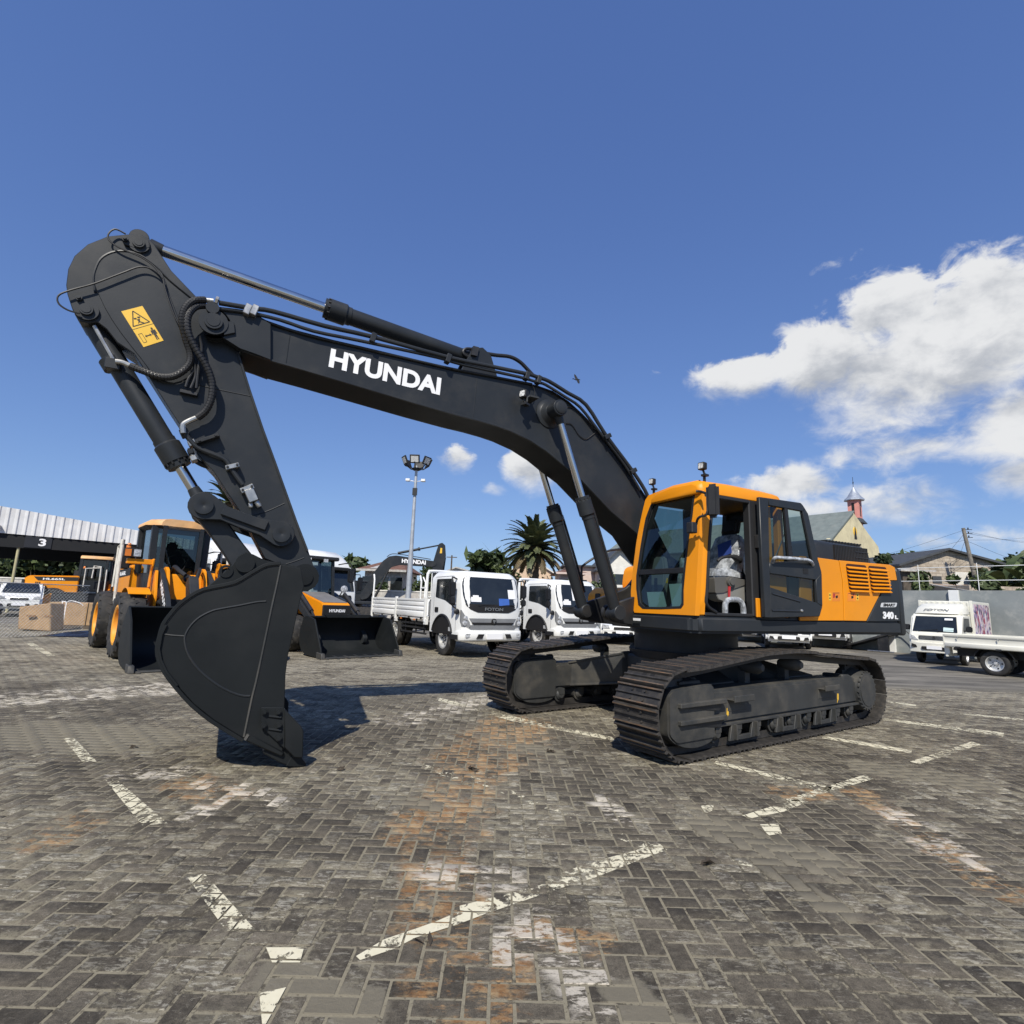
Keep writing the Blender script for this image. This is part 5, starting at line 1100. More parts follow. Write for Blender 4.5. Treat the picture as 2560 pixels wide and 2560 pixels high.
mb = MB(); mb.tube([(.85, .75, 1.5), (.86, .78, 1.8), (.83, .80, 2.05), (.80, .80, 2.2)], .035, 8); mb.build('wrapped_lever', M_PLASTIC, EX)
mb = MB(); mb.tube([(.95, 1.15, 1.5), (.98, 1.17, 1.62), (.92, 1.19, 1.75)], [.05, .06, .06, .05, .03], 8); mb.build('wrapped_pedal', M_PLASTIC, EX)
# ================================================================== parked vehicles
M_VGLASS = mat('vehicle_glass', (.016, .019, .020), .06, var=.3, scale=1.5, spec=.8)
M_GLASSB = glass('loader_glass', (.34, .44, .45), 1.6, .01, .75)
M_HLAMP = mat('headlamp', (.42, .43, .44), .15, var=.5, scale=22, spec=1.0)
M_GREYTRIM = mat('grey_trim', (.20, .205, .21), .45)
M_AMBER = mat('amber_lens', (.70, .20, .03), .3)
M_CREAM = mat('cream_paint', (.76, .74, .64), .4, var=.04, dirt=(.5, .47, .40), dirt_amt=.2, coat=.3)
M_ORUBE = mat('orange_rim', (.80, .34, .02), .45, var=.08, dirt=DUST, dirt_amt=.3)
M_TAPE = mat('wrapped_rail', (.66, .63, .56), .7, var=.1, scale=9, dirt=(.25, .22, .18), dirt_amt=.4, dirt_scale=6)
def P3(fr, u, v): return gpix(u, v)

def wheel(parent, c, r, w, rim=M_STEEL, side=-1, lug=0, rimr=.52, holes=6, dish=.35):
    """tyre with rim; side = direction (along y) of the outer face; lug>0 gives bar treads"""
    x, y, z = c; h = w/2
    prof = [(-h*.82, r*.60), (-h, r*.72), (-h*.98, r*.88), (-h*.80, r*.975), (-h*.5, r), (h*.5, r), (h*.80, r*.975), (h*.98, r*.88), (h, r*.72), (h*.82, r*.60)]
    mb = MB(); mb.lathe(prof, c, (0, 1, 0), 36, caps=False)
    if lug:
        n = lug
        for k in range(n):
            for s in (-1, 1):
                a = 2*math.pi*(k+(.5 if s > 0 else 0))/n; da = .36*2*math.pi/n; hh = r*.045; vs = []
                for yy, ad in ((s*.02*w, -.25), (s*h*.98, .45)):
                    for aa in (a-da/2+ad*2*math.pi/n, a+da/2+ad*2*math.pi/n):
                        rr = r*.985 if abs(yy) < h*.5 else r*.90
                        for r2 in (rr-.02, rr+hh*(1.0 if abs(yy) < h*.5 else 1.5)): vs.append((x+math.cos(aa)*r2, y+yy, z+math.sin(aa)*r2))
                mb.add(vs, [(0, 2, 3, 1), (4, 5, 7, 6), (0, 1, 5, 4), (2, 6, 7, 3), (1, 3, 7, 5), (0, 4, 6, 2)])
    t = mb.build('wheel', M_TYRE, parent, angle=40)
    rr = r*rimr; mb = MB(); d = (0, side, 0)
    mb.lathe([(h*.86, r*.61), (h*.88, rr*1.04), (h*.80, rr*.96), (h*(.80-dish*2), rr*.86), (h*(.72-dish*2), rr*.55), (h*(.84-dish*2), rr*.5), (h*(.84-dish*2), rr*.2), (h*(1.1-dish*2), rr*.17), (h*(1.12-dish*2), .0)], c, d, 30, caps=False); mb.build('rim', rim, t)
    if holes:
        mb = MB(); yy = y+side*h*(.80-dish*2)
        for k in range(holes):
            a = 2*math.pi*k/holes; mb.cyl((x+math.cos(a)*rr*.70, yy-side*.02, z+math.sin(a)*rr*.70), (x+math.cos(a)*rr*.70, yy+side*.010, z+math.sin(a)*rr*.70), rr*.10, n=10)
        mb.build('rim_holes', M_INK, t); t.children[-1]['kind'] = 'stuff'
        mb = MB(); yy = y+side*h*(.84-dish*2)
        for k in range(8): a = 2*math.pi*(k+.5)/8; mb.cyl((x+math.cos(a)*rr*.34, yy, z+math.sin(a)*rr*.34), (x+math.cos(a)*rr*.34, yy+side*.03, z+math.sin(a)*rr*.34), rr*.05, n=6)
        mb.build('wheel_nuts', M_DARK, t); t.children[-1]['kind'] = 'stuff'
    return t
def plate_y(mb, pts, y, t): mb.prism(pts, min(y, y+t), max(y, y+t), 'y')

# ---------------------------------------------------------------- light dropside lorry, x forward from the front axle
def light_lorry(loc, yaw, label, near=True, extras=0):
    L = thing('lorry', label, 'truck', loc, yaw, 'white dropside lorries parked in a row'); W = 1.02; Rw = .475
    def xw(z): return 1.13-.055*max(0, z-1.0)-.14*max(0, z-1.45)**1.25*1.35        # front face profile
    zs = [.62, .80, 1.0, 1.2, 1.4, 1.6, 1.8, 2.0, 2.2, 2.31, 2.38]
    secs = []
    for z in zs:
        k = 1-max(0, z-1.5)**2*.05; rx = xw(z) if z < 2.25 else xw(2.25)-(z-2.25)*1.3; b = -.80+(max(0, z-2.25)*.8); wd = W*k-(.0 if z < 2.25 else (z-2.25)*1.0)
        secs.append([(b, -wd, z), (rx-.32, -wd, z), (rx-.10, -wd*.95, z), (rx-.02, -wd*.78, z), (rx, -wd*.4, z), (rx+.01, 0, z), (rx, wd*.4, z), (rx-.02, wd*.78, z), (rx-.10, wd*.95, z), (rx-.32, wd, z), (b, wd, z)])
    mb = MB(); mb.loft(secs); cabb = mb.build('cab', M_WHITE, L, angle=50)
    # front glass follows the face
    def fface(rows, off, name, m, parent=cabb):
        vs = []; n = 9; fs = []
        for z, w0, w1 in rows:
            k = 1-max(0, z-1.5)**2*.05
            for i in range(n):
                y = (w0+(w1-w0)*i/(n-1))*k; ay = abs(y)/(W*k); dx = 0 if ay < .4 else (-.02*(ay-.4)/.38 if ay < .78 else (-.02-.08*(ay-.78)/.17 if ay < .95 else -.10-.22*(ay-.95)/.05)); vs.append((xw(z)+.01*(1-ay)+dx+off, y, z))
        for r in range(len(rows)-1):
            for i in range(n-1): fs.append((r*n+i, r*n+i+1, (r+1)*n+i+1, (r+1)*n+i))
        mb = MB(); mb.add(vs, fs); return mb.build(name, m, parent, fix=False)
    ws = fface([(1.28, -.62, .62), (1.32, -.74, .74), (1.40, -.83, .83), (1.5, -.88, .88), (1.7, -.93, .93), (1.95, -.945, .945), (2.10, -.93, .93), (2.18, -.90, .90), (2.215, -.84, .84)], .006, 'windscreen', M_VGLASS)
    fface([(1.24, -.50, .50), (1.28, -.63, .63), (1.33, -.75, .75), (1.41, -.85, .85), (1.47, -.88, .88)], .009, 'front_panel', M_INK)
    a, fs = TEXTS['FOTON']; letter('FOTON', M_STEEL, cabb, (xw(1.33)+.036, -.30, 1.295), (0, .60, 0), (0, 0, .085), .006)
    fface([(.97, -.70, .70), (1.02, -.74, .74), (1.08, -.78, .78)], .012, 'upper_grille', M_GREYTRIM); fface([(.90, -.62, .62), (.93, -.68, .68), (.97, -.70, .70)], .014, 'lower_grille', M_INK)
    fface([(.78, -.72, .72), (.84, -.84, .84), (.90, -.74, .74)], .010, 'grille_surround', M_GREYTRIM)
    mb = MB(); c = (xw(1.0)+.03, 0, 1.0); mb.lathe([(0, .085), (.015, .08), (.02, .06)], c, (1, 0, 0), 20); em = mb.build('emblem', M_INK, cabb)
    mb = MB()
    mb.prism([(-.04, 1.05), (.012, 1.05), (-.02, .96)], c[0]+.018, c[0]+.026, 'x'); mb.build('emblem_mark', M_STEEL, em)
    mb = MB(); mb.prism([(.022, 1.04), (.050, 1.03), (.0, .945), (-.008, .97)], c[0]+.018, c[0]+.026, 'x'); mb.build('emblem_mark', M_STEEL, em)
    for s in (-1, 1):
        q = [(.74, .84), (.965, .86), (.985, 1.0), (.98, 1.30), (.93, 1.22), (.84, 1.08), (.76, .98)]
        vs = []; 
        for off in (.020, -.05):
            for y, z in q:
                ay = y/W; dx = (-.02*(ay-.4)/.38 if ay < .78 else (-.02-.08*(ay-.78)/.17)); vs.append((xw(z)+dx+off, s*y, z))
        n = len(q); mb = MB(); mb.add(vs, [tuple(range(n)), tuple(range(n, 2*n))[::-1]]+[(i, (i+1) % n, n+(i+1) % n, n+i) for i in range(n)]); hl = mb.build('headlight', M_GREYTRIM, cabb)
        for (cy, cz, r) in ((.87, 1.08, .065), (.89, .95, .075)):
            mb = MB(); ay = cy/W; dx = -.02-.08*max(0, ay-.78)/.17; mb.lathe([(0, r), (.02, r*.95), (.03, r*.5), (.034, 0)], (xw(cz)+dx+.02, s*cy, cz), (1, 0, 0), 16, caps=False); mb.build('lens', M_HLAMP, hl)
        # wheel arch, door lines, window, handle, mirrors
        y = s*(W+.004)
        mb = MB(); arch = [(.60*math.cos(R(t)), .50+.60*math.sin(R(t))) for t in range(0, 181, 15)]
        plate_y(mb, [(x, max(z, .60)) for x, z in arch], y-s*.3, s*.302); mb.build('wheel_arch', M_INK, cabb)
        mb = MB(); mb.tube([(x*1.05, s*(W+.005), .47+(z-.47)*1.05) for x, z in arch if z > .6], .035, 6, 2); mb.build('arch_trim', M_BLACK, cabb)
        k = 1-.3**2*.05
        q = roundpoly([(-.50, 1.63), (-.50, 2.16), (.52, 2.16), (.70, 1.75), (.74, 1.42), (.56, 1.40), (.10, 1.55)], .05)
        mb = MB()
        vs = [(x, s*(W*(1-max(0, z-1.5)**2*.05)+.006), z) for x, z in q]; mb.add(vs, [tuple(range(len(q)))]); mb.build('door_window', M_VGLASS, cabb, fix=False)
        mb = MB(); mb.tube([(.80, s*(W+.003), .72), (.80, s*(W+.003), 1.35), (.76, s*(W+.0), 1.8), (.58, s*(W-.02), 2.24)], .006, 4, 3); mb.tube([(-.60, s*(W+.003), 1.1), (-.60, s*(W+.001), 1.6), (-.57, s*(W-.03), 2.22), (.5, s*(W-.03), 2.24)], .006, 4, 0); mb.build('door_gap', M_GREYTRIM, cabb)
        mb = MB(); mb.prism(rrect(-.50, -.28, 1.20, 1.34, .03), min(y, y+s*.012), max(y, y+s*.012), 'y'); mb.build('door_handle', M_INK, cabb)
        mb = MB(); mb.prism(rrect(.44, .56, .86, .885, .008), min(y, y+s*.008), max(y, y+s*.008), 'y'); mb.build('side_badge', M_DARK, cabb)
        mb = MB(); mb.prism(rrect(.40, .56, .70, .81, .01), min(y, y+s*.004), max(y, y+s*.004), 'y'); mb.build('sticker', mat('grey_sticker', (.45, .46, .46), .6), cabb)
        mb = MB(); mb.box(.56, .98, s*W-.05, s*W+.02, .50, .63); mb.build('step', M_DARK, L)
        M = Matrix.Translation((.86, s*1.20, 1.86)); mb = MB(); mb.box(-.05, .05, -.10, .10, -.19, .19, M); mir = mb.build('mirror', M_BLACK, cabb, bevel=.03, seg=2)
        mb = MB(); mb.box(.81, .91, s*1.20-.09, s*1.20+.09, 1.44, 1.63); mb.build('lower_mirror', M_BLACK, mir, bevel=.03, seg=2)
        mb = MB(); mb.tube([(.70, s*.98, 2.14), (.78, s*1.15, 2.18), (.86, s*1.22, 2.12), (.87, s*1.22, 1.7), (.86, s*1.18, 1.42), (.80, s*1.04, 1.34)], .022, 8, 3); mb.build('mirror_arm', M_BLACK, mir)
        mb = MB(); mb.lathe([(-.05, .02), (-.03, .07), (.02, .08), (.04, .05)], (.94, s*1.08, 1.25), (1, s*.2, 0), 14); mb.build('kerb_mirror', M_BLACK, mir)
    # bumper
    secs = []
    for z, o, k in ((.46, -.03, .97), (.50, .02, 1), (.60, .04, 1.01), (.70, .03, 1.01), (.745, 0, 1)):
        secs.append([(.78, -W*k, z), (1.02, -W*k, z), (1.12+o, -W*.90*k, z), (1.18+o, -W*.55*k, z), (1.20+o, 0, z), (1.18+o, W*.55*k, z), (1.12+o, W*.90*k, z), (1.02, W*k, z), (.78, W*k, z)])
    mb = MB(); mb.loft(secs); bmp = mb.build('bumper', M_WHITE, L, bevel=.01)
    for s in (-1, 1):
        mb = MB(); q = [(.40, .54), (.58, .54), (.52, .66), (.34, .66)]; mb.prism([(s*a, b) for a, b in q], 1.10, 1.235, 'x'); mb.build('bumper_vent', M_INK, bmp)
        mb = MB(); mb.prism([(s*a, b) for a, b in rrect(.74, .90, .57, .67, .03)], 1.06, 1.185, 'x'); mb.build('fog_lamp', M_HLAMP, bmp)
    mb = MB(); mb.box(1.225, 1.25, -.26, .26, .52, .67); mb.build('number_plate', M_LETTER, bmp)
    # things in the windscreen
    if extras:
        def card(y0, z0, w_, h_, m, name): fface([(z0, y0, y0+w_), (z0+h_, y0, y0+w_)], .011, name, m)
        M_BL = mat('blue_leaflet', (.05, .13, .45), .5)
        card(-.72, 1.53, .32, .13, M_LETTER, 'paper'); card(-.66, 1.66, .18, .05, M_LETTER, 'paper')
        if extras == 1: card(.18, 1.44, .36, .20, M_BL, 'leaflet'); card(.52, 1.64, .26, .26, M_LETTER, 'paper')
        else: card(-.30, 1.68, .22, .44, M_LETTER, 'paper')
    for (a, b, c_) in ((-.5, .02, 1.42), (.2, .68, 1.43)):
        mb = MB(); mb.tube([(xw(1.42)+.02, a, 1.425), (xw(1.46)+.02, (a+b)/2, 1.455), (xw(1.45)+.015, b, 1.46)], .009, 5, 2); mb.build('wiper', M_BLACK, ws)
    # chassis and bed
    mb = MB(); mb.box(-5.5, .9, -.42, -.32, .55, .75); mb.box(-5.5, .9, .32, .42, .55, .75); mb.box(-.7, .9, -.8, .8, .45, .62); mb.build('chassis', M_DARK, L)
    bed = MB(); bed.box(-5.65, -1.06, -1.04, 1.04, .96, 1.04); bd = bed.build('bed_floor', M_WHITE, L)
    for s in (-1, 1):
        for x0, x1 in ((-5.63, -3.42), (-3.32, -1.10)):
            mb = MB(); prof = [(0, 1.0), (0, 1.56), (-.02*s, 1.56)]
            z0 = 1.0; pr = [(1.0, 0), (1.02, .02), (1.16, .02), (1.18, 0), (1.20, 0), (1.22, .02), (1.30, .02), (1.32, 0), (1.34, 0), (1.36, .02), (1.46, .02), (1.48, 0), (1.50, .03), (1.57, .03), (1.57, -.03), (1.0, -.03)]
            mb.prism([(s*(1.05+o), z) for z, o in pr], x0, x1, 'x'); dp = mb.build('dropside', M_WHITE, L, bevel=.004)
            for x in (x0+.2, (x0+x1)/2, x1-.2):
                mb = MB(); mb.box(x-.05, x+.05, s*1.09-.012, s*1.09+.012, .95, 1.02); mb.build('hinge', M_DARK, dp)
        for x in (-5.65, -3.37, -1.08):
            mb = MB(); mb.box(x-.045, x+.045, s*1.06-.035, s*1.06+.04, .88, 1.62 if x > -4 else 1.58); mb.box(x-.05, x+.13, s*1.05-.03, s*1.05+.05, .80, .97); mb.build('bed_post', M_WHITE, L, bevel=.006)
        mb = MB()
        for z in (.52, .68, .80): mb.box(-3.0, -1.1, s*.98-.02, s*.98+.02, z-.025, z+.025)
        for x in (-2.7, -1.9, -1.3): mb.box(x-.02, x+.02, s*.95-.02, s*.95+.02, .5, .96)
        mb.build('side_guard', M_DARK, L)
        for x in (-2.95, -1.9): mb = MB(); mb.box(x, x+.1, s*1.06-.01, s*1.06+.012, .90, .94); mb.build('marker_lamp', M_AMBER, L)
        wheel(L, (0, s*.88, Rw), Rw, .23, mat('silver_rim', (.62, .62, .60), .35, metal=.5), s, lug=0, holes=8)
        for dy in (.62, .90): wheel(L, (-3.55, s*dy, Rw), Rw, .22, MATS['silver_rim'], s, holes=0)
        mb = MB(); arc_ = [(-3.55+.55*math.cos(R(t)), .45+.52*math.sin(R(t))) for t in range(10, 171, 20)]; mb.strip(arc_, s*.55 if s > 0 else -1.02, 1.02 if s > 0 else -.55, .02); mb.build('mudguard', M_DARK, L)
        mb = MB(); mb.strip([(-.62, .5), (-.66, .75), (-.55, 1.0), (-.40, 1.05)], .62 if s > 0 else -1.0, 1.0 if s > 0 else -.62, .03); mb.build('mudguard', M_DARK, L)
    mb = MB(); mb.prism([(-1.04, 1.0), (1.04, 1.0), (1.04, 1.57), (-1.04, 1.57)], -5.66, -5.62, 'x'); mb.build('tailgate', M_WHITE, L)
    # headboard hoop and rails, rear uprights
    mb = MB(); mb.tube([(-1.08, -1.05, 1.0), (-1.08, -1.05, 2.2), (-1.08, -1.0, 2.36), (-1.08, -.85, 2.42), (-1.08, .85, 2.42), (-1.08, 1.0, 2.36), (-1.08, 1.05, 2.2), (-1.08, 1.05, 1.0)], .045, 8, 3); hb = mb.build('headboard', M_WHITE, L)
    for y in [-.9+.18*k for k in range(11)]: mb = MB(); mb.cyl((-1.08, y, 1.05), (-1.08, y, 2.40), .016, n=6); mb.build('headboard_bar', M_WHITE, hb)
    mb = MB(); mb.cyl((-1.08, -1.05, 1.62), (-1.08, 1.05, 1.62), .025, n=6); mb.build('headboard_rail', M_WHITE, hb)
    mb = MB()
    for x in (-1.2,): mb.box(-1.02, -.86, -.95, -.78, 1.0, 1.55)
    ai = mb.build('air_intake', M_DARK, L)
    mb = MB(); mb.prism(rrect(-1.0, -.88, 1.05, 1.5, .02), -1.0, -.952, 'y'); mb.build('intake_grille', M_GREYTRIM, ai)
    for s in (-1, 1):
        mb = MB(); mb.tube([(-5.65, s*1.05, 1.55), (-5.65, s*1.05, 2.22), (-5.82, s*1.02, 2.42)], .03, 6, 0); mb.build('rear_upright', M_WHITE, L)
        mb = MB(); mb.tube([(-1.5, s*1.05, 1.55), (-1.5, s*1.05, 2.1), (-1.66, s*1.02, 2.28)], .028, 6, 0); mb.tube([(-1.5, s*1.05, 1.9), (-1.1, s*1.05, 1.9)], .022, 6, 0); mb.build('side_upright', M_WHITE, L)
    return L
YT2 = R(304)
fwx, fwy = math.cos(YT2), math.sin(YT2); rgx, rgy = math.sin(YT2), -math.cos(YT2)     # heading, and the lorry's right hand side
def axle_from_wheel(u, v, half): p = gpix(u, v); return (p[0]-rgx*half, p[1]-rgy*half, 0)
lorry = light_lorry(axle_from_wheel(1104, 1638, .98), YT2, 'white dropside lorry with a blue leaflet behind its windscreen', extras=1)
light_lorry(axle_from_wheel(1342, 1621, .98), YT2, 'white dropside lorry partly hidden by the excavator handrail', extras=2)

# ---------------------------------------------------------------- small lorries by the wall
def small_lorry(loc, yaw, label, kind, group=None):
    L = thing('small_lorry', label, 'truck', loc, yaw, group); W = .83; Rw = .33
    prof = [(-.55, .50), (1.02, .45), (1.12, .62), (1.10, .98), (.98, 1.12), (.62, 1.72), (.50, 1.78), (-.50, 1.82), (-.60, 1.74)]
    mb = MB(); mb.prism(prof, -W, W, 'y'); c = mb.build('cab', M_CREAM, L, bevel=.07, seg=3, angle=50)
    def fx(z): return 1.02-(z-1.10)*.60/.60 if z > 1.10 else 1.12
    vs = [(.965+.025, -.74, 1.17), (.965+.025, .74, 1.17), (.985, .70, 1.15), (.985, -.70, 1.15)]
    mb = MB(); mb.add([(.985, -.72, 1.15), (.985, .72, 1.15), (.655, .66, 1.70), (.655, -.66, 1.70)], [(0, 1, 2, 3)]); ws = mb.build('windscreen', M_VGLASS, c, fix=False)
    for s in (-1, 1):
        y = s*(W+.003)
        q = roundpoly([(-.30, 1.16), (-.30, 1.66), (.42, 1.66), (.66, 1.20)], .05); mb = MB(); plate_y(mb, q, y, s*.004); mb.build('door_window', M_VGLASS, c)
        mb = MB(); mb.tube([(.72, y, .62), (.72, y, 1.15), (.45, y, 1.7)], .006, 4, 0); mb.tube([(-.36, y, .6), (-.36, y, 1.72)], .006, 4, 0); mb.build('door_gap', M_GREYTRIM, c)
        mb = MB(); mb.prism([(s*a, b) for a, b in [(.52, .84), (.80, .86), (.80, 1.02), (.66, .98)]], 1.06, 1.125, 'x'); mb.build('headlight', M_HLAMP, c)
        mb = MB(); mb.prism([(s*a, b) for a, b in [(.56, .56), (.76, .58), (.74, .70), (.60, .66)]], 1.08, 1.15, 'x'); mb.build('bumper_vent', M_INK, c)
        mb = MB(); mb.box(.52, .62, s*1.0-.10, s*1.0+.10, 1.18, 1.38); mr = mb.build('mirror', M_BLACK, c, bevel=.03, seg=2)
        mb = MB(); mb.tube([(.58, s*.82, 1.2), (.58, s*.95, 1.24)], .02, 6, 0); mb.build('mirror_arm', M_BLACK, mr)
        mb = MB(); mb.prism([(.44*math.cos(R(t)), max(.46, .36+.44*math.sin(R(t)))) for t in range(0, 181, 15)], min(y-s*.25, y+s*.002), max(y-s*.25, y+s*.002), 'y'); mb.build('wheel_arch', M_INK, c)
    mb = MB(); mb.prism(rrect(-.50, .50, .86, 1.0, .03), 1.08, 1.122, 'x'); g = mb.build('grille', M_INK, c)
    for z in (.89, .93, .97): mb = MB(); mb.box(1.118, 1.132, -.48, .48, z-.008, z+.008); mb.build('grille_bar', M_STEEL, g)
    mb = MB(); mb.lathe([(0, .05), (.02, .045)], (1.13, 0, .94), (1, 0, 0), 14); mb.build('emblem', M_DARK, g)
    secs = [[(.70, -W-.01, z), (1.08, -W-.01, z), (1.17, -.5, z), (1.19, 0, z), (1.17, .5, z), (1.08, W+.01, z), (.70, W+.01, z)] for z in (.40, .44, .70, .76)]
    mb = MB(); mb.loft(secs); bp_ = mb.build('bumper', M_CREAM, L, bevel=.02)
    mb = MB(); mb.prism(rrect(-.42, .42, .50, .62, .04), 1.17, 1.205, 'x'); mb.build('air_inlet', M_INK, bp_)
    mb = MB(); mb.box(1.20, 1.222, -.24, .24, .53, .65); mb.build('number_plate', M_LETTER, bp_)
    mb = MB(); mb.tube([(1.0, -.5, 1.17), (.96, .1, 1.24)], .009, 5, 0); mb.tube([(1.0, .1, 1.17), (.96, .62, 1.22)], .009, 5, 0); mb.build('wiper', M_BLACK, ws)
    mb = MB(); mb.add([(.74, .30, 1.575), (.74, .56, 1.575), (.70, .56, 1.64), (.70, .30, 1.64)], [(0, 1, 2, 3)]); mb.v = [(x+.02, y, z) for x, y, z in mb.v]; mb.build('sticker', M_LETTER, ws, fix=False)
    mb = MB(); mb.add([(1.0, .28, 1.17), (1.0, .60, 1.17), (.91, .60, 1.30), (.91, .28, 1.32)], [(0, 1, 2, 3)]); mb.build('paper', M_PAPER, ws, fix=False)
    mb = MB(); mb.box(-3.2, .8, -.38, -.28, .45, .72); mb.box(-3.2, .8, .28, .38, .45, .72); mb.build('chassis', M_DARK, L)
    silver = mat('silver_rim', (.62, .62, .60), .35, metal=.5)
    for s in (-1, 1):
        wheel(L, (.25, s*.70, Rw), Rw, .20, silver, s, holes=5, rimr=.60, dish=.25)
        for dy in ((.52, .74) if kind == 'flat' else (.70,)): wheel(L, (-2.25, s*dy, Rw), Rw, .19, silver, s, holes=5, rimr=.60, dish=.42)
        mb = MB(); mb.strip([(-2.25+.46*math.cos(R(t)), .36+.44*math.sin(R(t))) for t in range(15, 166, 15)], .42 if s > 0 else -.86, .86 if s > 0 else -.42, .015); mb.build('mudguard', M_DARK, L)
    if kind == 'flat':
        mb = MB(); mb.box(-3.30, -.68, -.93, .93, .72, .78); mb.build('bed_floor', M_CREAM, L)
        for s in (-1, 1):
            pr = [(.70, 0), (.72, .025), (.82, .025), (.84, 0), (.98, 0), (1.0, .02), (1.02, .03), (1.07, .03), (1.07, -.03), (.70, -.03)]
            mb = MB(); mb.prism([(s*(.94+o), z) for z, o in pr], -3.30, -.68, 'x'); d = mb.build('dropside', M_CREAM, L, bevel=.004)
            for x in (-3.0, -2.1, -1.2): mb = MB(); mb.box(x-.06, x+.06, s*.965-.01, s*.965+.012, .68, .73); mb.build('hinge', M_DARK, d); mb = MB(); mb.tube([(x, s*.975, 1.0), (x+.03, s*.99, .95)], .012, 5, 0); mb.build('hook', M_STEEL, d)
        for x in (-3.32, -.66): mb = MB(); mb.box(x-.02, x+.02, -.95, .95, .70, 1.06); mb.build('end_board', M_CREAM, L, bevel=.005)
        mb = MB(); mb.box(-3.37, -3.25, -.80, -.55, .50, .72); mb.box(-3.37, -3.25, .55, .80, .50, .72); mb.box(-3.35, -3.29, -.8, .8, .42, .50); mb.build('rear_bar', M_CREAM, L)
    else:
        mb = MB(); mb.box(-3.6, -.72, -.90, .90, .70, 2.30); bx = mb.build('cargo_box', M_CREAM, L, bevel=.02)
        for k in range(9): mb = MB(); y = -.78+k*.195; mb.box(-.725, -.70, y-.045, y+.045, 1.9, 2.26); mb.build('box_rib', M_CREAM, bx, bevel=.006)
        for s in (-1, 1): mb = MB(); mb.box(-.78, -.69, s*.86-.05, s*.86+.05, .70, 2.32); mb.build('corner_post', M_CREAM, bx, bevel=.008)
        secs = [[(.55, -.72, 1.79), (.60, 0, 1.80), (.55, .72, 1.79), (.0, .80, 1.79), (-.55, .84, 1.80), (-.55, -.84, 1.80), (.0, -.80, 1.79)], [(.40, -.66, 1.98), (.44, 0, 2.0), (.40, .66, 1.98), (.0, .74, 2.04), (-.58, .78, 2.08), (-.58, -.78, 2.08), (.0, -.74, 2.04)], [(.05, -.55, 2.14), (.08, 0, 2.16), (.05, .55, 2.14), (-.2, .64, 2.18), (-.6, .68, 2.20), (-.6, -.68, 2.20), (-.2, -.64, 2.18)]]
        mb = MB(); mb.loft(secs); df = mb.build('roof_deflector', M_CREAM, L, bevel=.02, angle=50)
        letter('FOTONs', M_GREYTRIM, df, (.525, -.42, 1.90), (0, .84, 0), (-.06, 0, .075), .008)
        # printed poster covering the box side
        m = bpy.data.materials.new('printed_poster'); m.use_nodes = True; t = m.node_tree; N = NT(t); b = t.nodes['Principled BSDF']; tc = N.n('ShaderNodeTexCoord'); v = N.mapping(tc.outputs['Object'], scale=(1.3, 1, .9))
        def vor(sc, loc):
            vn = N.n('ShaderNodeTexVoronoi'); t.links.new(N.mapping(v, loc=loc), vn.inputs['Vector']); vn.inputs['Scale'].default_value = sc; return vn.outputs['Color']
        r1, g1, b1_ = N.sep(vor(4.0, (0, 0, 0))); c_ = N.mix(N.ss(r1, .35, .6), (.55, .36, .42), (.62, .58, .62)); c_ = N.mix(N.ss(g1, .62, .66), c_, (.30, .05, .09)); c_ = N.mix(N.ss(b1_, .70, .74), c_, (.06, .07, .12)); r2, g2, _ = N.sep(vor(9.0, (3, 0, 1))); c_ = N.mix(N.m('MULTIPLY', N.ss(r2, .72, .76), .8), c_, (.70, .62, .60)); c_ = N.mix(N.m('MULTIPLY', N.ss(g2, .86, .9), .8), c_, (.16, .12, .34))
        t.links.new(c_, b.inputs['Base Color']); b.inputs['Roughness'].default_value = .5; MATS['poster'] = m
        for x0, x1 in ((-1.50, -.86), (-2.45, -1.53), (-3.40, -2.48)): mb = MB(); mb.box(x0, x1, .900, .906, .80, 2.20); mb.build('poster', m, bx)
    return L
q = gpix(2490, 1690); YF = R(304); bx_ = (math.sin(YF), -math.cos(YF))
wx, wy = q[0]-bx_[0]*.83, q[1]-bx_[1]*.83
small_lorry((wx+math.cos(YF)*2.25, wy+math.sin(YF)*2.25, 0), YF, 'cream flatbed lorry with low dropsides and twin rear wheels', 'flat')
q = gpix(2288, 1653); YB = R(219); rx_ = (math.sin(YB), -math.cos(YB))
box_lorry = small_lorry((q[0]-rx_[0]*.78-math.cos(YB)*.25, q[1]-rx_[1]*.78-math.sin(YB)*.25, 0), YB, 'cream box lorry with a printed poster on its cargo box', 'box')
box_lorry.scale = (.92, .84, .92)

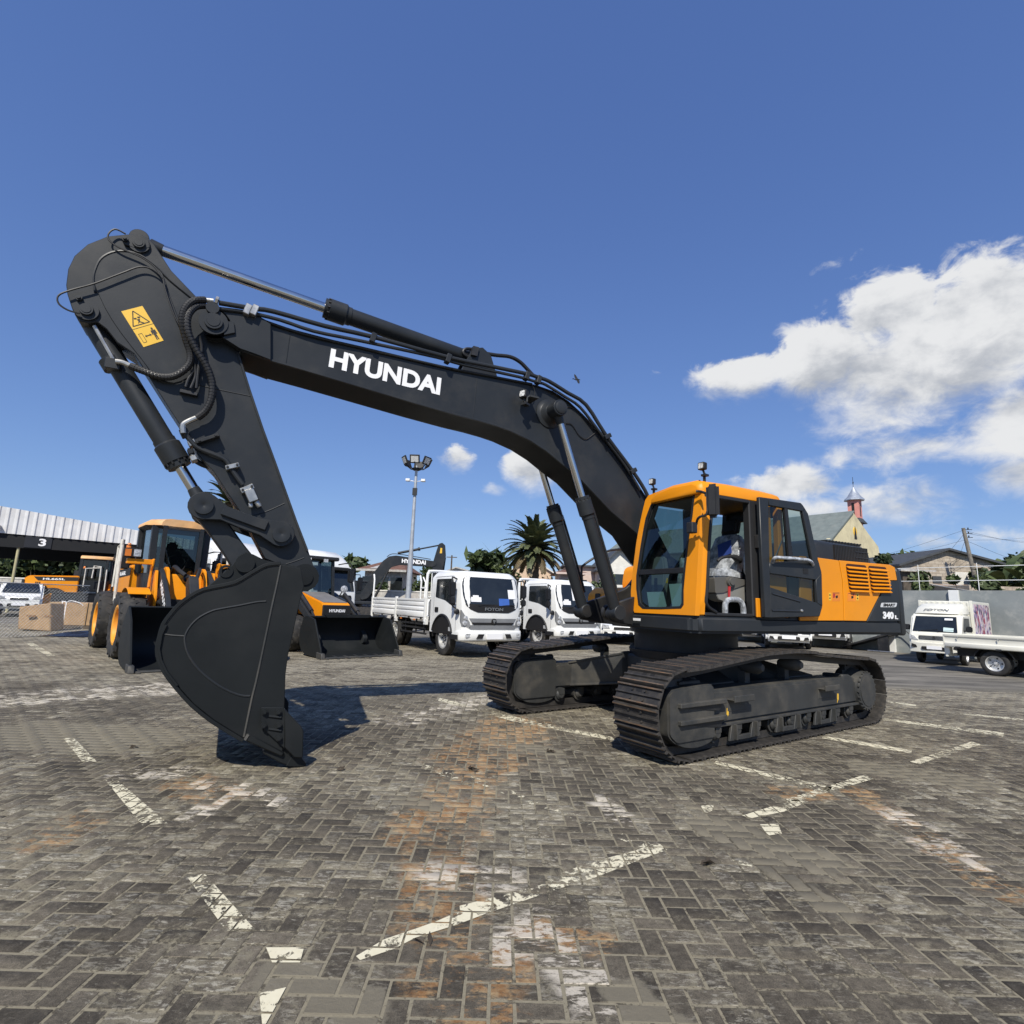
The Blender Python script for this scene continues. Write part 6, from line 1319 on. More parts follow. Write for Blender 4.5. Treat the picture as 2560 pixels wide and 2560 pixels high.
# ---------------------------------------------------------------- wheel loader, x forward from the front axle
def wheel_loader(loc, yaw, label, lettered=True, tilt=0, group=None):
    L = thing('wheel_loader', label, 'loader', loc, yaw, group); Rw = .74; tw = .53; HT = 1.04
    for s in (-1, 1):
        for x in (0, -3.0): wheel(L, (x, s*HT, Rw), Rw, tw, M_ORUBE, s, lug=18, holes=0, rimr=.52, dish=.30)
    mb = MB(); mb.box(-1.2, .45, -.48, .48, .55, 1.35); mb.box(-4.1, -1.3, -.50, .50, .60, 1.25); mb.cyl((0, -1.0, Rw), (0, 1.0, Rw), .17, n=14); mb.cyl((-3, -1.0, Rw), (-3, 1.0, Rw), .17, n=14); mb.build('chassis', M_DARK, L)
    # front frame towers
    for s in (-1, 1):
        mb = MB(); mb.prism(roundpoly([(-.85, .9), (.42, .9), (.45, 1.5), (.15, 2.05), (-.02, 2.12), (-.18, 2.10), (-.60, 1.45), (-.85, 1.35)], .05), s*.40-.035, s*.40+.035, 'y'); mb.build('front_tower', M_ORANGE, L, bevel=.008)
        mb = MB(); mb.prism(roundpoly([(-.85, .9), (.30, .9), (.32, 1.4), (.10, 2.02), (-.10, 2.02), (-.60, 1.45), (-.85, 1.35)], .05), s*.62-.03, s*.62+.03, 'y'); mb.build('front_tower', M_ORANGE, L, bevel=.008)
        # lift arm
        arm_ = [(-.18, 2.02), (-.05, 2.09), (.20, 1.95), (1.0, 1.40), (1.55, .75), (1.70, .35), (1.62, .22), (1.45, .28), (1.20, .65), (.75, 1.10), (.10, 1.62), (-.12, 1.85)]
        mb = MB(); mb.prism(roundpoly(arm_, .06), s*.51-.05, s*.51+.05, 'y'); la = mb.build('lift_arm', M_BODY, L, bevel=.008)
        if lettered:
            y = s*.562; d = Vector((.80, 0, -.70)).normalized(); up = Vector((.70, 0, .80)).normalized()
            if s > 0: letter('HYUNDAI', M_LETTER, la, (.78, y, 1.20), d*.75, up*.17, .004)
            else: letter('HYUNDAI', M_LETTER, la, (.22, y, 1.72), d*.95, up*.15, .004) if False else letter('HYUNDAI', M_LETTER, la, Vector((1.02, y, 1.06)), -d*.95, -up*.0+Vector((0, 0, 0))+up*.15, .004)
        mb = MB(); mb.cyl((-.65, s*.51, 1.02), (.45, s*.51, 1.30), .075, n=14); mb.cyl((.4, s*.51, 1.29), (.85, s*.51, 1.32), .045, n=12); mb.build('lift_cylinder', M_BODY, L)
        # front mudguards with lamp brackets
        arc_ = [(.84*math.cos(R(t)), Rw+.86*math.sin(R(t))) for t in range(56, 141, 12)]
        mb = MB(); mb.strip(arc_, s*.74 if s > 0 else -1.18, 1.18 if s > 0 else -.74, .02); mb.build('mudguard', M_ORANGE, L, bevel=.005)
        mb = MB(); mb.prism(roundpoly([(-.12, 1.60), (.02, 1.60), (.02, 2.02), (.12, 2.10), (.16, 2.28), (.02, 2.28), (-.10, 2.12)], .03), s*.72-.02, s*1.05+.02 if False else s*.72+.02, 'y'); mb.box(-.05, .10, min(s*.70, s*1.24), max(s*.70, s*1.24), 2.14, 2.26); lb = mb.build('lamp_bracket', M_ORANGE, L, bevel=.01)
        mb = MB(); mb.box(.02, .16, s*1.16-.17, s*1.16+.17, 2.29, 2.49); hl = mb.build('headlight', M_INK, L, bevel=.015)
        mb = MB(); mb.box(.158, .168, s*1.12-.12 if s > 0 else -1.12-.02, s*1.12+.02 if s > 0 else -1.12+.12, 2.31, 2.47); mb.build('lens', M_HLAMP, hl)
        mb = MB(); mb.box(.158, .168, s*1.25-.06, s*1.25+.06, 2.31, 2.47); mb.build('indicator', M_AMBER, hl)
        # ladder and rails by the cab
        mb = MB(); mb.tube([(-1.0, s*1.20, 1.25), (-1.0, s*1.24, 2.2), (-1.02, s*1.22, 2.75), (-1.35, s*1.15, 2.78), (-1.38, s*1.15, 2.1)], .035, 7, 0); mb.tube([(-.72, s*1.22, .95), (-.72, s*1.25, 1.6), (-.74, s*1.25, 2.6)], .032, 7, 0); mb.tube([(-1.7, s*1.18, 1.6), (-1.7, s*1.18, 2.62), (-1.05, s*1.20, 2.68)], .03, 7, 0); mb.build('grab_rail', M_TAPE, L)
        for z in (.55, .85, 1.15, 1.45): mb = MB(); mb.box(-1.25, -.80, s*1.02-.12, s*1.02+.16, z-.02, z+.02); mb.build('ladder_step', M_DARK, L)
        mb = MB(); mb.box(-1.42, -1.30, s*1.05-.10, s*1.05+.10, 2.05, 2.42); mr = mb.build('mirror', M_BLACK, L, bevel=.03, seg=2)
        mb = MB(); mb.tube([(-1.36, s*.8, 2.6), (-1.30, s*1.1, 2.66), (-1.34, s*1.06, 2.3)], .018, 6, 2); mb.build('mirror_arm', M_BLACK, mr)
    mb = MB(); mb.box(-.72, -.60, .55, 1.12, 2.02, 2.10); mb.build('platform', M_DARK, L)
    # rear hood
    mb = MB(); mb.prism(roundpoly([(-4.35, 1.05), (-4.35, 1.95), (-4.15, 2.12), (-2.0, 2.20), (-2.0, 1.15), (-2.6, 1.15), (-3.0, 1.30), (-3.6, 1.05)], .08), -.80, .80, 'y'); hd = mb.build('engine_hood', M_ORANGE, L, bevel=.03, seg=2)
    for s in (-1, 1):
        y = s*.803
        mb = MB(); plate_y(mb, [(-3.75, 1.86), (-2.02, 1.92), (-2.02, 2.12), (-3.95, 2.07)], y, s*.006); st = mb.build('hood_stripe', M_INK, hd)
        if s < 0: letter('HL665L', M_LETTER, hd, (-3.55, y-.008, 1.91), (.95, 0, .02), (0, 0, .11), .004)
        else: letter('HL665L', M_LETTER, hd, (-2.6, y+.008, 1.93), (-.95, 0, -.02), (0, 0, .11), .004)
        for k in range(3): mb = MB(); plate_y(mb, rrect(-3.85+k*.08, -3.80+k*.08, 1.40, 1.80, .02), y, s*.008); mb.build('vent', M_INK, hd)
        mb = MB(); plate_y(mb, rrect(-3.45, -3.25, 1.38, 1.46, .02), y, s*.008); mb.build('latch', M_INK, hd)
    mb = MB(); mb.box(-4.42, -4.30, -.85, .85, .55, 1.90); mb.build('radiator_grille', M_INK, L, bevel=.02)
    mb = MB(); mb.box(-4.45, -3.75, -.95, .95, .52, 1.02); mb.build('counterweight', M_BODY, L, bevel=.05)
    # cab
    C0 = [(-2.0, -.62), (-.86, -.55), (-.70, -.38), (-.70, .38), (-.86, .55), (-2.0, .62)]
    def ringz(z, k): return [(x*1+(1-k)*(-1.35-x), y*k, z) for x, y in C0]
    mb = MB(); mb.loft([ringz(1.35, 1.0), ringz(1.98, 1.06)]); cb_ = mb.build('cab_base', M_BODY, L, bevel=.02)
    for i, (x, y) in enumerate(C0):
        mb = MB(); k0, k1 = 1.06, 1.10; p0 = (x+(1-k0)*(-1.35-x), y*k0, 1.96); p1 = (x+(1-k1)*(-1.35-x)-(.05 if x > -1.5 else -.05), y*k1, 3.18); wd = .045 if i in (2, 3) else .07
        mb.hexa([(p0[0]-wd, p0[1]-wd, p0[2]), (p0[0]+wd, p0[1]-wd, p0[2]), (p0[0]+wd, p0[1]+wd, p0[2]), (p0[0]-wd, p0[1]+wd, p0[2]), (p1[0]-wd, p1[1]-wd, p1[2]), (p1[0]+wd, p1[1]-wd, p1[2]), (p1[0]+wd, p1[1]+wd, p1[2]), (p1[0]-wd, p1[1]+wd, p1[2])]); mb.build('cab_post', M_BODY, cb_)
    for i in range(6):
        a = C0[i]; b = C0[(i+1) % 6]; vs = []
        for (x, y), z in ((a, 1.98), (b, 1.98), (b, 3.16), (a, 3.16)): k = 1.06 if z < 2 else 1.10; vs.append((x+(1-k)*(-1.35-x)-(0 if z < 2 else (.05 if x > -1.5 else -.05)), y*k, z))
        mb = MB(); mb.add(vs, [(0, 1, 2, 3)]); mb.build('cab_glass', M_GLASSB, cb_, fix=False)
    secs = [[(x*1.03+.03, y*sc, z) for x, y in [(-2.05, -.68), (-1.0, -.70), (-.66, -.45), (-.66, .45), (-1.0, .70), (-2.05, .68)]] for z, sc in ((3.14, .98), (3.18, 1.14), (3.26, 1.12), (3.33, .98), (3.36, .7))]
    mb = MB(); mb.loft(secs); rf = mb.build('cab_roof', mat('faded_orange', (.72, .40, .16), .5, var=.15, scale=3, dirt=(.6, .45, .3), dirt_amt=.5), L, angle=50)
    mb = MB(); mb.loft([[(x*1.03+.03, y*sc, z) for x, y in [(-2.05, -.68), (-1.0, -.70), (-.66, -.45), (-.66, .45), (-1.0, .70), (-2.05, .68)]] for z, sc in ((3.10, .98), (3.175, 1.13))]); mb.build('roof_skirt', M_TRIM, rf)
    mb = MB(); mb.box(-1.75, -1.25, -.26, .26, 1.9, 2.1); mb.box(-1.78, -1.62, -.25, .25, 2.05, 2.62); mb.box(-1.76, -1.66, -.13, .13, 2.62, 2.85); mb.build('seat', M_TRIM, L, bevel=.05, seg=2)
    mb = MB(); tor = [(-1.02+.19*math.cos(R(t))*.5, .19*math.sin(R(t)), 2.32-.19*math.cos(R(t))*.8) for t in range(0, 361, 24)]; mb.tube(tor, .015, 6, 1); mb.tube([(-.85, 0, 1.98), (-1.02, 0, 2.32)], .03, 6, 0); mb.build('steering_wheel', M_BLACK, L)
    mb = MB(); mb.tube([(-.66, .05, 2.0), (-.70, .25, 2.5)], .012, 5, 0); mb.build('wiper', M_BLACK, L)
    mb = MB(); mb.box(-2.3, -2.0, -.62, .62, 2.2, 2.5); mb.build('air_box', M_DARK, L); mb = MB(); mb.lathe([(0, .06), (.08, .055), (.12, .03)], (-1.8, -.95, 2.62), (0, 0, 1), 12); mb.build('beacon', M_AMBER, L)
    # bell crank and bucket
    mb = MB(); mb.prism(roundpoly([(.55, 1.75), (.80, 1.92), (1.1, 1.45), (1.45, .95), (1.25, .80), (.85, 1.15)], .06), -.10, .10, 'y'); mb.build('bell_crank', M_BODY, L, bevel=.01)
    mb = MB(); mb.cyl((-.55, 0, 1.62), (.30, 0, 1.85), .10, n=16); mb.cyl((.30, 0, 1.85), (.72, 0, 1.86), .055, n=12); mb.build('tilt_cylinder', M_DARK, L)
    mb = MB(); mb.prism(roundpoly([(-.8, 1.25), (-.8, 1.72), (-.35, 1.95), (.1, 1.95), (.3, 1.3), (.3, .95)], .05), -.36, .36, 'y'); mb.build('front_frame', M_ORANGE, L, bevel=.02)
    mb = MB(); mb.tube([(-.1, -.25, 1.98), (.15, -.28, 2.12), (.4, -.22, 2.02), (.55, -.12, 1.92)], .05, 8, 4); mb.tube([(-.1, .25, 1.98), (.15, .26, 2.10), (.4, .2, 2.02), (.6, .1, 1.8)], .045, 8, 4); mb.build('hydraulic_hoses', M_BLACK, L)
    loader_bucket(L, 1.50, 1.36, 1.22, .0)
    return L
def loader_bucket(L, x0, half, top, z0, teeth=0):
    """x0 back of bucket, opening forward; back wall leans forward to the top lip"""
    prof = [(x0+1.30, z0+.02), (x0+.62, z0+.03), (x0+.26, z0+.09), (x0+.06, z0+.26), (x0-.02, z0+.50), (x0+.05, z0+.78), (x0+.20, z0+1.0), (x0+.42, z0+top)]
    pr = dense(prof, 3); mb = MB(); mb.strip(pr, -half, half, -.035); b = mb.build('bucket', M_BUCK, L, angle=45)
    mb = MB(); mb.prism([(x0+1.18, z0+.0), (x0+1.42, z0+.005), (x0+1.42, z0+.03), (x0+1.18, z0+.05)], -half-.01, half+.01, 'y'); mb.build('cutting_edge', M_UNDER, b, bevel=.004)
    for s in (-1, 1):
        mb = MB(); mb.prism([(x0+1.34, z0+.02), (x0+1.30, z0+.22), (x0+.80, z0+.95), (x0+.44, z0+top)]+[(p[0], p[1]) for p in pr[::-1]], s*half-.02, s*half+.02, 'y'); mb.build('bucket_side', M_BUCK, b, bevel=.006)
        mb = MB(); mb.prism([(x0+1.15, z0+.0), (x0+1.46, z0+.0), (x0+1.42, z0+.14), (x0+1.15, z0+.16)], s*half-.05, s*half+.05, 'y'); mb.build('corner_tooth', M_UNDER, b, bevel=.008)
    for k in range(teeth or 3):
        n = teeth or 3; y = -half*.92+k*(2*half*.92)/(n-1); mb = MB(); mb.loft([[(x0+1.20, y-.04, z0-.0), (x0+1.20, y+.04, z0), (x0+1.20, y+.04, z0+.06), (x0+1.20, y-.04, z0+.06)], [(x0+1.52, y-.03, z0), (x0+1.52, y+.03, z0), (x0+1.52, y+.03, z0+.025), (x0+1.52, y-.03, z0+.025)]]); mb.build('bucket_tooth', M_UNDER, b)
    return b
p = gpix(273, 1646); YLo = R(314); rx_ = (math.sin(YLo), -math.cos(YLo))
wheel_loader((p[0]-rx_[0]*1.28, p[1]-rx_[1]*1.28, 0), YLo, 'orange wheel loader with a dark bucket and wrapped white grab rails', group=None)
YL2 = R(28); p = gpix(170, 1578); wheel_loader((-22.6, 32.0, 0), YL2, 'orange wheel loader behind the wire fence with white lettering on its hood', lettered=False)

# ---------------------------------------------------------------- backhoe loader
def backhoe(loc, yaw):
    L = thing('backhoe_loader', 'backhoe loader with a wide toothed front bucket and sloping grey bonnet', 'loader', loc, yaw)
    for s in (-1, 1):
        wheel(L, (0, s*.95, .50), .50, .38, M_ORUBE, s, lug=16, holes=0, dish=.3); wheel(L, (-2.15, s*.95, .78), .78, .48, M_ORUBE, s, lug=18, holes=0, dish=.3)
        mb = MB(); mb.strip([(-2.15+.92*math.cos(R(t)), .78+.92*math.sin(R(t))) for t in range(10, 150, 14)], .70 if s > 0 else -1.2, 1.2 if s > 0 else -.70, .03); mb.build('mudguard', M_BODY, L)
        a = [(-.95, 1.45), (-.80, 1.55), (-.2, 1.42), (.55, 1.0), (1.15, .42), (1.10, .25), (.95, .25), (.70, .50), (.20, .95), (-.4, 1.25), (-.95, 1.28)]
        mb = MB(); mb.prism(roundpoly(a, .05), s*.70-.06, s*.70+.06, 'y'); mb.build('lift_arm', M_BODY, L, bevel=.008)
        mb = MB(); mb.cyl((-.35, s*.70, 1.62), (.55, s*.70, 1.12), .06, n=12); mb.cyl((.55, s*.70, 1.12), (.98, s*.70, .78), .035, n=10); mb.build('tilt_cylinder', M_DARK, L)
        mb = MB(); mb.cyl((-.7, s*.70, .80), (.35, s*.70, .88), .055, n=12); mb.build('lift_cylinder', M_DARK, L)
        mb = MB(); mb.box(-.42, -.16, s*.66-.03 if s > 0 else -.86, s*.66+.2 if s > 0 else -.63, .62, .95); mb.build('side_box', M_ORANGE, L, bevel=.02)
        mb = MB(); mb.box(-.62, -.52, s*.98-.11, s*.98+.11, 1.98, 2.42); mr = mb.build('mirror', M_BLACK, L, bevel=.04, seg=2)
        mb = MB(); mb.tube([(-.95, s*.72, 2.55), (-.6, s*.95, 2.6), (-.56, s*.98, 2.4)], .018, 6, 2); mb.build('mirror_arm', M_BLACK, mr)
        mb = MB(); mb.lathe([(0, .03), (.05, .11), (.09, .11), (.11, .05)], (-.70, s*.82, 1.78), (1, 0, 0), 16); mb.build('work_lamp', M_HLAMP, L)
        mb = MB(); mb.tube([(-.90, s*.75, 1.45), (-.72, s*.80, 1.70)], .018, 6, 0); mb.build('lamp_stalk', M_DARK, L)
    mb = MB(); mb.box(-3.2, .5, -.38, .38, .45, .95); mb.cyl((0, -.9, .5), (0, .9, .5), .10, n=10); mb.build('chassis', M_DARK, L)
    mb = MB(); mb.prism(roundpoly([(-1.05, 1.0), (.62, .95), (.62, 1.28), (.52, 1.36), (-1.05, 1.66)], .05), -.42, .42, 'y'); bn = mb.build('bonnet', M_ORANGE, L, bevel=.03, seg=2)
    mb = MB(); mb.hexa([(-1.0, -.36, 1.655), (.50, -.36, 1.368), (.50, .36, 1.368), (-1.0, .36, 1.655), (-1.0, -.36, 1.668), (.50, -.36, 1.38), (.50, .36, 1.38), (-1.0, .36, 1.668)]); mb.build('bonnet_panel', mat('bonnet_grey', (.17, .165, .16), .6), bn)
    mb = MB(); mb.box(.60, .655, -.43, .43, .86, 1.30); nose = mb.build('nose_grille', M_INK, bn, bevel=.015); letter('HYUNDAI', M_LETTER, nose, (.658, -.24, 1.10), (0, .48, 0), (0, 0, .085), .004)
    mb = MB(); mb.box(.56, .66, -.42, .42, .78, .86); mb.build('nose_bar', M_ORANGE, bn)
    mb = MB(); mb.box(-2.1, -1.02, -.70, .70, .95, 1.55); cbb = mb.build('cab_base', M_BODY, L, bevel=.02)
    for x, y in ((-1.05, -.66), (-1.05, .66), (-2.1, -.70), (-2.1, .70)):
        mb = MB(); mb.hexa([(x-.04, y-.04, 1.5), (x+.04, y-.04, 1.5), (x+.04, y+.04, 1.5), (x-.04, y+.04, 1.5), (x-.14, y*.93-.04, 2.68), (x-.06, y*.93-.04, 2.68), (x-.06, y*.93+.04, 2.68), (x-.14, y*.93+.04, 2.68)]); mb.build('cab_post', M_BODY, cbb)
    for vs in ([(-1.05, -.66, 1.55), (-1.05, .66, 1.55), (-1.15, .62, 2.66), (-1.15, -.62, 2.66)], [(-2.1, -.70, 1.55), (-1.05, -.66, 1.55), (-1.15, -.62, 2.66), (-2.2, -.66, 2.66)], [(-2.1, .70, 1.55), (-1.05, .66, 1.55), (-1.15, .62, 2.66), (-2.2, .66, 2.66)]):
        mb = MB(); mb.add(vs, [(0, 1, 2, 3)]); mb.build('cab_glass', M_GLASSB, cbb, fix=False)
    mb = MB(); mb.box(-2.35, -.98, -.76, .76, 2.66, 2.78); rf = mb.build('cab_roof', M_TRIM, L, bevel=.03)
    for y in (-.5, -.25, .3): mb = MB(); mb.box(-.99, -.96, y-.07, y+.07, 2.60, 2.70); mb.build('roof_lamp', M_LETTER if y < 0 else M_HLAMP, rf)
    mb = MB(); mb.tube([(-1.2, -.60, 1.5), (-1.2, -.60, 2.9), (-1.24, -.6, 3.05)], .045, 8, 0); mb.build('exhaust', M_DARK, L)
    mb = MB(); mb.prism(roundpoly([(-3.1, .6), (-2.6, .6), (-2.5, 1.3), (-2.9, 2.6), (-3.3, 3.0), (-3.5, 2.8), (-3.1, 1.4)], .08), -.15, .15, 'y'); mb.build('backhoe_boom', M_BODY, L, bevel=.02)
    b = loader_bucket(L, .92, 1.12, 1.02, 0, teeth=8)
    mb = MB(); mb.prism([(-.62, .98), (.62, .98), (.70, 1.06), (-.70, 1.06)], 1.30, 1.36, 'x'); mb.build('spill_guard', M_BUCK, b)
a = gpix(808, 1652); b = gpix(1002, 1637); mid = ((a[0]+b[0])/2, (a[1]+b[1])/2); YH = math.atan2(-(b[0]-a[0]), (b[1]-a[1])) ; YH = math.atan2(b[1]-a[1], b[0]-a[0])-math.pi/2
YH = R(-46)
backhoe((mid[0]-.05-math.cos(YH)*2.3, mid[1]-math.sin(YH)*2.3, 0), YH)

# ---------------------------------------------------------------- tractor units with high roofs
def tractor(loc, yaw, label):
    L = thing('tractor_unit', label, 'truck', loc, yaw, 'white high-roofed tractor units behind the loaders'); W = 1.24
    prof = [(-1.6, .9), (.62, .75), (.68, 1.2), (.66, 1.75), (.40, 2.85), (.25, 2.95), (-1.6, 2.95)]
    mb = MB(); mb.prism(prof, -W, W, 'y'); c = mb.build('cab', M_WHITE, L, bevel=.09, seg=3, angle=50)
    secs = []
    for x, z, w_ in ((.30, 2.93, 1.0), (.10, 3.18, 1.05), (-.25, 3.50, 1.08), (-.75, 3.70, 1.1), (-1.60, 3.78, 1.1)):
        secs.append([(x, -w_, 2.92), (x, -w_*1.0, 2.92+(z-2.92)*.7), (x, -w_*.8, z-.03 if z > 3 else z), (x, 0, z), (x, w_*.8, z-.03 if z > 3 else z), (x, w_, 2.92+(z-2.92)*.7), (x, w_, 2.92)])
    mb = MB(); mb.loft(secs); rf = mb.build('roof_fairing', M_WHITE, L, angle=50)
    mb = MB(); mb.tube([(-.9, -1.1, 3.3), (-.4, -1.07, 3.2), (0, -1.0, 3.0)], .01, 4, 0); mb.tube([(-1.0, -1.11, 2.95), (-1.0, -1.11, 3.6)], .008, 4, 0); mb.build('panel_gap', M_GREYTRIM, rf)
    mb = MB(); mb.add([(.675, -1.08, 1.82), (.675, 1.08, 1.82), (.44, 1.04, 2.76), (.44, -1.04, 2.76)], [(0, 1, 2, 3)]); mb.build('windscreen', M_VGLASS, c, fix=False)
    mb = MB(); mb.box(.40, .72, -1.10, 1.10, 2.74, 2.88); mb.build('sun_visor', M_INK, c, bevel=.03)
    mb = MB(); mb.prism(rrect(-.95, .95, 1.02, 1.62, .08), .66, .70, 'x'); mb.build('grille', M_INK, c)
    mb = MB(); mb.box(.45, .82, -1.25, 1.25, .38, .80); mb.build('bumper', M_WHITE, L, bevel=.06, seg=2)
    for s in (-1, 1):
        y = s*(W+.003); mb = MB(); plate_y(mb, roundpoly([(-.65, 1.78), (-.65, 2.68), (.25, 2.68), (.50, 1.72)], .06), y, s*.005); mb.build('door_window', M_VGLASS, c)
        mb = MB(); mb.tube([(-.78, y, 1.0), (-.78, y, 2.75)], .008, 4, 0); mb.tube([(.40, y, 1.0), (.52, y, 1.7), (.28, y, 2.75)], .008, 4, 0); mb.build('door_gap', M_GREYTRIM, c)
        mb = MB(); mb.box(.50, .66, s*1.46-.12, s*1.46+.12, 1.85, 2.50); mr = mb.build('mirror', M_BLACK, c, bevel=.04, seg=2)
        mb = MB(); mb.tube([(.45, s*1.22, 2.62), (.56, s*1.45, 2.62), (.58, s*1.46, 2.4)], .022, 6, 0); mb.tube([(.52, s*1.22, 1.75), (.58, s*1.45, 1.78)], .022, 6, 0); mb.build('mirror_arm', M_BLACK, mr)
        mb = MB(); mb.prism([(s*a, b) for a, b in rrect(.75, 1.15, .52, .70, .04)], .78, .83, 'x'); mb.build('headlight', M_HLAMP, c)
        for x in (-.15, -3.6, -4.9): wheel(L, (x, s*1.02, .5), .5, .32, M_STEEL, s, holes=8)
        mb = MB(); mb.prism([(-.15+.62*math.cos(R(t)), max(.75, .5+.62*math.sin(R(t)))) for t in range(0, 181, 20)], min(y-s*.3, y), max(y-s*.3, y+s*.004), 'y'); mb.build('wheel_arch', M_INK, c)
    mb = MB(); mb.box(-5.6, .3, -.45, -.35, .7, .95); mb.box(-5.6, .3, .35, .45, .7, .95); mb.box(-3.2, -1.7, -1.1, -.5, .45, .95); mb.build('chassis', M_DARK, L)
    mb = MB(); mb.lathe([(0, .45), (.06, .5), (.1, .48)], (-4.2, 0, .95), (0, 0, 1), 20); mb.build('fifth_wheel', M_DARK, L)
def place(u, depth, yaw): # a spot along the direction of pixel column u (on the horizon) at a given depth
    d = pix_dir(u, 1500); return (float(d[0]/d[1]*depth), depth, 0)
tractor(place(590, 22.5, 0), R(318), 'white high-roofed tractor unit behind the wheel loader')
tractor(place(812, 25.5, 0), R(322), 'white high-roofed tractor unit behind the backhoe loader')

# ---------------------------------------------------------------- white cars seen beneath the excavator
def car(loc, yaw, label, tall=False):
    L = thing('car', label, 'car', loc, yaw, 'white cars and pickups parked along the far side'); W = .88; h = .25 if tall else 0
    prof = [(-2.1, .30+h*.5), (2.1, .28+h*.5), (2.18, .50+h), (2.12, .72+h), (1.15, .92+h), (.45, 1.42+h), (-.9, 1.46+h), (-1.6, .98+h), (-2.1, .94+h), (-2.2, .6+h)]
    mb = MB(); mb.prism(prof, -W, W, 'y'); c = mb.build('body', M_WHITE, L, bevel=.10, seg=3, angle=50)
    mb = MB(); mb.add([(1.16, -.74, .945+h), (1.16, .74, .945+h), (.52, .62, 1.40+h), (.52, -.62, 1.40+h)], [(0, 1, 2, 3)]); mb.v = [(x+.02, y, z+.02) for x, y, z in mb.v]; mb.build('windscreen', M_VGLASS, c, fix=False)
    mb = MB(); mb.prism(rrect(-.42, .42, .36+h*.6, .52+h*.6, .05), 2.12, 2.20, 'x'); mb.build('air_inlet', M_INK, c)
    mb = MB(); mb.box(2.19, 2.215, -.26, .26, .42+h*.6, .56+h*.6); mb.build('number_plate', M_LETTER, c)
    mb = MB(); mb.prism(rrect(-.35, .35, .60+h, .70+h, .03), 2.10, 2.17, 'x'); mb.build('grille', M_INK, c)
    for s in (-1, 1):
        mb = MB(); plate_y(mb, roundpoly([(-1.35, 1.0+h), (-.85, 1.38+h), (.40, 1.36+h), (.95, .98+h)], .05), s*(W-.02), s*.025); mb.build('side_window', M_VGLASS, c)
        mb = MB(); mb.prism([(s*a, b) for a, b in [(.50, .64+h), (.84, .66+h), (.82, .80+h), (.56, .76+h)]], 1.95, 2.16, 'x'); mb.build('headlight', M_HLAMP, c)
        mb = MB(); mb.prism([(s*a, b) for a, b in [(.55, .38+h*.6), (.76, .42+h*.6), (.72, .52+h*.6), (.60, .50+h*.6)]], 2.08, 2.18, 'x'); mb.build('fog_recess', M_INK, c)
        for x in (1.35, -1.3): wheel(L, (x, s*.80, .32+h*.2), .32+h*.2, .20, mat('silver_rim', (.62, .62, .60), .35, metal=.5), s, holes=5, rimr=.66, dish=.15)
        mb = MB()
        for x in (1.35, -1.3): mb.prism([(x+.39*math.cos(R(t)), max(.33, .33+.39*math.sin(R(t)))) for t in range(0, 181, 18)], min(s*(W-.2), s*(W+.003)), max(s*(W-.2), s*(W+.003)), 'y')
        mb.build('wheel_arches', M_INK, c); c.children[-1]['kind'] = 'stuff'
    return L
def car_at(u, v, yaw, label, tall=False): p = gpix(u, v); return car((p[0]-math.cos(yaw)*1.9, p[1]-math.sin(yaw)*1.9, 0), yaw, label, tall)
car_at(1972, 1622, R(248), 'white saloon car with a wide lower grille seen under the excavator')
car_at(1880, 1606, R(250), 'white car standing beyond the saloon under the excavator cab')
car_at(2068, 1621, R(232), 'white pickup with dark wheels seen under the engine house', True)
car_at(2140, 1612, R(235), 'white pickup beyond the others near the loading ramp', True)
car_at(2208, 1604, R(235), 'white van front beside the black loading ramp', True)
car_at(1556, 1612, R(260), 'white car seen between the tracks', False)
# ================================================================== surroundings
def W3(u, v, D):
    d = pix_dir(u, v); t = D/d[1]; return (float(d[0]*t), D, float(CAMH+d[2]*t))
def leaf_mat(name, c0, c1):
    m = bpy.data.materials.new(name); m.use_nodes = True; t = m.node_tree; N = NT(t); b = t.nodes['Principled BSDF']
    at = N.n('ShaderNodeAttribute', attribute_name='rnd'); geo = N.n('ShaderNodeNewGeometry')
    c = N.mix(at.outputs['Fac'], c0, c1); c = N.mix(N.ss(N.noise(geo.outputs['Position'], .6, 3), .4, .7), c, tuple(x*.7 for x in c0)); t.links.new(c, b.inputs['Base Color']); b.inputs['Roughness'].default_value = .6
    b.inputs['Subsurface Weight'].default_value = 0; return m
M_LEAF = leaf_mat('broad_leaves', (.028, .050, .014), (.085, .115, .035)); M_LEAFY = leaf_mat('light_leaves', (.05, .075, .02), (.13, .16, .05)); M_PALM = leaf_mat('palm_leaves', (.075, .095, .04), (.20, .21, .10)); M_DRY = leaf_mat('dry_fronds', (.14, .105, .05), (.28, .21, .11))
M_BARK = mat('bark', (.10, .08, .06), .9, var=.3, scale=8, bump=.5, bscale=20)
def quads_obj(name, V, RN, m, parent):
    n = len(V)//4; me = bpy.data.meshes.new(name); me.vertices.add(n*4); me.vertices.foreach_set('co', np.asarray(V, np.float32).ravel()); me.loops.add(n*4); me.loops.foreach_set('vertex_index', np.arange(n*4, dtype=np.int32)); me.polygons.add(n); me.polygons.foreach_set('loop_start', np.arange(0, n*4, 4, dtype=np.int32)); me.polygons.foreach_set('loop_total', np.full(n, 4, np.int32)); me.update()
    a = me.attributes.new('rnd', 'FLOAT', 'FACE'); a.data.foreach_set('value', np.asarray(RN, np.float32)); me.materials.append(m); o = bpy.data.objects.new(name, me); COL.objects.link(o); o.parent = parent; return o
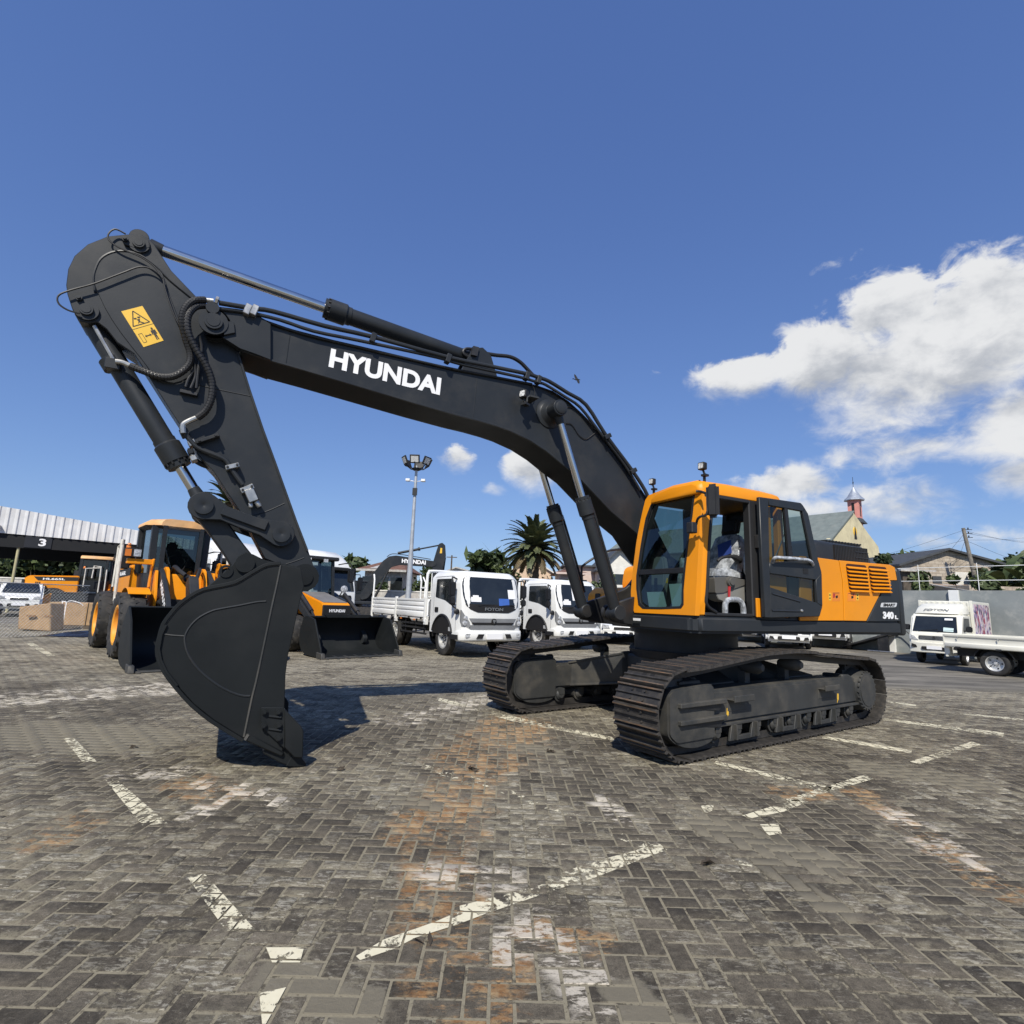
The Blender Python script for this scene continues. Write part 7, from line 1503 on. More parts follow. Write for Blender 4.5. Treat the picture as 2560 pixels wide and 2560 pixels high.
def foliage(rs, centers, radii, per, size):
    V = []; RN = []
    for c, r in zip(centers, radii):
        p = rs.normal(size=(per, 3)); p /= np.linalg.norm(p, axis=1)[:, None]; p *= (rs.random(per)**.45)[:, None]*r; p[:, 2] *= .8; p += c
        n = rs.normal(size=(per, 3)); n[:, 2] += .5; n /= np.linalg.norm(n, axis=1)[:, None]; a = np.cross(n, rs.normal(size=(per, 3))); a /= np.linalg.norm(a, axis=1)[:, None]; b = np.cross(n, a)
        s = size*(.6+.8*rs.random(per))[:, None]; a = a*s; b = b*s*.55
        V.append(np.stack([p-a, p+b, p+a, p-b], 1).reshape(-1, 3)); RN.append(np.clip(rs.normal(.5, .28, per)+rs.normal(0, .12), 0, 1))
    return np.concatenate(V), np.concatenate(RN)
def tree(loc, h, spread, label, seed=1, size=.22, m=None, trunk=.3, low=.3, clumps=16, per=110, name='tree', group='trees beyond the yard', cat='tree'):
    rs = np.random.RandomState(seed); T_ = thing(name, label, cat, loc, rs.random()*6, group); mb = MB()
    mb.tube([(0, 0, -.1), (.06*h*rs.normal()*.3, .02*h, h*low*.6), (rs.normal()*.05*h, rs.normal()*.05*h, h*.75)], [trunk, trunk*.9, trunk*.75, trunk*.6, trunk*.5, trunk*.4, trunk*.3, trunk*.25, trunk*.15], 8, 4)
    cs = []; rr = []
    for k in range(clumps):
        a = rs.random()*6.28; q = rs.random()**.6; z = low+(1-low)*rs.random(); w_ = spread*(1-((z-.55)/.6)**2)*.9
        c = np.array([math.cos(a)*q*w_, math.sin(a)*q*w_, z*h]); cs.append(c); rr.append(spread*(.28+.22*rs.random()))
        mb.tube([(0, 0, h*low*.8), tuple(c*np.array([.5, .5, .8])), tuple(c)], [trunk*.35, trunk*.3, trunk*.2, trunk*.12, trunk*.08, trunk*.05], 5, 2)
    mb.build('trunk', M_BARK, T_); V, RN = foliage(rs, cs, rr, per, size); quads_obj('crown', V, RN, m or M_LEAF, T_); return T_
def shrub(loc, h, spread, label, seed=1, size=.16, m=None, per=120, clumps=8, group='shrubs growing along the walls'): return tree(loc, h, spread, label, seed, size, m, .05, .15, clumps, per, 'shrub', group, 'shrub')
def palm(loc, hz_, R_, label, seed=2, nf=46, lean=(0, 0)):
    rs = np.random.RandomState(seed); T_ = thing('palm_tree', label, 'palm', loc, 0, 'palms beyond the yard'); mb = MB(); H = hz_
    prof = []; n = 26
    for k in range(n+1): z = H*k/n; prof.append((z, .34*(1.12-.2*k/n)*(1.06 if k % 2 else .95)))
    mb.lathe(prof, (0, 0, 0), (lean[0], lean[1], 1), 14); mb.build('trunk', M_BARK, T_)
    mb = MB(); mb.lathe([(0, .35), (.4, .62), (.9, .5), (1.2, .2)], (0, 0, H-.8), (0, 0, 1), 12); mb.build('crown_base', mat('old_frond_bases', (.16, .11, .06), .9, var=.4, scale=7), T_)
    top = np.array([lean[0]*H, lean[1]*H, H])
    for k in range(nf):
        V = []; RN = []; az_ = k*2.39996+rs.normal()*.1; f = k/nf; el0 = R(82-112*f+rs.normal()*5); Lf = R_*(.85+.25*rs.random()); p = top.copy(); el_ = el0; pts = []; sg = 16
        for i in range(sg+1):
            pts.append(p.copy()); d = np.array([math.cos(az_)*math.cos(el_), math.sin(az_)*math.cos(el_), math.sin(el_)]); p = p+d*Lf/sg; el_ -= R(2.2+3.2*i/sg)*(1.0 if f < .7 else .8)
        sd = np.array([-math.sin(az_), math.cos(az_), 0])
        for i in range(2, sg+1):
            for q in range(3):
                a = pts[i-1]+(pts[i]-pts[i-1])*(q/3); t = i/sg; ll = R_*.25*(1-.55*abs(t-.45)*2)*(.85+.3*rs.random()); d = pts[i]-pts[i-1]; d = d/np.linalg.norm(d); up = np.cross(sd, d); up = up if up[2] > 0 else -up
                for s in (-1, 1):
                    e = a+(sd*s*.75+d*.75+up*(.25-.35*(f > .6)))*ll*.75+np.array([0, 0, -.10*ll]); w_ = d*.075*R_/2.4; V += [a-w_, a+w_, e+w_*.25, e-w_*.25]; RN.append(np.clip(rs.normal(.5-.1*f, .22), 0, 1))
        for i in range(sg): w_ = sd*(.035*(1-i/sg)+.008); V += [pts[i]-w_, pts[i]+w_, pts[i+1]+w_*.8, pts[i+1]-w_*.8]; RN.append(.9)
        quads_obj('frond', np.array(V), RN, M_DRY if (f > .86 or (f > .7 and k % 3 == 0)) else M_PALM, T_)
    return T_

# ---- floodlight mast
D = 26.0; x0, _, _ = W3(1020, 1500, D); zt = W3(1046, 1155, D)[2]
mast = thing('light_mast', 'tall galvanised mast with a ring of black floodlights', 'lamp', (x0, D, 0))
M_GALV = mat('galvanised', (.42, .44, .46), .5, metal=.4, var=.12, scale=3)
mb = MB(); mb.lathe([(0, .20), (.02, .20), (.02, .15), (zt*.45, .12), (zt*.45, .10), (zt-.2, .065)], (0, 0, 0), (0, 0, 1), 16); mb.build('pole', M_GALV, mast)
mb = MB(); mb.lathe([(0, .12), (.05, .22), (.12, .22), (.15, .1)], (0, 0, zt-.45), (0, 0, 1), 14); mb.build('head_ring', M_INK, mast)
for k in range(6):
    a = R(-90+60*k); c = Vector((math.cos(a)*.62, math.sin(a)*.62, zt-.02)); f = Vector((math.cos(a)*.8, math.sin(a)*.8, -.35)).normalized(); rt = Vector((-math.sin(a), math.cos(a), 0)); up = f.cross(rt)
    if up.z < 0: up = -up
    M = Matrix(((rt.x, f.x, up.x, c.x), (rt.y, f.y, up.y, c.y), (rt.z, f.z, up.z, c.z), (0, 0, 0, 1)))
    mb = MB(); mb.box(-.24, .24, -.05, .03, -.20, .22, M); fl = mb.build('floodlight', M_INK, mast, bevel=.01)
    mb = MB(); mb.box(-.18, .18, .028, .036, -.14, .16, M); mb.build('lens', M_LAMPG, fl)
    mb = MB(); mb.tube([(0, 0, zt-.38), tuple(c*.6+Vector((0, 0, .4*(zt-.3)))*1.0) if False else (math.cos(a)*.35, math.sin(a)*.35, zt-.34), tuple(c-Vector((0, 0, .12)))], .028, 6, 0); mb.build('arm', M_INK, fl)
for s in (-1, 1):
    mb = MB(); mb.tube([(0, 0, zt-1.0), (s*.35, 0, zt-.95)], .02, 6, 0); mb.box(min(s*.28, s*.48), max(s*.28, s*.48), -.14, .06, zt-1.0, zt-.88); mb.build('security_camera', M_WHITE, mast, bevel=.02)
mb = MB(); mb.box(-.10, .12, -.16, -.05, zt-1.7, zt-1.35); mb.build('junction_box', M_DARK, mast)

# ---- other excavators parked behind
def far_excavator(loc, yaw, label, lettered=True, seed=0):
    L = thing('parked_excavator', label, 'excavator', loc, yaw, 'charcoal excavators parked in the background'); 
    for s in (-1, 1):
        pr = [(1.6, .05), (-1.6, .05), (-1.95, .2), (-2.0, .5), (-1.8, .85), (1.8, .85), (2.0, .5), (1.95, .2)]
        mb = MB(); mb.prism(pr, min(s*.95, s*1.5), max(s*.95, s*1.5), 'y'); mb.build('crawler_track', M_TRACK, L, bevel=.04)
    mb = MB(); mb.cyl((0, 0, .6), (0, 0, 1.1), .6, n=20); mb.build('turntable', M_DARK, L)
    mb = MB(); mb.box(-2.2, 1.4, -1.3, 1.3, 1.05, 1.28); mb.build('upper_frame', M_BODY, L, bevel=.04)
    mb = MB(); mb.box(-2.0, -.4, -1.28, 1.28, 1.28, 2.05); mb.build('engine_house', M_ORANGE, L, bevel=.06)
    mb = MB(); mb.prism(roundpoly([(-2.05, -1.3), (-2.05, 1.3), (-2.6, .9), (-2.6, -.9)], .25), 1.08, 2.05, 'z'); mb.build('counterweight', M_BODY, L, bevel=.06)
    mb = MB(); mb.box(.0, 1.25, .35, 1.28, 1.28, 1.75); cb_ = mb.build('cab_base', M_BODY, L, bevel=.02)
    mb = MB(); mb.prism([(0, 1.75), (1.25, 1.75), (1.15, 2.70), (.0, 2.72)], .38, 1.26, 'y'); mb.build('cab_glass', M_VGLASS, cb_)
    for x, y in ((.03, .38), (.03, 1.26), (1.23, .38), (1.23, 1.26)): mb = MB(); mb.hexa([(x-.05, y-.04, 1.7), (x+.05, y-.04, 1.7), (x+.05, y+.04, 1.7), (x-.05, y+.04, 1.7), (x-.05-.08*(x > 1), y-.04, 2.72), (x+.05-.08*(x > 1), y-.04, 2.72), (x+.05-.08*(x > 1), y+.04, 2.72), (x-.05-.08*(x > 1), y+.04, 2.72)]); mb.build('cab_post', M_BODY, cb_)
    mb = MB(); mb.box(-.05, 1.2, .32, 1.3, 2.70, 2.82); mb.build('cab_roof', M_BODY, cb_, bevel=.05)
    bm_ = [(.55, 1.35), (.35, 1.6), (1.2, 3.3), (1.9, 4.35), (2.35, 4.75), (2.9, 4.85), (5.9, 4.55), (6.05, 4.4), (6.0, 4.2), (5.8, 4.1), (3.2, 4.15), (2.6, 3.95), (2.1, 3.3), (1.0, 1.5)]
    mb = MB(); mb.prism(roundpoly(bm_, .1), -.24, .24, 'y'); bo_ = mb.build('boom', M_BODY, L, bevel=.01)
    for s in (-1, 1):
        if lettered: letter('HYUNDAI', M_LETTER, bo_, (3.35, -.245, 4.30) if s < 0 else (5.25, .245, 4.25), (1.85, 0, -.06) if s < 0 else (-1.85, 0, .06), (0, 0, .32), .004)
        mb = MB(); mb.cyl((1.35, s*.42, 1.2), (1.9, s*.42, 2.5), .085, n=12); mb.cyl((1.9, s*.42, 2.5), (2.4, s*.42, 3.75), .05, n=10); mb.build('boom_cylinder', M_DARK, L)
    mb = MB(); mb.cyl((3.0, 0, 5.05), (4.6, 0, 5.45), .10, n=12); mb.cyl((4.55, 0, 5.44), (4.7, 0, 5.48), .14, n=12); mb.cyl((4.6, 0, 5.45), (6.2, 0, 5.85), .06, n=10); mb.build('arm_cylinder', M_BODY, L)
    mb = MB(); mb.tube([(2.2, .28, 4.75), (2.6, .28, 5.0), (3.6, .28, 4.95), (5.6, .28, 4.72)], .03, 6, 3); mb.build('hydraulic_pipe', M_DARK, L)
    ar = [(5.75, 4.35), (6.0, 5.4), (6.15, 5.95), (6.4, 6.05), (6.65, 5.85), (6.75, 5.0), (6.45, 3.4), (6.2, 2.2), (5.95, 1.6), (5.75, 1.65), (5.75, 3.2)]
    mb = MB(); mb.prism(roundpoly(ar, .08), -.20, .20, 'y'); am = mb.build('arm', M_BODY, L, bevel=.01)
    for s in (-1, 1): mb = MB(); plate_y(mb, [(6.25, 5.2), (6.42, 5.2), (6.42, 5.62), (6.28, 5.62)], s*.201, s*.004); mb.build('decal', M_YELLOW, am)
    mb = MB(); mb.cyl((6.70, 0, 4.9), (6.55, 0, 3.2), .085, n=12); mb.cyl((6.55, 0, 3.2), (6.42, 0, 2.2), .05, n=10); mb.build('bucket_cylinder', M_DARK, L)
    bk_ = [(5.9, 1.75), (6.4, 1.7), (6.75, 1.3), (6.8, .8), (6.5, .3), (6.0, .05), (5.55, .02), (5.7, .9)]
    mb = MB(); mb.prism(dense(bk_+[bk_[0]], 3)[:-1], -.6, .6, 'y'); mb.build('bucket', M_BUCK, L, bevel=.02)
    return L
# placed so that its boom rises beyond the lorry bed
D = 41.5; p = W3(1096, 1500, 43.0); far_excavator((p[0]-6.2, D, 0), R(12), 'charcoal excavator with white lettering on its boom beyond the lorry')
p = W3(905, 1500, 62.0); far_excavator((p[0]-5.0, 62.0, 0), R(200), 'smaller-looking charcoal excavator far behind the tractor unit', True)

# ---- houses beyond
M_RUSTR = mat('brown_roof_sheet', (.16, .075, .045), .8, var=.25, scale=3, dirt=(.25, .17, .12), dirt_amt=.4)
M_GREYR = mat('grey_roof_sheet', (.16, .185, .17), .7, var=.12, scale=1.5, dirt=(.22, .23, .21), dirt_amt=.4)
M_PEACH = mat('peach_render', (.62, .46, .32), .85, var=.1); M_PINKR = mat('pale_pink_render', (.60, .48, .42), .85, var=.1, dirt=(.4, .32, .27), dirt_amt=.4); M_OFFW = mat('off_white_render', (.70, .68, .62), .85, var=.1, dirt=(.45, .42, .37), dirt_amt=.3); M_BRICKW = mat('brick_red_render', (.36, .16, .12), .85, var=.15); M_DKROOF = mat('dark_roof', (.055, .06, .065), .7, var=.15); M_TINW = mat('weathered_tin', (.45, .44, .41), .6, var=.25, scale=4, dirt=(.25, .15, .09), dirt_amt=.4)
def hipped(u0, u1, ve, vr, D, depth, label, roof, wallm, patches=False, group='houses beyond the yard'):
    a = W3(u0, ve, D); b = W3(u1, ve, D); zr = W3((u0+u1)/2, vr, D+depth*.5)[2]; ze = (a[2]+b[2])/2; xm0 = a[0]+(b[0]-a[0])*.30; xm1 = a[0]+(b[0]-a[0])*.72; h = thing('house', label, 'house', ((a[0]+b[0])/2, D, 0), 0, group); ox = (a[0]+b[0])/2
    mb = MB(); mb.box(a[0]+.4-ox, b[0]-.4-ox, .4, depth-.4, 0, ze); w_ = mb.build('wall', wallm, h)
    n = 3
    for k in range(n): x = a[0]-ox+(b[0]-a[0])*(k+.6)/(n+.2); mb = MB(); mb.box(x-.5, x+.5, .37, .41, ze-1.7, ze-.6); wi = mb.build('window', M_VGLASS, w_); mb = MB(); mb.box(x-.56, x+.56, .34, .42, ze-1.78, ze-1.70); mb.build('sill', wallm, wi)
    vs = [(a[0]-ox-.2, -.3, ze), (b[0]-ox+.2, -.3, ze), (b[0]-ox+.2, depth+.3, ze), (a[0]-ox-.2, depth+.3, ze), (xm0-ox, depth*.5, zr), (xm1-ox, depth*.5, zr)]
    mb = MB(); mb.add(vs, [(0, 1, 5, 4), (1, 2, 5), (2, 3, 4, 5), (3, 0, 4), (3, 2, 1, 0)]); r = mb.build('roof', roof, h)
    mb = MB(); mb.box(a[0]-ox-.2, b[0]-ox+.2, -.34, -.28, ze-.16, ze+.02); mb.build('fascia', wallm, r)
    if patches:
        for (f0, f1, g0, g1) in ((.24, .40, .05, .5), (.38, .60, .5, .95), (.55, .72, .4, .7)):
            def rp(f, g): x = (a[0]-ox-.2)+(b[0]-a[0]+.4)*f; xl = (xm0-ox)+(xm1-xm0)*f; return (x+(xl-x)*g, -.3+(depth*.5+.3)*g-.02, ze+(zr-ze)*g+.03)
            mb = MB(); mb.add([rp(f0, g0), rp(f1, g0), rp(f1+.06, g1), rp(f0+.06, g1)], [(0, 1, 2, 3)]); mb.build('roof_patch', M_TINW, r, fix=False)
    return h
def gabled(u0, u1, ve, ua, va, D, depth, label, roof, wallm, group='houses beyond the yard', over=.3, window=True):
    a = W3(u0, ve, D); b = W3(u1, ve, D); c = W3(ua, va, D); h = thing('house', label, 'house', (a[0], D, 0), 0, group); o = a[0]
    mb = MB(); mb.prism([(0, 0), (b[0]-o, 0), (b[0]-o, b[2]), (c[0]-o, c[2]), (0, a[2])], 0, depth, 'y'); w_ = mb.build('wall', wallm, h)
    for (p, q) in ((a, c), (c, b)):
        dx, dz = q[0]-p[0], q[2]-p[2]; L = math.hypot(dx, dz); ex_, ez_ = dx/L*over, dz/L*over; P = (p[0]-o-(ex_ if p is a else 0), p[2]-(ez_ if p is a else 0)); Q = (q[0]-o+(ex_ if q is b else 0), q[2]+(ez_ if q is b else 0))
        mb = MB(); mb.prism([P, Q, (Q[0], Q[1]+.14), (P[0], P[1]+.14)], -over, depth+over, 'y'); mb.build('roof', roof, h)
    if window:
        x = (c[0]-o); z = min(a[2], b[2])-1.1; mb = MB(); mb.box(x-.5, x+.5, -.03, .02, z-.5, z+.5); mb.build('window', M_VGLASS, w_)
    return h
hipped(898, 1012, 1424, 1402, 46, 9, 'old house with a brown sheet roof patched with pale tin', M_RUSTR, M_TINW, True)
gabled(1095, 1205, 1438, 1140, 1420, 60, 8, 'low building with an off-white gable behind the lorry cab', M_TINW, M_OFFW)
gabled(1272, 1378, 1430, 1325, 1396, 58, 9, 'peach-walled house with a pale gable behind the big palm', M_OFFW, M_PEACH)
hipped(1392, 1470, 1432, 1425, 50, 7, 'pale pink house with a rusty porch roof', M_RUSTR, M_PINKR)
a = W3(1425, 1412, 52); h = thing('house', 'upper storey of a pale pink flat-roofed house', 'house', (a[0], 55, 0), 0, 'houses beyond the yard'); mb = MB(); mb.box(0, 4.2, 0, 5, 0, W3(1425, 1416, 55)[2]); w_ = mb.build('wall', M_PINKR, h); mb = MB(); mb.box(-.4, 4.6, -.4, 5.4, W3(1425, 1416, 55)[2], W3(1425, 1412, 55)[2]); mb.build('roof', M_DKROOF, h); mb = MB(); mb.box(.8, 1.8, -.03, .05, 2.0, 3.2); mb.build('window', M_VGLASS, w_)
gabled(1500, 1600, 1418, 1548, 1372, 52, 10, 'cream house with a steep dark roof between the boom cylinders', M_DKROOF, M_OFFW, over=.6)
gabled(478, 520, 1398, 500, 1372, 62, 6, 'small brick-red house behind the wheel loader', M_RUSTR, M_BRICKW)
# low far boundary and greenery closing the view
fw_ = thing('boundary_wall', 'long low plastered wall far behind the parked machines', 'wall', (0, 44, 0)); mb = MB(); mb.box(-60, 12, 0, .25, 0, 2.1); mb.build('wall_panel', M_TINW, fw_); mb = MB(); mb.box(-60, 12, -.05, .30, 2.1, 2.2); mb.build('coping', M_OFFW, fw_)
lab = ['bushy dark shrub behind the first lorry cab', 'loose mid-green shrub left of the big palm', 'rounded shrub at the foot of the papaya trees', 'dark shrub touching the trunk of the big palm', 'light green shrub right of the big palm', 'low shrub in front of the pink house', 'dark shrub beside the steep-roofed house', 'tall shrub beyond the lorry headboard', 'broad shrub behind the lorry bed', 'low dark shrub behind the parked excavator', 'pale shrub beside the brown roofed house', 'small shrub behind the big palm trunk', 'dark low shrub under the brown roof']
for k, (u, D, h_, s_) in enumerate(((1180, 44.5, 3.6, 1.6), (1240, 43, 4.2, 2.0), (1275, 42, 3.2, 1.7), (1300, 43, 3.4, 2.0), (1385, 42, 3.3, 1.8), (1430, 42, 3.0, 1.5), (1480, 43, 3.2, 1.6), (1040, 46, 3.8, 2.0), (1075, 47, 4.0, 2.0), (985, 48, 3.0, 1.8), (890, 47, 3.6, 1.6), (1345, 44, 3.0, 1.6), (940, 45.5, 2.9, 1.4))):
    p = W3(u, 1500, D); shrub((p[0], D, 0), h_, s_, lab[k], 20+k, .20, [M_LEAF, M_LEAFY, M_LEAF][k % 3], 130, 9)
p = W3(1558, 1500, 50); shrub((p[0]-1.2, 50, 0), 5.0, 1.3, 'small green tree beside the steep dark roof', 77, .2, M_LEAFY)
# slender papaya-like trees with tufted heads
def tuft(u, vt, D, label, r=1.0, seed=0, extra=()):
    p = W3(u, vt, D); T_ = thing('papaya_tree', label, 'tree', (p[0], D, 0), seed, 'slender papaya trees on the skyline'); rs = np.random.RandomState(seed); mb = MB(); mb.tube([(0, 0, 0), (.1, .05, p[2]*.5), (0, 0, p[2])], .09, 6, 3); mb.build('trunk', M_BARK, T_); V = []; RN = []
    for (cx, cz) in ((0, p[2]),)+tuple(extra):
        for k in range(16):
            a = k*2.4; L = r*(.7+.4*rs.random()); e = np.array([cx+math.cos(a)*L, math.sin(a)*L, cz+.25*rs.normal()-.1]); o = np.array([cx, 0, cz]); s_ = np.array([-math.sin(a), math.cos(a), 0])*.32*r; V += [o, (o+e)/2+s_+[0, 0, .2*r], e, (o+e)/2-s_+[0, 0, .2*r]]; RN.append(rs.random())
            for q in range(5): c = e+rs.normal(size=3)*.16*r; d1 = rs.normal(size=3)*.28*r; d2 = rs.normal(size=3)*.2*r; V += [c-d1, c+d2, c+d1, c-d2]; RN.append(rs.random())
    quads_obj('crown', np.array(V), RN, M_LEAF, T_)
tuft(1208, 1398, 47, 'papaya tree with two tufts beyond the lorry cab', 1.0, 3, ((.0, 4.3),)); tuft(1230, 1400, 46, 'papaya tree leaning beside the big palm', 1.1, 4, ((.9, 5.2),)); tuft(890, 1402, 60, 'thin papaya tree by the brown roofed house', 1.2, 5); tuft(884, 1418, 58, 'short papaya tree by the brown roofed house', .9, 6)
p = W3(1246, 1425, 45); tree((p[0], 45, 0), 5.0, .75, 'dense green tree left of the big palm', 31, .16, M_LEAF, .14, .25, 14, 120)
D = 38.0; p = W3(1337, 1372, D); palm((p[0], D, 0), p[2], 2.55, 'large date palm with drooping dry fronds behind the lorries', 5, 84)
D = 42.0; p = W3(578, 1262, D); palm((p[0], D, 0), p[2], 2.6, 'tall palm rising behind the excavator arm', 9, 34)
D = 52.0; p = W3(1106, 1405, D); up_ = thing('utility_pole', 'thin utility pole beyond the lorry cab', 'pole', (W3(1124, 1500, D)[0], D, 0)); mb = MB(); mb.cyl((0, 0, 0), (0, 0, W3(1125, 1388, D)[2]), .09, .07, 8); mb.build('post', M_BARK, up_); mb = MB(); mb.box(-.5, .5, -.05, .05, W3(1125, 1394, D)[2], W3(1125, 1392, D)[2]); mb.build('cross_arm', M_BARK, up_)

# ---- open shed on the left
S0 = np.array([-29.6, 31.2]); sd_ = np.array([.829, .559]); sn_ = np.array([-.559, .829]); SL = 20.0; S0 = S0-sd_*5
shed = thing('open_shed', 'open-fronted shed with a white corrugated fascia and a number 3 board', 'shed', (S0[0], S0[1], 0), math.atan2(sd_[1], sd_[0]))
def ztop(x): return 6.62-.112*x
M_FASC = mat('white_corrugated', (.66, .66, .66), .5, var=.06, scale=1.5, dirt=(.45, .43, .40), dirt_amt=.35)
pitch = .42; k = 0
while k*pitch < SL:
    x = k*pitch; mb = MB(); q = [(x, 0), (x+.10, -.05), (x+.16, -.05), (x+.22, 0), (x+pitch, 0)]
    vs = []
    for yz in (0, 1):
        for (xx, yy) in q: vs.append((xx, yy, 4.62-.018*xx if yz == 0 else ztop(xx)))
    n = len(q); mb.add(vs, [(i, i+1, n+i+1, n+i) for i in range(n-1)]); mb.build('corrugated_sheet', M_FASC, shed, fix=False); k += 1
mb = MB(); mb.hexa([(0, .05, 6.55), (SL, .05, ztop(SL)-.07), (SL, 11, ztop(SL)-.9), (0, 11, 5.8), (0, .05, 6.62), (SL, .05, ztop(SL)), (SL, 11, ztop(SL)-.83), (0, 11, 5.9)]); mb.build('roof', M_DKROOF, shed)
mb = MB(); mb.box(0, SL, .06, .12, 3.75, 4.66); mb.build('roof_shade_band', mat('shed_shade_black', (.006, .007, .009), .8), shed)  # near-black band standing in for the shaded roof underside
mb = MB(); mb.box(0, SL, 9, 9.2, 3.4, 5.4); mb.build('rear_beam', MATS['shed_shade_black'], shed)
px_ = 6.7; mb = MB(); mb.box(px_-.62, px_+.62, .02, .058, 3.80, 4.60); bd_ = mb.build('number_board', mat('navy_board', (.008, .010, .016), .6), shed); letter('3', M_LETTER, bd_, (px_+.02, .016, 3.92), (.34, 0, 0), (0, 0, .44), .004)
for x, m_, r in ((2.6, M_DARK, .07), (5.85, mat('yellowed_post', (.42, .38, .22), .7), .075), (10.5, M_DARK, .08), (15, M_DARK, .08), (19.6, M_DARK, .08)): mb = MB(); mb.cyl((x, .2, 0), (x, .2, 4.7), r, n=10); mb.build('post', m_, shed)
mb = MB(); mb.box(4.55, 4.95, -.3, 0, 4.75, 4.95); mb.build('fascia_lamp', M_TINW, shed)
lab = ['dense dark tree at the back of the open shed', 'broad mid-green tree beside the black shed post', 'dark tree behind the yellowed shed post', 'mid-green tree beneath the number board', 'dark tree behind the orange loader cab', 'mid-green tree at the far end of the shed', 'dark tree between the shed and the wheel loader', 'mid-green tree behind the wheel loader cab']
for k, (u, D, h_, s_) in enumerate(((-60, 50, 6.5, 4.0), (20, 52, 6.2, 4.0), (80, 50, 5.8, 3.6), (150, 53, 6.0, 4.0), (215, 52, 5.4, 3.4), (-160, 48, 6.5, 4.0), (290, 56, 4.8, 3.0), (380, 60, 4.5, 3.0))):
    p = W3(u, 1480, D); tree((p[0], D, 0), h_, s_, lab[k], 50+k, .34, M_LEAF if k % 2 == 0 else M_LEAFY, .18, .06, 20, 170)

# ---- wire fence, crates and clutter on the left
def chain_fence(p0, p1, h, label, pitch=.11):
    d = Vector((p1[0]-p0[0], p1[1]-p0[1], 0)); L = d.length; F_ = thing('wire_fence', label, 'fence', (p0[0], p0[1], 0), math.atan2(d.y, d.x)); mb = MB()
    n = int(L/pitch); r = .0032
    for s in (1, -1):
        for k in range(-int(h/pitch)-1, n+int(h/pitch)+1):
            x0 = k*pitch; a = (x0, .02); b = (x0+s*h, h+.02); 
            if min(a[0], b[0]) > L or max(a[0], b[0]) < 0: continue
            t0 = max(0, min((0-a[0])/(b[0]-a[0]), (L-a[0])/(b[0]-a[0]))); t1 = min(1, max((0-a[0])/(b[0]-a[0]), (L-a[0])/(b[0]-a[0])))
            if t1 <= t0: continue
            mb.cyl((a[0]+(b[0]-a[0])*t0, s*.003, a[1]+(b[1]-a[1])*t0), (a[0]+(b[0]-a[0])*t1, s*.003, a[1]+(b[1]-a[1])*t1), r, n=3, caps=False)
    w_ = mb.build('wire_mesh', M_GALV, F_); w_['kind'] = 'stuff'
    for k in range(int(L/3)+1): mb = MB(); mb.cyl((k*3.0, 0, 0), (k*3.0, 0, h+.1), .028, n=8); mb.build('fence_post', M_GALV, F_)
    mb = MB(); mb.cyl((0, 0, h), (L, 0, h), .014, n=6); mb.build('top_wire', M_GALV, F_)
a = gpix(-40, 1598); b = gpix(205, 1586); chain_fence((a[0], a[1]), (b[0], b[1]), 1.62, 'sagging chain-link fence in front of the cardboard crates')
M_CARD = mat('cardboard', (.36, .235, .125), .85, var=.15, scale=3, dirt=(.22, .13, .07), dirt_amt=.4)
p = gpix(96, 1576); c_ = thing('cardboard_crate', 'pale crumpled cardboard crate lying by the wire fence', 'crate', (p[0], p[1], 0), R(20)); mb = MB(); mb.hexa([(-.45, -.4, 0.06), (.55, -.55, 0), (.6, .4, 0), (-.5, .45, 0), (-.5, -.42, .82), (.40, -.50, .98), (.5, .40, .95), (-.45, .42, .80)]); cb_ = mb.build('box', M_CARD, c_, bevel=.03)
for q in ((.1, .3), (.6, .2)): mb = MB(); mb.box(-.3+q[0], -.05+q[0], -.56+.05*q[0], -.50, .5, .55); mb.build('torn_patch', mat('torn_card', (.24, .13, .06), .9), c_)
p = gpix(150, 1571); c_ = thing('cardboard_crate', 'long brown cardboard crate tied with white tape', 'crate', (p[0], p[1]+.4, 0), R(12)); mb = MB(); mb.box(-.55, 2.3, -.45, .45, .12, .98); mb.build('box', M_CARD, c_, bevel=.02); mb = MB(); mb.box(.0, .03, -.457, .457, .115, .987); mb.build('tape', M_LETTER, c_); mb = MB(); mb.tube([(.02, -.44, .98), (.2, -.5, 1.05), (.5, -.48, .96), (.6, -.46, .86)], .014, 5, 3); mb.tube([(.02, -.44, .98), (-.15, -.4, 1.02), (-.1, -.47, .93)], .014, 5, 3); mb.build('loose_tape', M_LETTER, c_); mb = MB(); mb.box(.75, .78, -.456, -.44, .12, .98); mb.build('panel_gap', M_INK, c_)
mb = MB(); mb.box(-.6, 2.4, -.5, .5, 0, .12); mb.build('pallet', M_BARK, c_)
p = gpix(132, 1590); s_ = thing('black_sheet', 'crumpled black plastic sheet lying under the crates', 'sheet', (p[0], p[1], 0), R(10)); rs = np.random.RandomState(5); mb = MB(); n = 14; vs = []; fs = []
for i in range(n):
    for j in range(8): e = math.sin(math.pi*i/(n-1))*math.sin(math.pi*j/7); vs.append((-.3+2.8*i/(n-1)+rs.normal()*.04, -.35+.9*j/7+rs.normal()*.04, .02+.10*e*rs.random()+.08*e))
for i in range(n-1):
    for j in range(7): fs.append((i*8+j, (i+1)*8+j, (i+1)*8+j+1, i*8+j+1))
mb.add(vs, fs); mb.build('sheet', mat('black_plastic', (.012, .012, .014), .25, spec=.8), s_, fix=False)
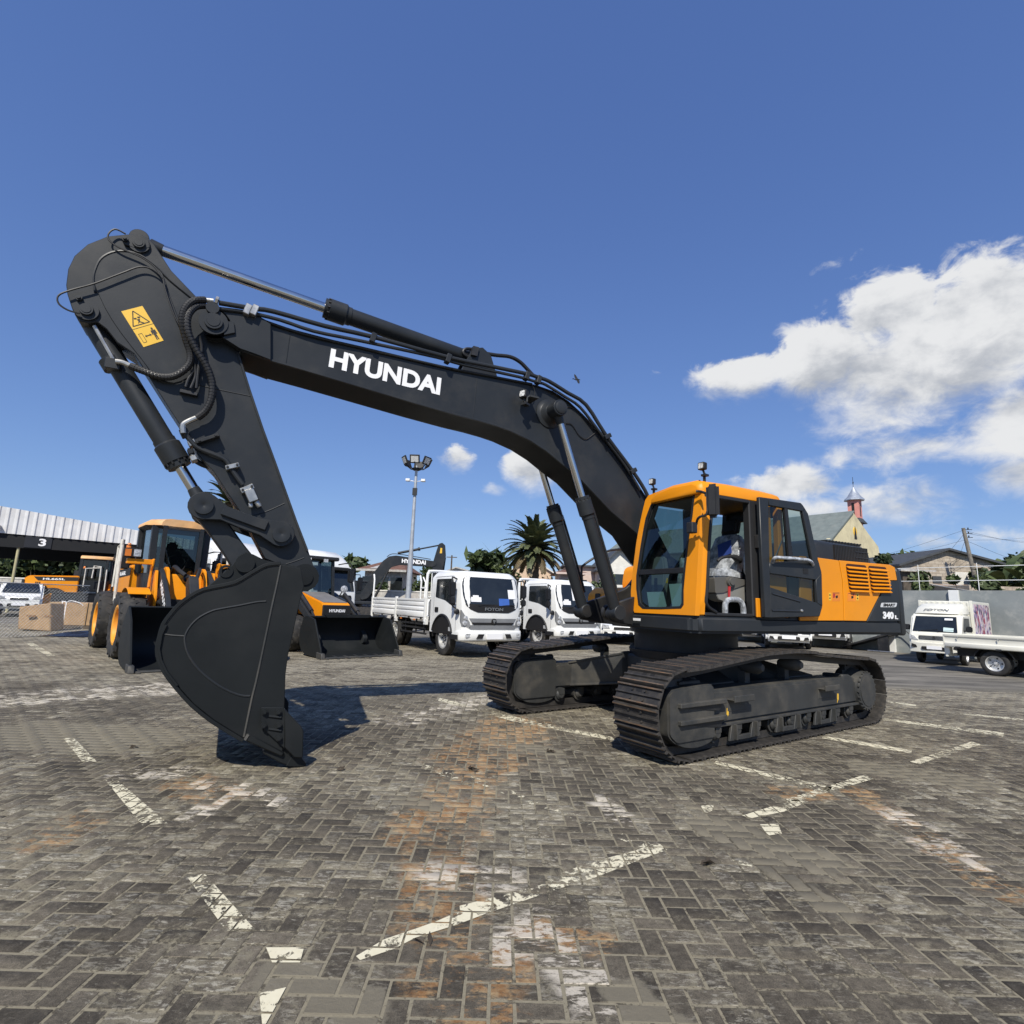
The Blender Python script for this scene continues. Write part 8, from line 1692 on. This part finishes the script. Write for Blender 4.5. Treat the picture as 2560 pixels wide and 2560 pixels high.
p = gpix(104, 1556); b_ = thing('storage_box', 'dark grey storage box standing behind the cardboard crates', 'box', (p[0], p[1]+1.5, 0), R(10)); mb = MB(); mb.box(-.7, .7, -.4, .4, 0, 1.25); mb.build('body', M_BODY, b_, bevel=.02); mb = MB(); mb.box(-.72, .72, -.42, .42, 1.25, 1.33); mb.build('lid', M_DARK, b_, bevel=.02)
# a car shape standing in for dark machinery and a white cover
p = W3(52, 1500, 29); car((p[0], 29.0, 0), R(310), 'white car shape standing in for a white cover by the open shed', True)

# ---- boundary wall on the right, parallel to the parked lorries
P0 = gpix(2231, 1630); g = (math.cos(R(304)), math.sin(R(304)))
zt = 2.62; wl = thing('perimeter_wall', 'long grey plastered wall with white piers behind the small lorries', 'wall', (P0[0], P0[1], 0), R(304))
M_WALL = mat('grey_plaster', (.235, .255, .25), .85, var=.12, scale=.8, dirt=(.42, .42, .39), dirt_amt=.75, dirt_scale=1.4, bump=.2, bscale=12)
mb = MB(); mb.box(-32, 16, .02, .30, 0, zt); mb.build('wall_panel', M_WALL, wl)
for s in (0, 2.35, -4.5, -9, -13.5): mb = MB(); mb.box(s-.16, s+.16, -.10, .32, 0, zt+.01); mb.build('pier', M_WHITE, wl, bevel=.006)
def wallpt(s, off, z=0): return (P0[0]+g[0]*s-g[1]*off, P0[1]+g[1]*s+g[0]*off, z)     # off > 0: beyond the wall
# loading ramp leaning at the wall foot
p = gpix(2205, 1628); rp = thing('loading_ramp', 'black steel loading ramp tilted on its stand by the wall', 'ramp', (p[0], p[1]-.1, 0), R(304)); mb = MB(); mb.hexa([(-1.4, -.8, .05), (.6, -.8, .75), (.6, .4, .75), (-1.4, .4, .05), (-1.4, -.8, .12), (.6, -.8, .85), (.6, .4, .85), (-1.4, .4, .12)]); mb.build('deck', M_DARK, rp, bevel=.01)
for y in (-.7, .3): mb = MB(); mb.box(.1, .5, y-.05, y+.05, 0, .70); mb.build('stand', M_DARK, rp)
mb = MB(); mb.tube([(-.2, -1.0, .04), (.8, -1.05, .05)], .03, 6, 0); mb.build('tie_bar', M_STEEL, rp)
mb = MB(); q = gpix(2240, 1625); mb.tube([(.35, -.2, 1.25), (.9, -.1, .95), (1.35, -.15, .55)], .02, 6, 2); mb.build('hose', M_BLACK, rp)
# block-built house behind the wall
def block_mat():
    m = bpy.data.materials.new('concrete_blocks'); m.use_nodes = True; t = m.node_tree; N = NT(t); b = t.nodes['Principled BSDF']; tc = N.n('ShaderNodeTexCoord'); x, y, z = N.sep(tc.outputs['Object']); bt = N.n('ShaderNodeTexBrick'); t.links.new(N.comb(x, z, 0.0), bt.inputs['Vector']); bt.inputs['Color1'].default_value = (.40, .335, .26, 1); bt.inputs['Color2'].default_value = (.47, .41, .33, 1); bt.inputs['Mortar'].default_value = (.27, .23, .18, 1); bt.inputs['Scale'].default_value = 1; bt.inputs['Mortar Size'].default_value = .018; bt.inputs['Brick Width'].default_value = .42; bt.inputs['Row Height'].default_value = .21
    c = N.mix(N.m('MULTIPLY', N.ss(N.noise(tc.outputs['Object'], 1.1, 6, .65), .48, .65), .6), bt.outputs[0], (.20, .165, .125)); t.links.new(c, b.inputs['Base Color']); b.inputs['Roughness'].default_value = .9; return m
M_BLOCK = block_mat()
D = 36.0; h = gabled(2252, 2498, 1412, 2364, 1376, D, 9, 'unplastered block-built house with a dark gable roof behind the wall', M_DKROOF, M_BLOCK, over=.35, window=False)
o = W3(2252, 1412, D)[0]
for (u0, v0, u1, v1, m_, nm) in ((2372, 1438, 2384, 1480, M_INK, 'doorway'), (2386, 1430, 2432, 1482, M_OFFW, 'painted_panel'), (2330, 1440, 2356, 1482, M_DKROOF, 'window'), (2470, 1440, 2490, 1470, M_INK, 'window')):
    a = W3(u0, v0, D); b = W3(u1, v1, D); mb = MB(); mb.box(a[0]-o, b[0]-o, -.06, .02, b[2], a[2]); mb.build(nm, m_, h)
D = 33.0; lt = thing('lean_to', 'dark timber lean-to beside the block house', 'shed', (W3(2262, 1500, D)[0], D, 0)); a = W3(2262, 1420, D); b = W3(2325, 1420, D); mb = MB(); mb.box(0, b[0]-a[0], 0, 2.5, 0, a[2]-.2); mb.build('wall', mat('rough_dark_wood', (.07, .058, .045), .9, var=.4, scale=5, dirt=(.15, .12, .09), dirt_amt=.5), lt); mb = MB(); mb.hexa([(-.3, -.3, a[2]-.2), (b[0]-a[0]+.3, -.3, a[2]-.2), (b[0]-a[0]+.3, 2.8, a[2]+.1), (-.3, 2.8, a[2]+.1), (-.3, -.3, a[2]-.1), (b[0]-a[0]+.3, -.3, a[2]-.1), (b[0]-a[0]+.3, 2.8, a[2]+.2), (-.3, 2.8, a[2]+.2)]); mb.build('roof', M_TINW, lt)
D = 30.0; a = W3(2425, 1458, D); b = W3(2600, 1452, D); tr_ = thing('tin_roof_hut', 'low hut with a rusty corrugated tin roof just behind the wall', 'hut', (a[0], D, 0)); mb = MB(); mb.box(.1, b[0]-a[0], .2, 3, 0, a[2]-.1); mb.build('wall', M_BLOCK, tr_)
nS = 14
for k in range(nS): x = (b[0]-a[0])*k/nS; w_ = (b[0]-a[0])/nS; jz = .03*math.sin(k*2.3); mb = MB(); mb.hexa([(x, -.5, a[2]-.55+jz), (x+w_*1.02, -.5, a[2]-.55+jz), (x+w_*1.02, 3.2, a[2]+.05), (x, 3.2, a[2]+.05), (x, -.5, a[2]-.50+jz), (x+w_*1.02, -.5, a[2]-.50+jz), (x+w_*1.02, 3.2, a[2]+.10), (x, 3.2, a[2]+.10)]); mb.build('roof_sheet', mat('rusty_tin', (.34, .24, .16), .8, var=.3, scale=5, dirt=(.15, .08, .05), dirt_amt=.6) if k % 3 else M_TINW, tr_)
# pipe railing along the top of the wall
rl = thing('pipe_railing', 'thin white pipe railing standing above the grey wall', 'railing', wallpt(0, .6), R(304))
for z in (zt+.42, zt+.98):
    mb = MB(); mb.cyl((-3, 0, z), (12, 0, z), .014, n=6); mb.build('rail', M_WHITE, rl)
for s in range(-3, 13, 2): mb = MB(); mb.cyl((s, 0, 0), (s, 0, zt+1.12), .014, n=6); mb.build('upright', M_WHITE if s % 4 else M_BARK, rl)
lab = ['tangled shrub behind the white wall pier', 'leafy shrub at the corner of the block house', 'low shrub under the house doorway', 'dark shrub under the painted house panel', 'bushy shrub next to the timber lean-to', 'thin shrub beside the tin-roofed hut']
for k, (s, off, h_, w_) in enumerate(((.8, 1.6, 3.3, .9), (2.0, 2.2, 3.4, .8), (3.0, 1.8, 3.2, .8), (4.2, 2.4, 3.3, .7), (-1.2, 1.8, 3.6, 1.0), (5.5, 2.4, 3.2, .7))):
    shrub(wallpt(s, off), h_, w_, lab[k], 90+k, .13, M_LEAF if k % 2 else M_LEAFY, 120, 8, 'shrubs behind the grey wall')
def banana(loc, h, label, seed):
    rs = np.random.RandomState(seed); T_ = thing('banana_plant', label, 'plant', loc, 0, 'banana plants behind the wall'); mb = MB(); mb.cyl((0, 0, 0), (.05, 0, h*.6), .12, .09, 8); mb.build('stem', mat('banana_stem', (.12, .13, .05), .7), T_)
    for k in range(9):
        a = k*2.4+rs.random(); L = h*.55*(.8+.4*rs.random()); el_ = R(75-8*k+rs.normal()*6); p = np.array([.05, 0, h*.6]); V = []; RN = []; n = 8; s_ = np.array([-math.sin(a), math.cos(a), 0])
        for i in range(n): d = np.array([math.cos(a)*math.cos(el_), math.sin(a)*math.cos(el_), math.sin(el_)])*L/n; q = p+d; w0 = .30*math.sin(math.pi*min(1, (i+.3)/n)); w1 = .30*math.sin(math.pi*min(1, (i+1.3)/n)); V += [p-s_*w0, p+s_*w0, q+s_*w1, q-s_*w1]; RN.append(rs.random()); p = q; el_ -= R(11)
        quads_obj('leaf', np.array(V), RN, M_LEAFY, T_)
for k, (u, D, vt) in enumerate(((2500, 33, 1375), (2535, 34, 1385), (2555, 32, 1378), (2590, 33, 1380))): p = W3(u, vt, D); banana((p[0], D, 0), p[2], ['banana plant with upright leaves next to the utility pole', 'banana plant with drooping leaves under the wires', 'tall banana plant beside the dense green tree', 'banana plant leaning over the tin-roofed hut'][k], 7+k)
for k, (u, D, vt, s_) in enumerate(((2545, 36, 1395, 1.8), (2480, 35, 1430, 1.2), (2580, 38, 1385, 2.0))): p = W3(u, vt, D); tree((p[0], D, 0), p[2], s_, ['dense green tree among the banana plants', 'low green tree at the foot of the utility pole', 'broad dark tree behind the banana plants'][k], 130+k, .22, M_LEAF, .1, .2, 14, 130)
p = W3(2190, 1395, 30); tree((p[0], 30, 0), p[2], .9, 'small green tree behind the engine hood', 141, .16, M_LEAF, .07, .3, 10, 120)
tuft(2257, 1394, 60, 'lone umbrella-shaped tree on the skyline', 1.1, 12)
D = 70; h = gabled(2205, 2245, 1408, 2215, 1390, D, 8, 'distant house with a blue-grey hip roof', mat('blue_grey_roof', (.16, .20, .24), .6), M_OFFW, window=False)
# utility pole and wires
D = 34.0; a = W3(2441, 1460, D); b = W3(2408, 1320, D); pl_ = thing('utility_pole', 'leaning wooden utility pole with tangled wires behind the wall', 'pole', (a[0], D, 0)); dx = b[0]-a[0]; mb = MB(); bx0 = dx*(-a[2])/(b[2]-a[2]); mb.cyl((bx0, 0, 0), (dx, 0, b[2]), .15, .10, 10); mb.build('post', mat('grey_wood', (.20, .18, .15), .9, var=.25, scale=6), pl_)
for f in (.03, .10, .17): z = b[2]*(1-f*.5); mb = MB(); mb.tube([(dx*.97-.05, 0, z), (dx+.55, 0, z+.02)], .02, 6, 0); mb.cyl((dx+.3, 0, z), (dx+.3, 0, z+.14), .035, n=8); mb.build('insulator_arm', M_DARK, pl_)
wr_ = [((2408, 1326), (2150, 1402)), ((2408, 1326), (2600, 1362)), ((2410, 1332), (2600, 1356)), ((2412, 1350), (2600, 1340)), ((2412, 1350), (2230, 1388)), ((2410, 1335), (2330, 1420)), ((2412, 1352), (2380, 1430)), ((2412, 1350), (2600, 1420))]
for (p, q) in wr_:
    A_ = Vector(W3(*p, D)); B_ = Vector(W3(*q, D+6)); o = Vector((a[0], D, 0)); mb = MB(); mb.tube([tuple(A_-o), tuple((A_+B_)/2-o-Vector((0, 0, .12))), tuple(B_-o)], .008, 4, 5); mb.build('wire', M_INK, pl_)
# church with a pink tower
A_ = np.array(W3(2075, 1347, 60)); B_ = np.array(W3(2197, 1374, 68)); B_[2] = A_[2]; ab = B_-A_; Lg = math.hypot(ab[0], ab[1]); ya = math.atan2(ab[1], ab[0]); ch = thing('church', 'yellowish church gable with a long grey roof and a pink tower', 'church', (A_[0], A_[1], 0), ya)
mid = W3(2131, 1278, 63.6); zr = mid[2]; ze = A_[2]
M_CHW = mat('stained_cream_render', (.66, .58, .36), .85, var=.1, scale=.6, dirt=(.40, .35, .24), dirt_amt=.7, dirt_scale=.6)
mb = MB(); q = [(0, 0), (Lg, 0), (Lg+.3, ze-1.0), (Lg-.1, ze+.3), (Lg*.78, zr-2.2), (Lg*.48, zr), (0, ze)]; mb.prism(q, 0, .4, 'y'); gb = mb.build('gable_wall', M_CHW, ch)
mb = MB(); mb.prism([(.3, 0), (Lg-.3, 0), (Lg-.3, ze-.2), (Lg*.48, zr-.6), (.3, ze-.2)], .4, 34, 'y'); mb.build('nave', M_CHW, ch)
mb = MB(); mb.hexa([(-.8, -.2, ze-.65), (Lg*.48, -.2, zr-.05), (Lg*.48, 35, zr-.05), (-.8, 35, ze-.65), (-.8, -.2, ze-.5), (Lg*.48, -.2, zr+.1), (Lg*.48, 35, zr+.1), (-.8, 35, ze-.5)]); mb.build('roof', M_GREYR, ch)
mb = MB(); mb.hexa([(Lg*.48, .41, zr-.1), (Lg+.4, .41, ze-.7), (Lg+.4, 35, ze-.7), (Lg*.48, 35, zr-.1), (Lg*.48, .41, zr+.05), (Lg+.4, .41, ze-.55), (Lg+.4, 35, ze-.55), (Lg*.48, 35, zr+.05)]); mb.build('roof', M_GREYR, ch)
for (f, z, w_, h_) in ([(.36+.024*k, zr-4.05-.02*k, .10, .16) for k in range(11)]+[(.30+.045*k, zr-6.6, .28, .55) for k in range(5)]+[(.62+.045*k, zr-6.6, .28, .55) for k in range(5)]): mb = MB(); mb.box(Lg*f, Lg*f+w_, -.03, .01, z, z+h_); mb.build('painted_letter', M_GREYTRIM, gb)
mb = MB(); mb.lathe([(0, .55), (.04, .5)], (Lg*.5, 0, zr-2.4), (0, -1, 0), 14); mb.build('emblem', M_YELLOW, gb); mb = MB(); mb.prism([(Lg*.5-.35, zr-3.3), (Lg*.5+.35, zr-3.3), (Lg*.5, zr-1.7)], -.06, -.042, 'y'); mb.build('emblem_mark', M_INK, gb)
mb = MB(); mb.box(Lg*.55-.1, Lg*.55+.1, -.03, .01, zr-7.4, zr-5.6); mb.box(Lg*.55-.45, Lg*.55+.45, -.034, .01, zr-6.3, zr-6.1); mb.build('painted_cross', mat('lilac_paint', (.50, .45, .52), .8), gb)
M_PINK = mat('pink_render', (.66, .27, .22), .8, var=.08); D = 71; tw0 = W3(2139, 1300, D); wt_ = (W3(2155, 1300, D)[0]-W3(2123, 1300, D)[0])/2
tl = thing('bell_tower', 'pink square bell tower with a pointed silver roof behind the church', 'tower', (tw0[0], D, 0), R(40)); s2 = wt_*.75; z1 = W3(2139, 1252, D)[2]; z2 = W3(2132, 1218, D)[2]; mb = MB(); mb.box(-s2, s2, -s2, s2, 0, z1); tb_ = mb.build('shaft', M_PINK, tl); mb = MB(); mb.lathe([(0, s2*1.95), (.12, s2*1.95), (.5, s2*1.35), (z2-z1, .05)], (0, 0, z1), (0, 0, 1), 8); mb.build('spire', mat('silver_sheet', (.50, .53, .56), .4, metal=.6), tl)
for a in range(4): mb = MB(); M = Matrix.Rotation(R(90*a), 4, 'Z'); mb.box(-.16, .16, -s2-.02, -s2+.02, z1-2.2, z1-.4, M); mb.build('louvre_slot', M_INK, tb_)
mb = MB(); mb.tube([(0, 0, z2-z1+z1-.1), (0, 0, z2+1.4)], .03, 5, 0); mb.prism([(-.25, z2+.5), (.15, z2+.5), (.25, z2+.8), (-.05, z2+.7)], -.02, .02, 'y'); mb.build('weather_vane', M_DARK, tl)
z3 = W3(2150, 1310, D)[2]; mb = MB(); mb.lathe([(0, s2*2.3), (.1, s2*2.3), (.7, s2*1.5)], (0, 0, z3), (0, 0, 1), 4); mb.build('lower_roof', M_DKROOF, tl)

# ---- a crow in flight and leaf litter
D = 30.0; c = W3(1443, 949, D); bd = thing('crow', 'black crow gliding above the excavator boom', 'bird', c, R(20)); mb = MB()
mb.lathe([(-.20, .0), (-.15, .03), (-.05, .055), (.06, .05), (.12, .03), (.16, .025), (.19, .0)], (0, 0, 0), (1, 0, .1), 10, caps=False); mb.build('body', M_INK, bd)
for s, up in ((1, .42), (-1, -.36)):
    mb = MB(); mb.loft([[(-.10, 0, -.01), (.08, 0, -.01), (.08, 0, .01), (-.10, 0, .01)], [(-.10, s*.14, up*.4), (.09, s*.14, up*.4), (.09, s*.14, up*.4+.012), (-.10, s*.14, up*.4+.012)], [(-.09, s*.24, up*.85), (.03, s*.25, up*.9), (.03, s*.25, up*.9+.01), (-.09, s*.24, up*.85+.01)], [(-.05, s*.30, up*1.05), (-.02, s*.30, up*1.07), (-.02, s*.30, up*1.07+.006), (-.05, s*.30, up*1.05+.006)]]); mb.build('wing', M_INK, bd)
mb = MB(); mb.prism([(-.30, -.06), (-.15, -.02), (-.15, .02), (-.30, .06)], -.006, .006, 'z'); mb.build('tail', M_INK, bd)
mb = MB(); mb.lathe([(0, .016), (.04, .0)], (.185, 0, .018), (1, 0, 0), 6, caps=False); mb.build('beak', M_INK, bd)
M_LIT = mat('dead_leaf', (.055, .042, .028), .9, var=.3)
for k, (u, v, n, lab_) in enumerate(((1178, 1926, 9, 'small heap of dead leaves beside the rusty streak'), (1375, 1880, 6, 'scrap of dead leaves in front of the tracks'), (1773, 2162, 6, 'dry leaf litter below the sandy patch'), (1052, 2358, 2, 'curled dead twig under the broad cream line'), (848, 1925, 3, 'dry leaf scrap beside the bucket shadow'), (330, 1870, 3, 'dry leaf scrap on the bare sandy paving'))):
    p = gpix(u, v); o = thing('leaf_litter', lab_, 'leaves', (p[0], p[1], 0)); rs = np.random.RandomState(k)
    for j in range(n):
        mb = MB(); c = rs.normal(size=2)*.022; a = rs.random()*6; L = .035; vs = [(c[0]-math.cos(a)*L, c[1]-math.sin(a)*L, .004), (c[0]-math.sin(a)*.013, c[1]+math.cos(a)*.013, .012+rs.random()*.02), (c[0]+math.cos(a)*L, c[1]+math.sin(a)*L, .006+rs.random()*.025), (c[0]+math.sin(a)*.013, c[1]-math.cos(a)*.013, .010)]; mb.add(vs, [(0, 1, 2), (0, 2, 3)]); mb.build('leaf', M_LIT, o, fix=False)
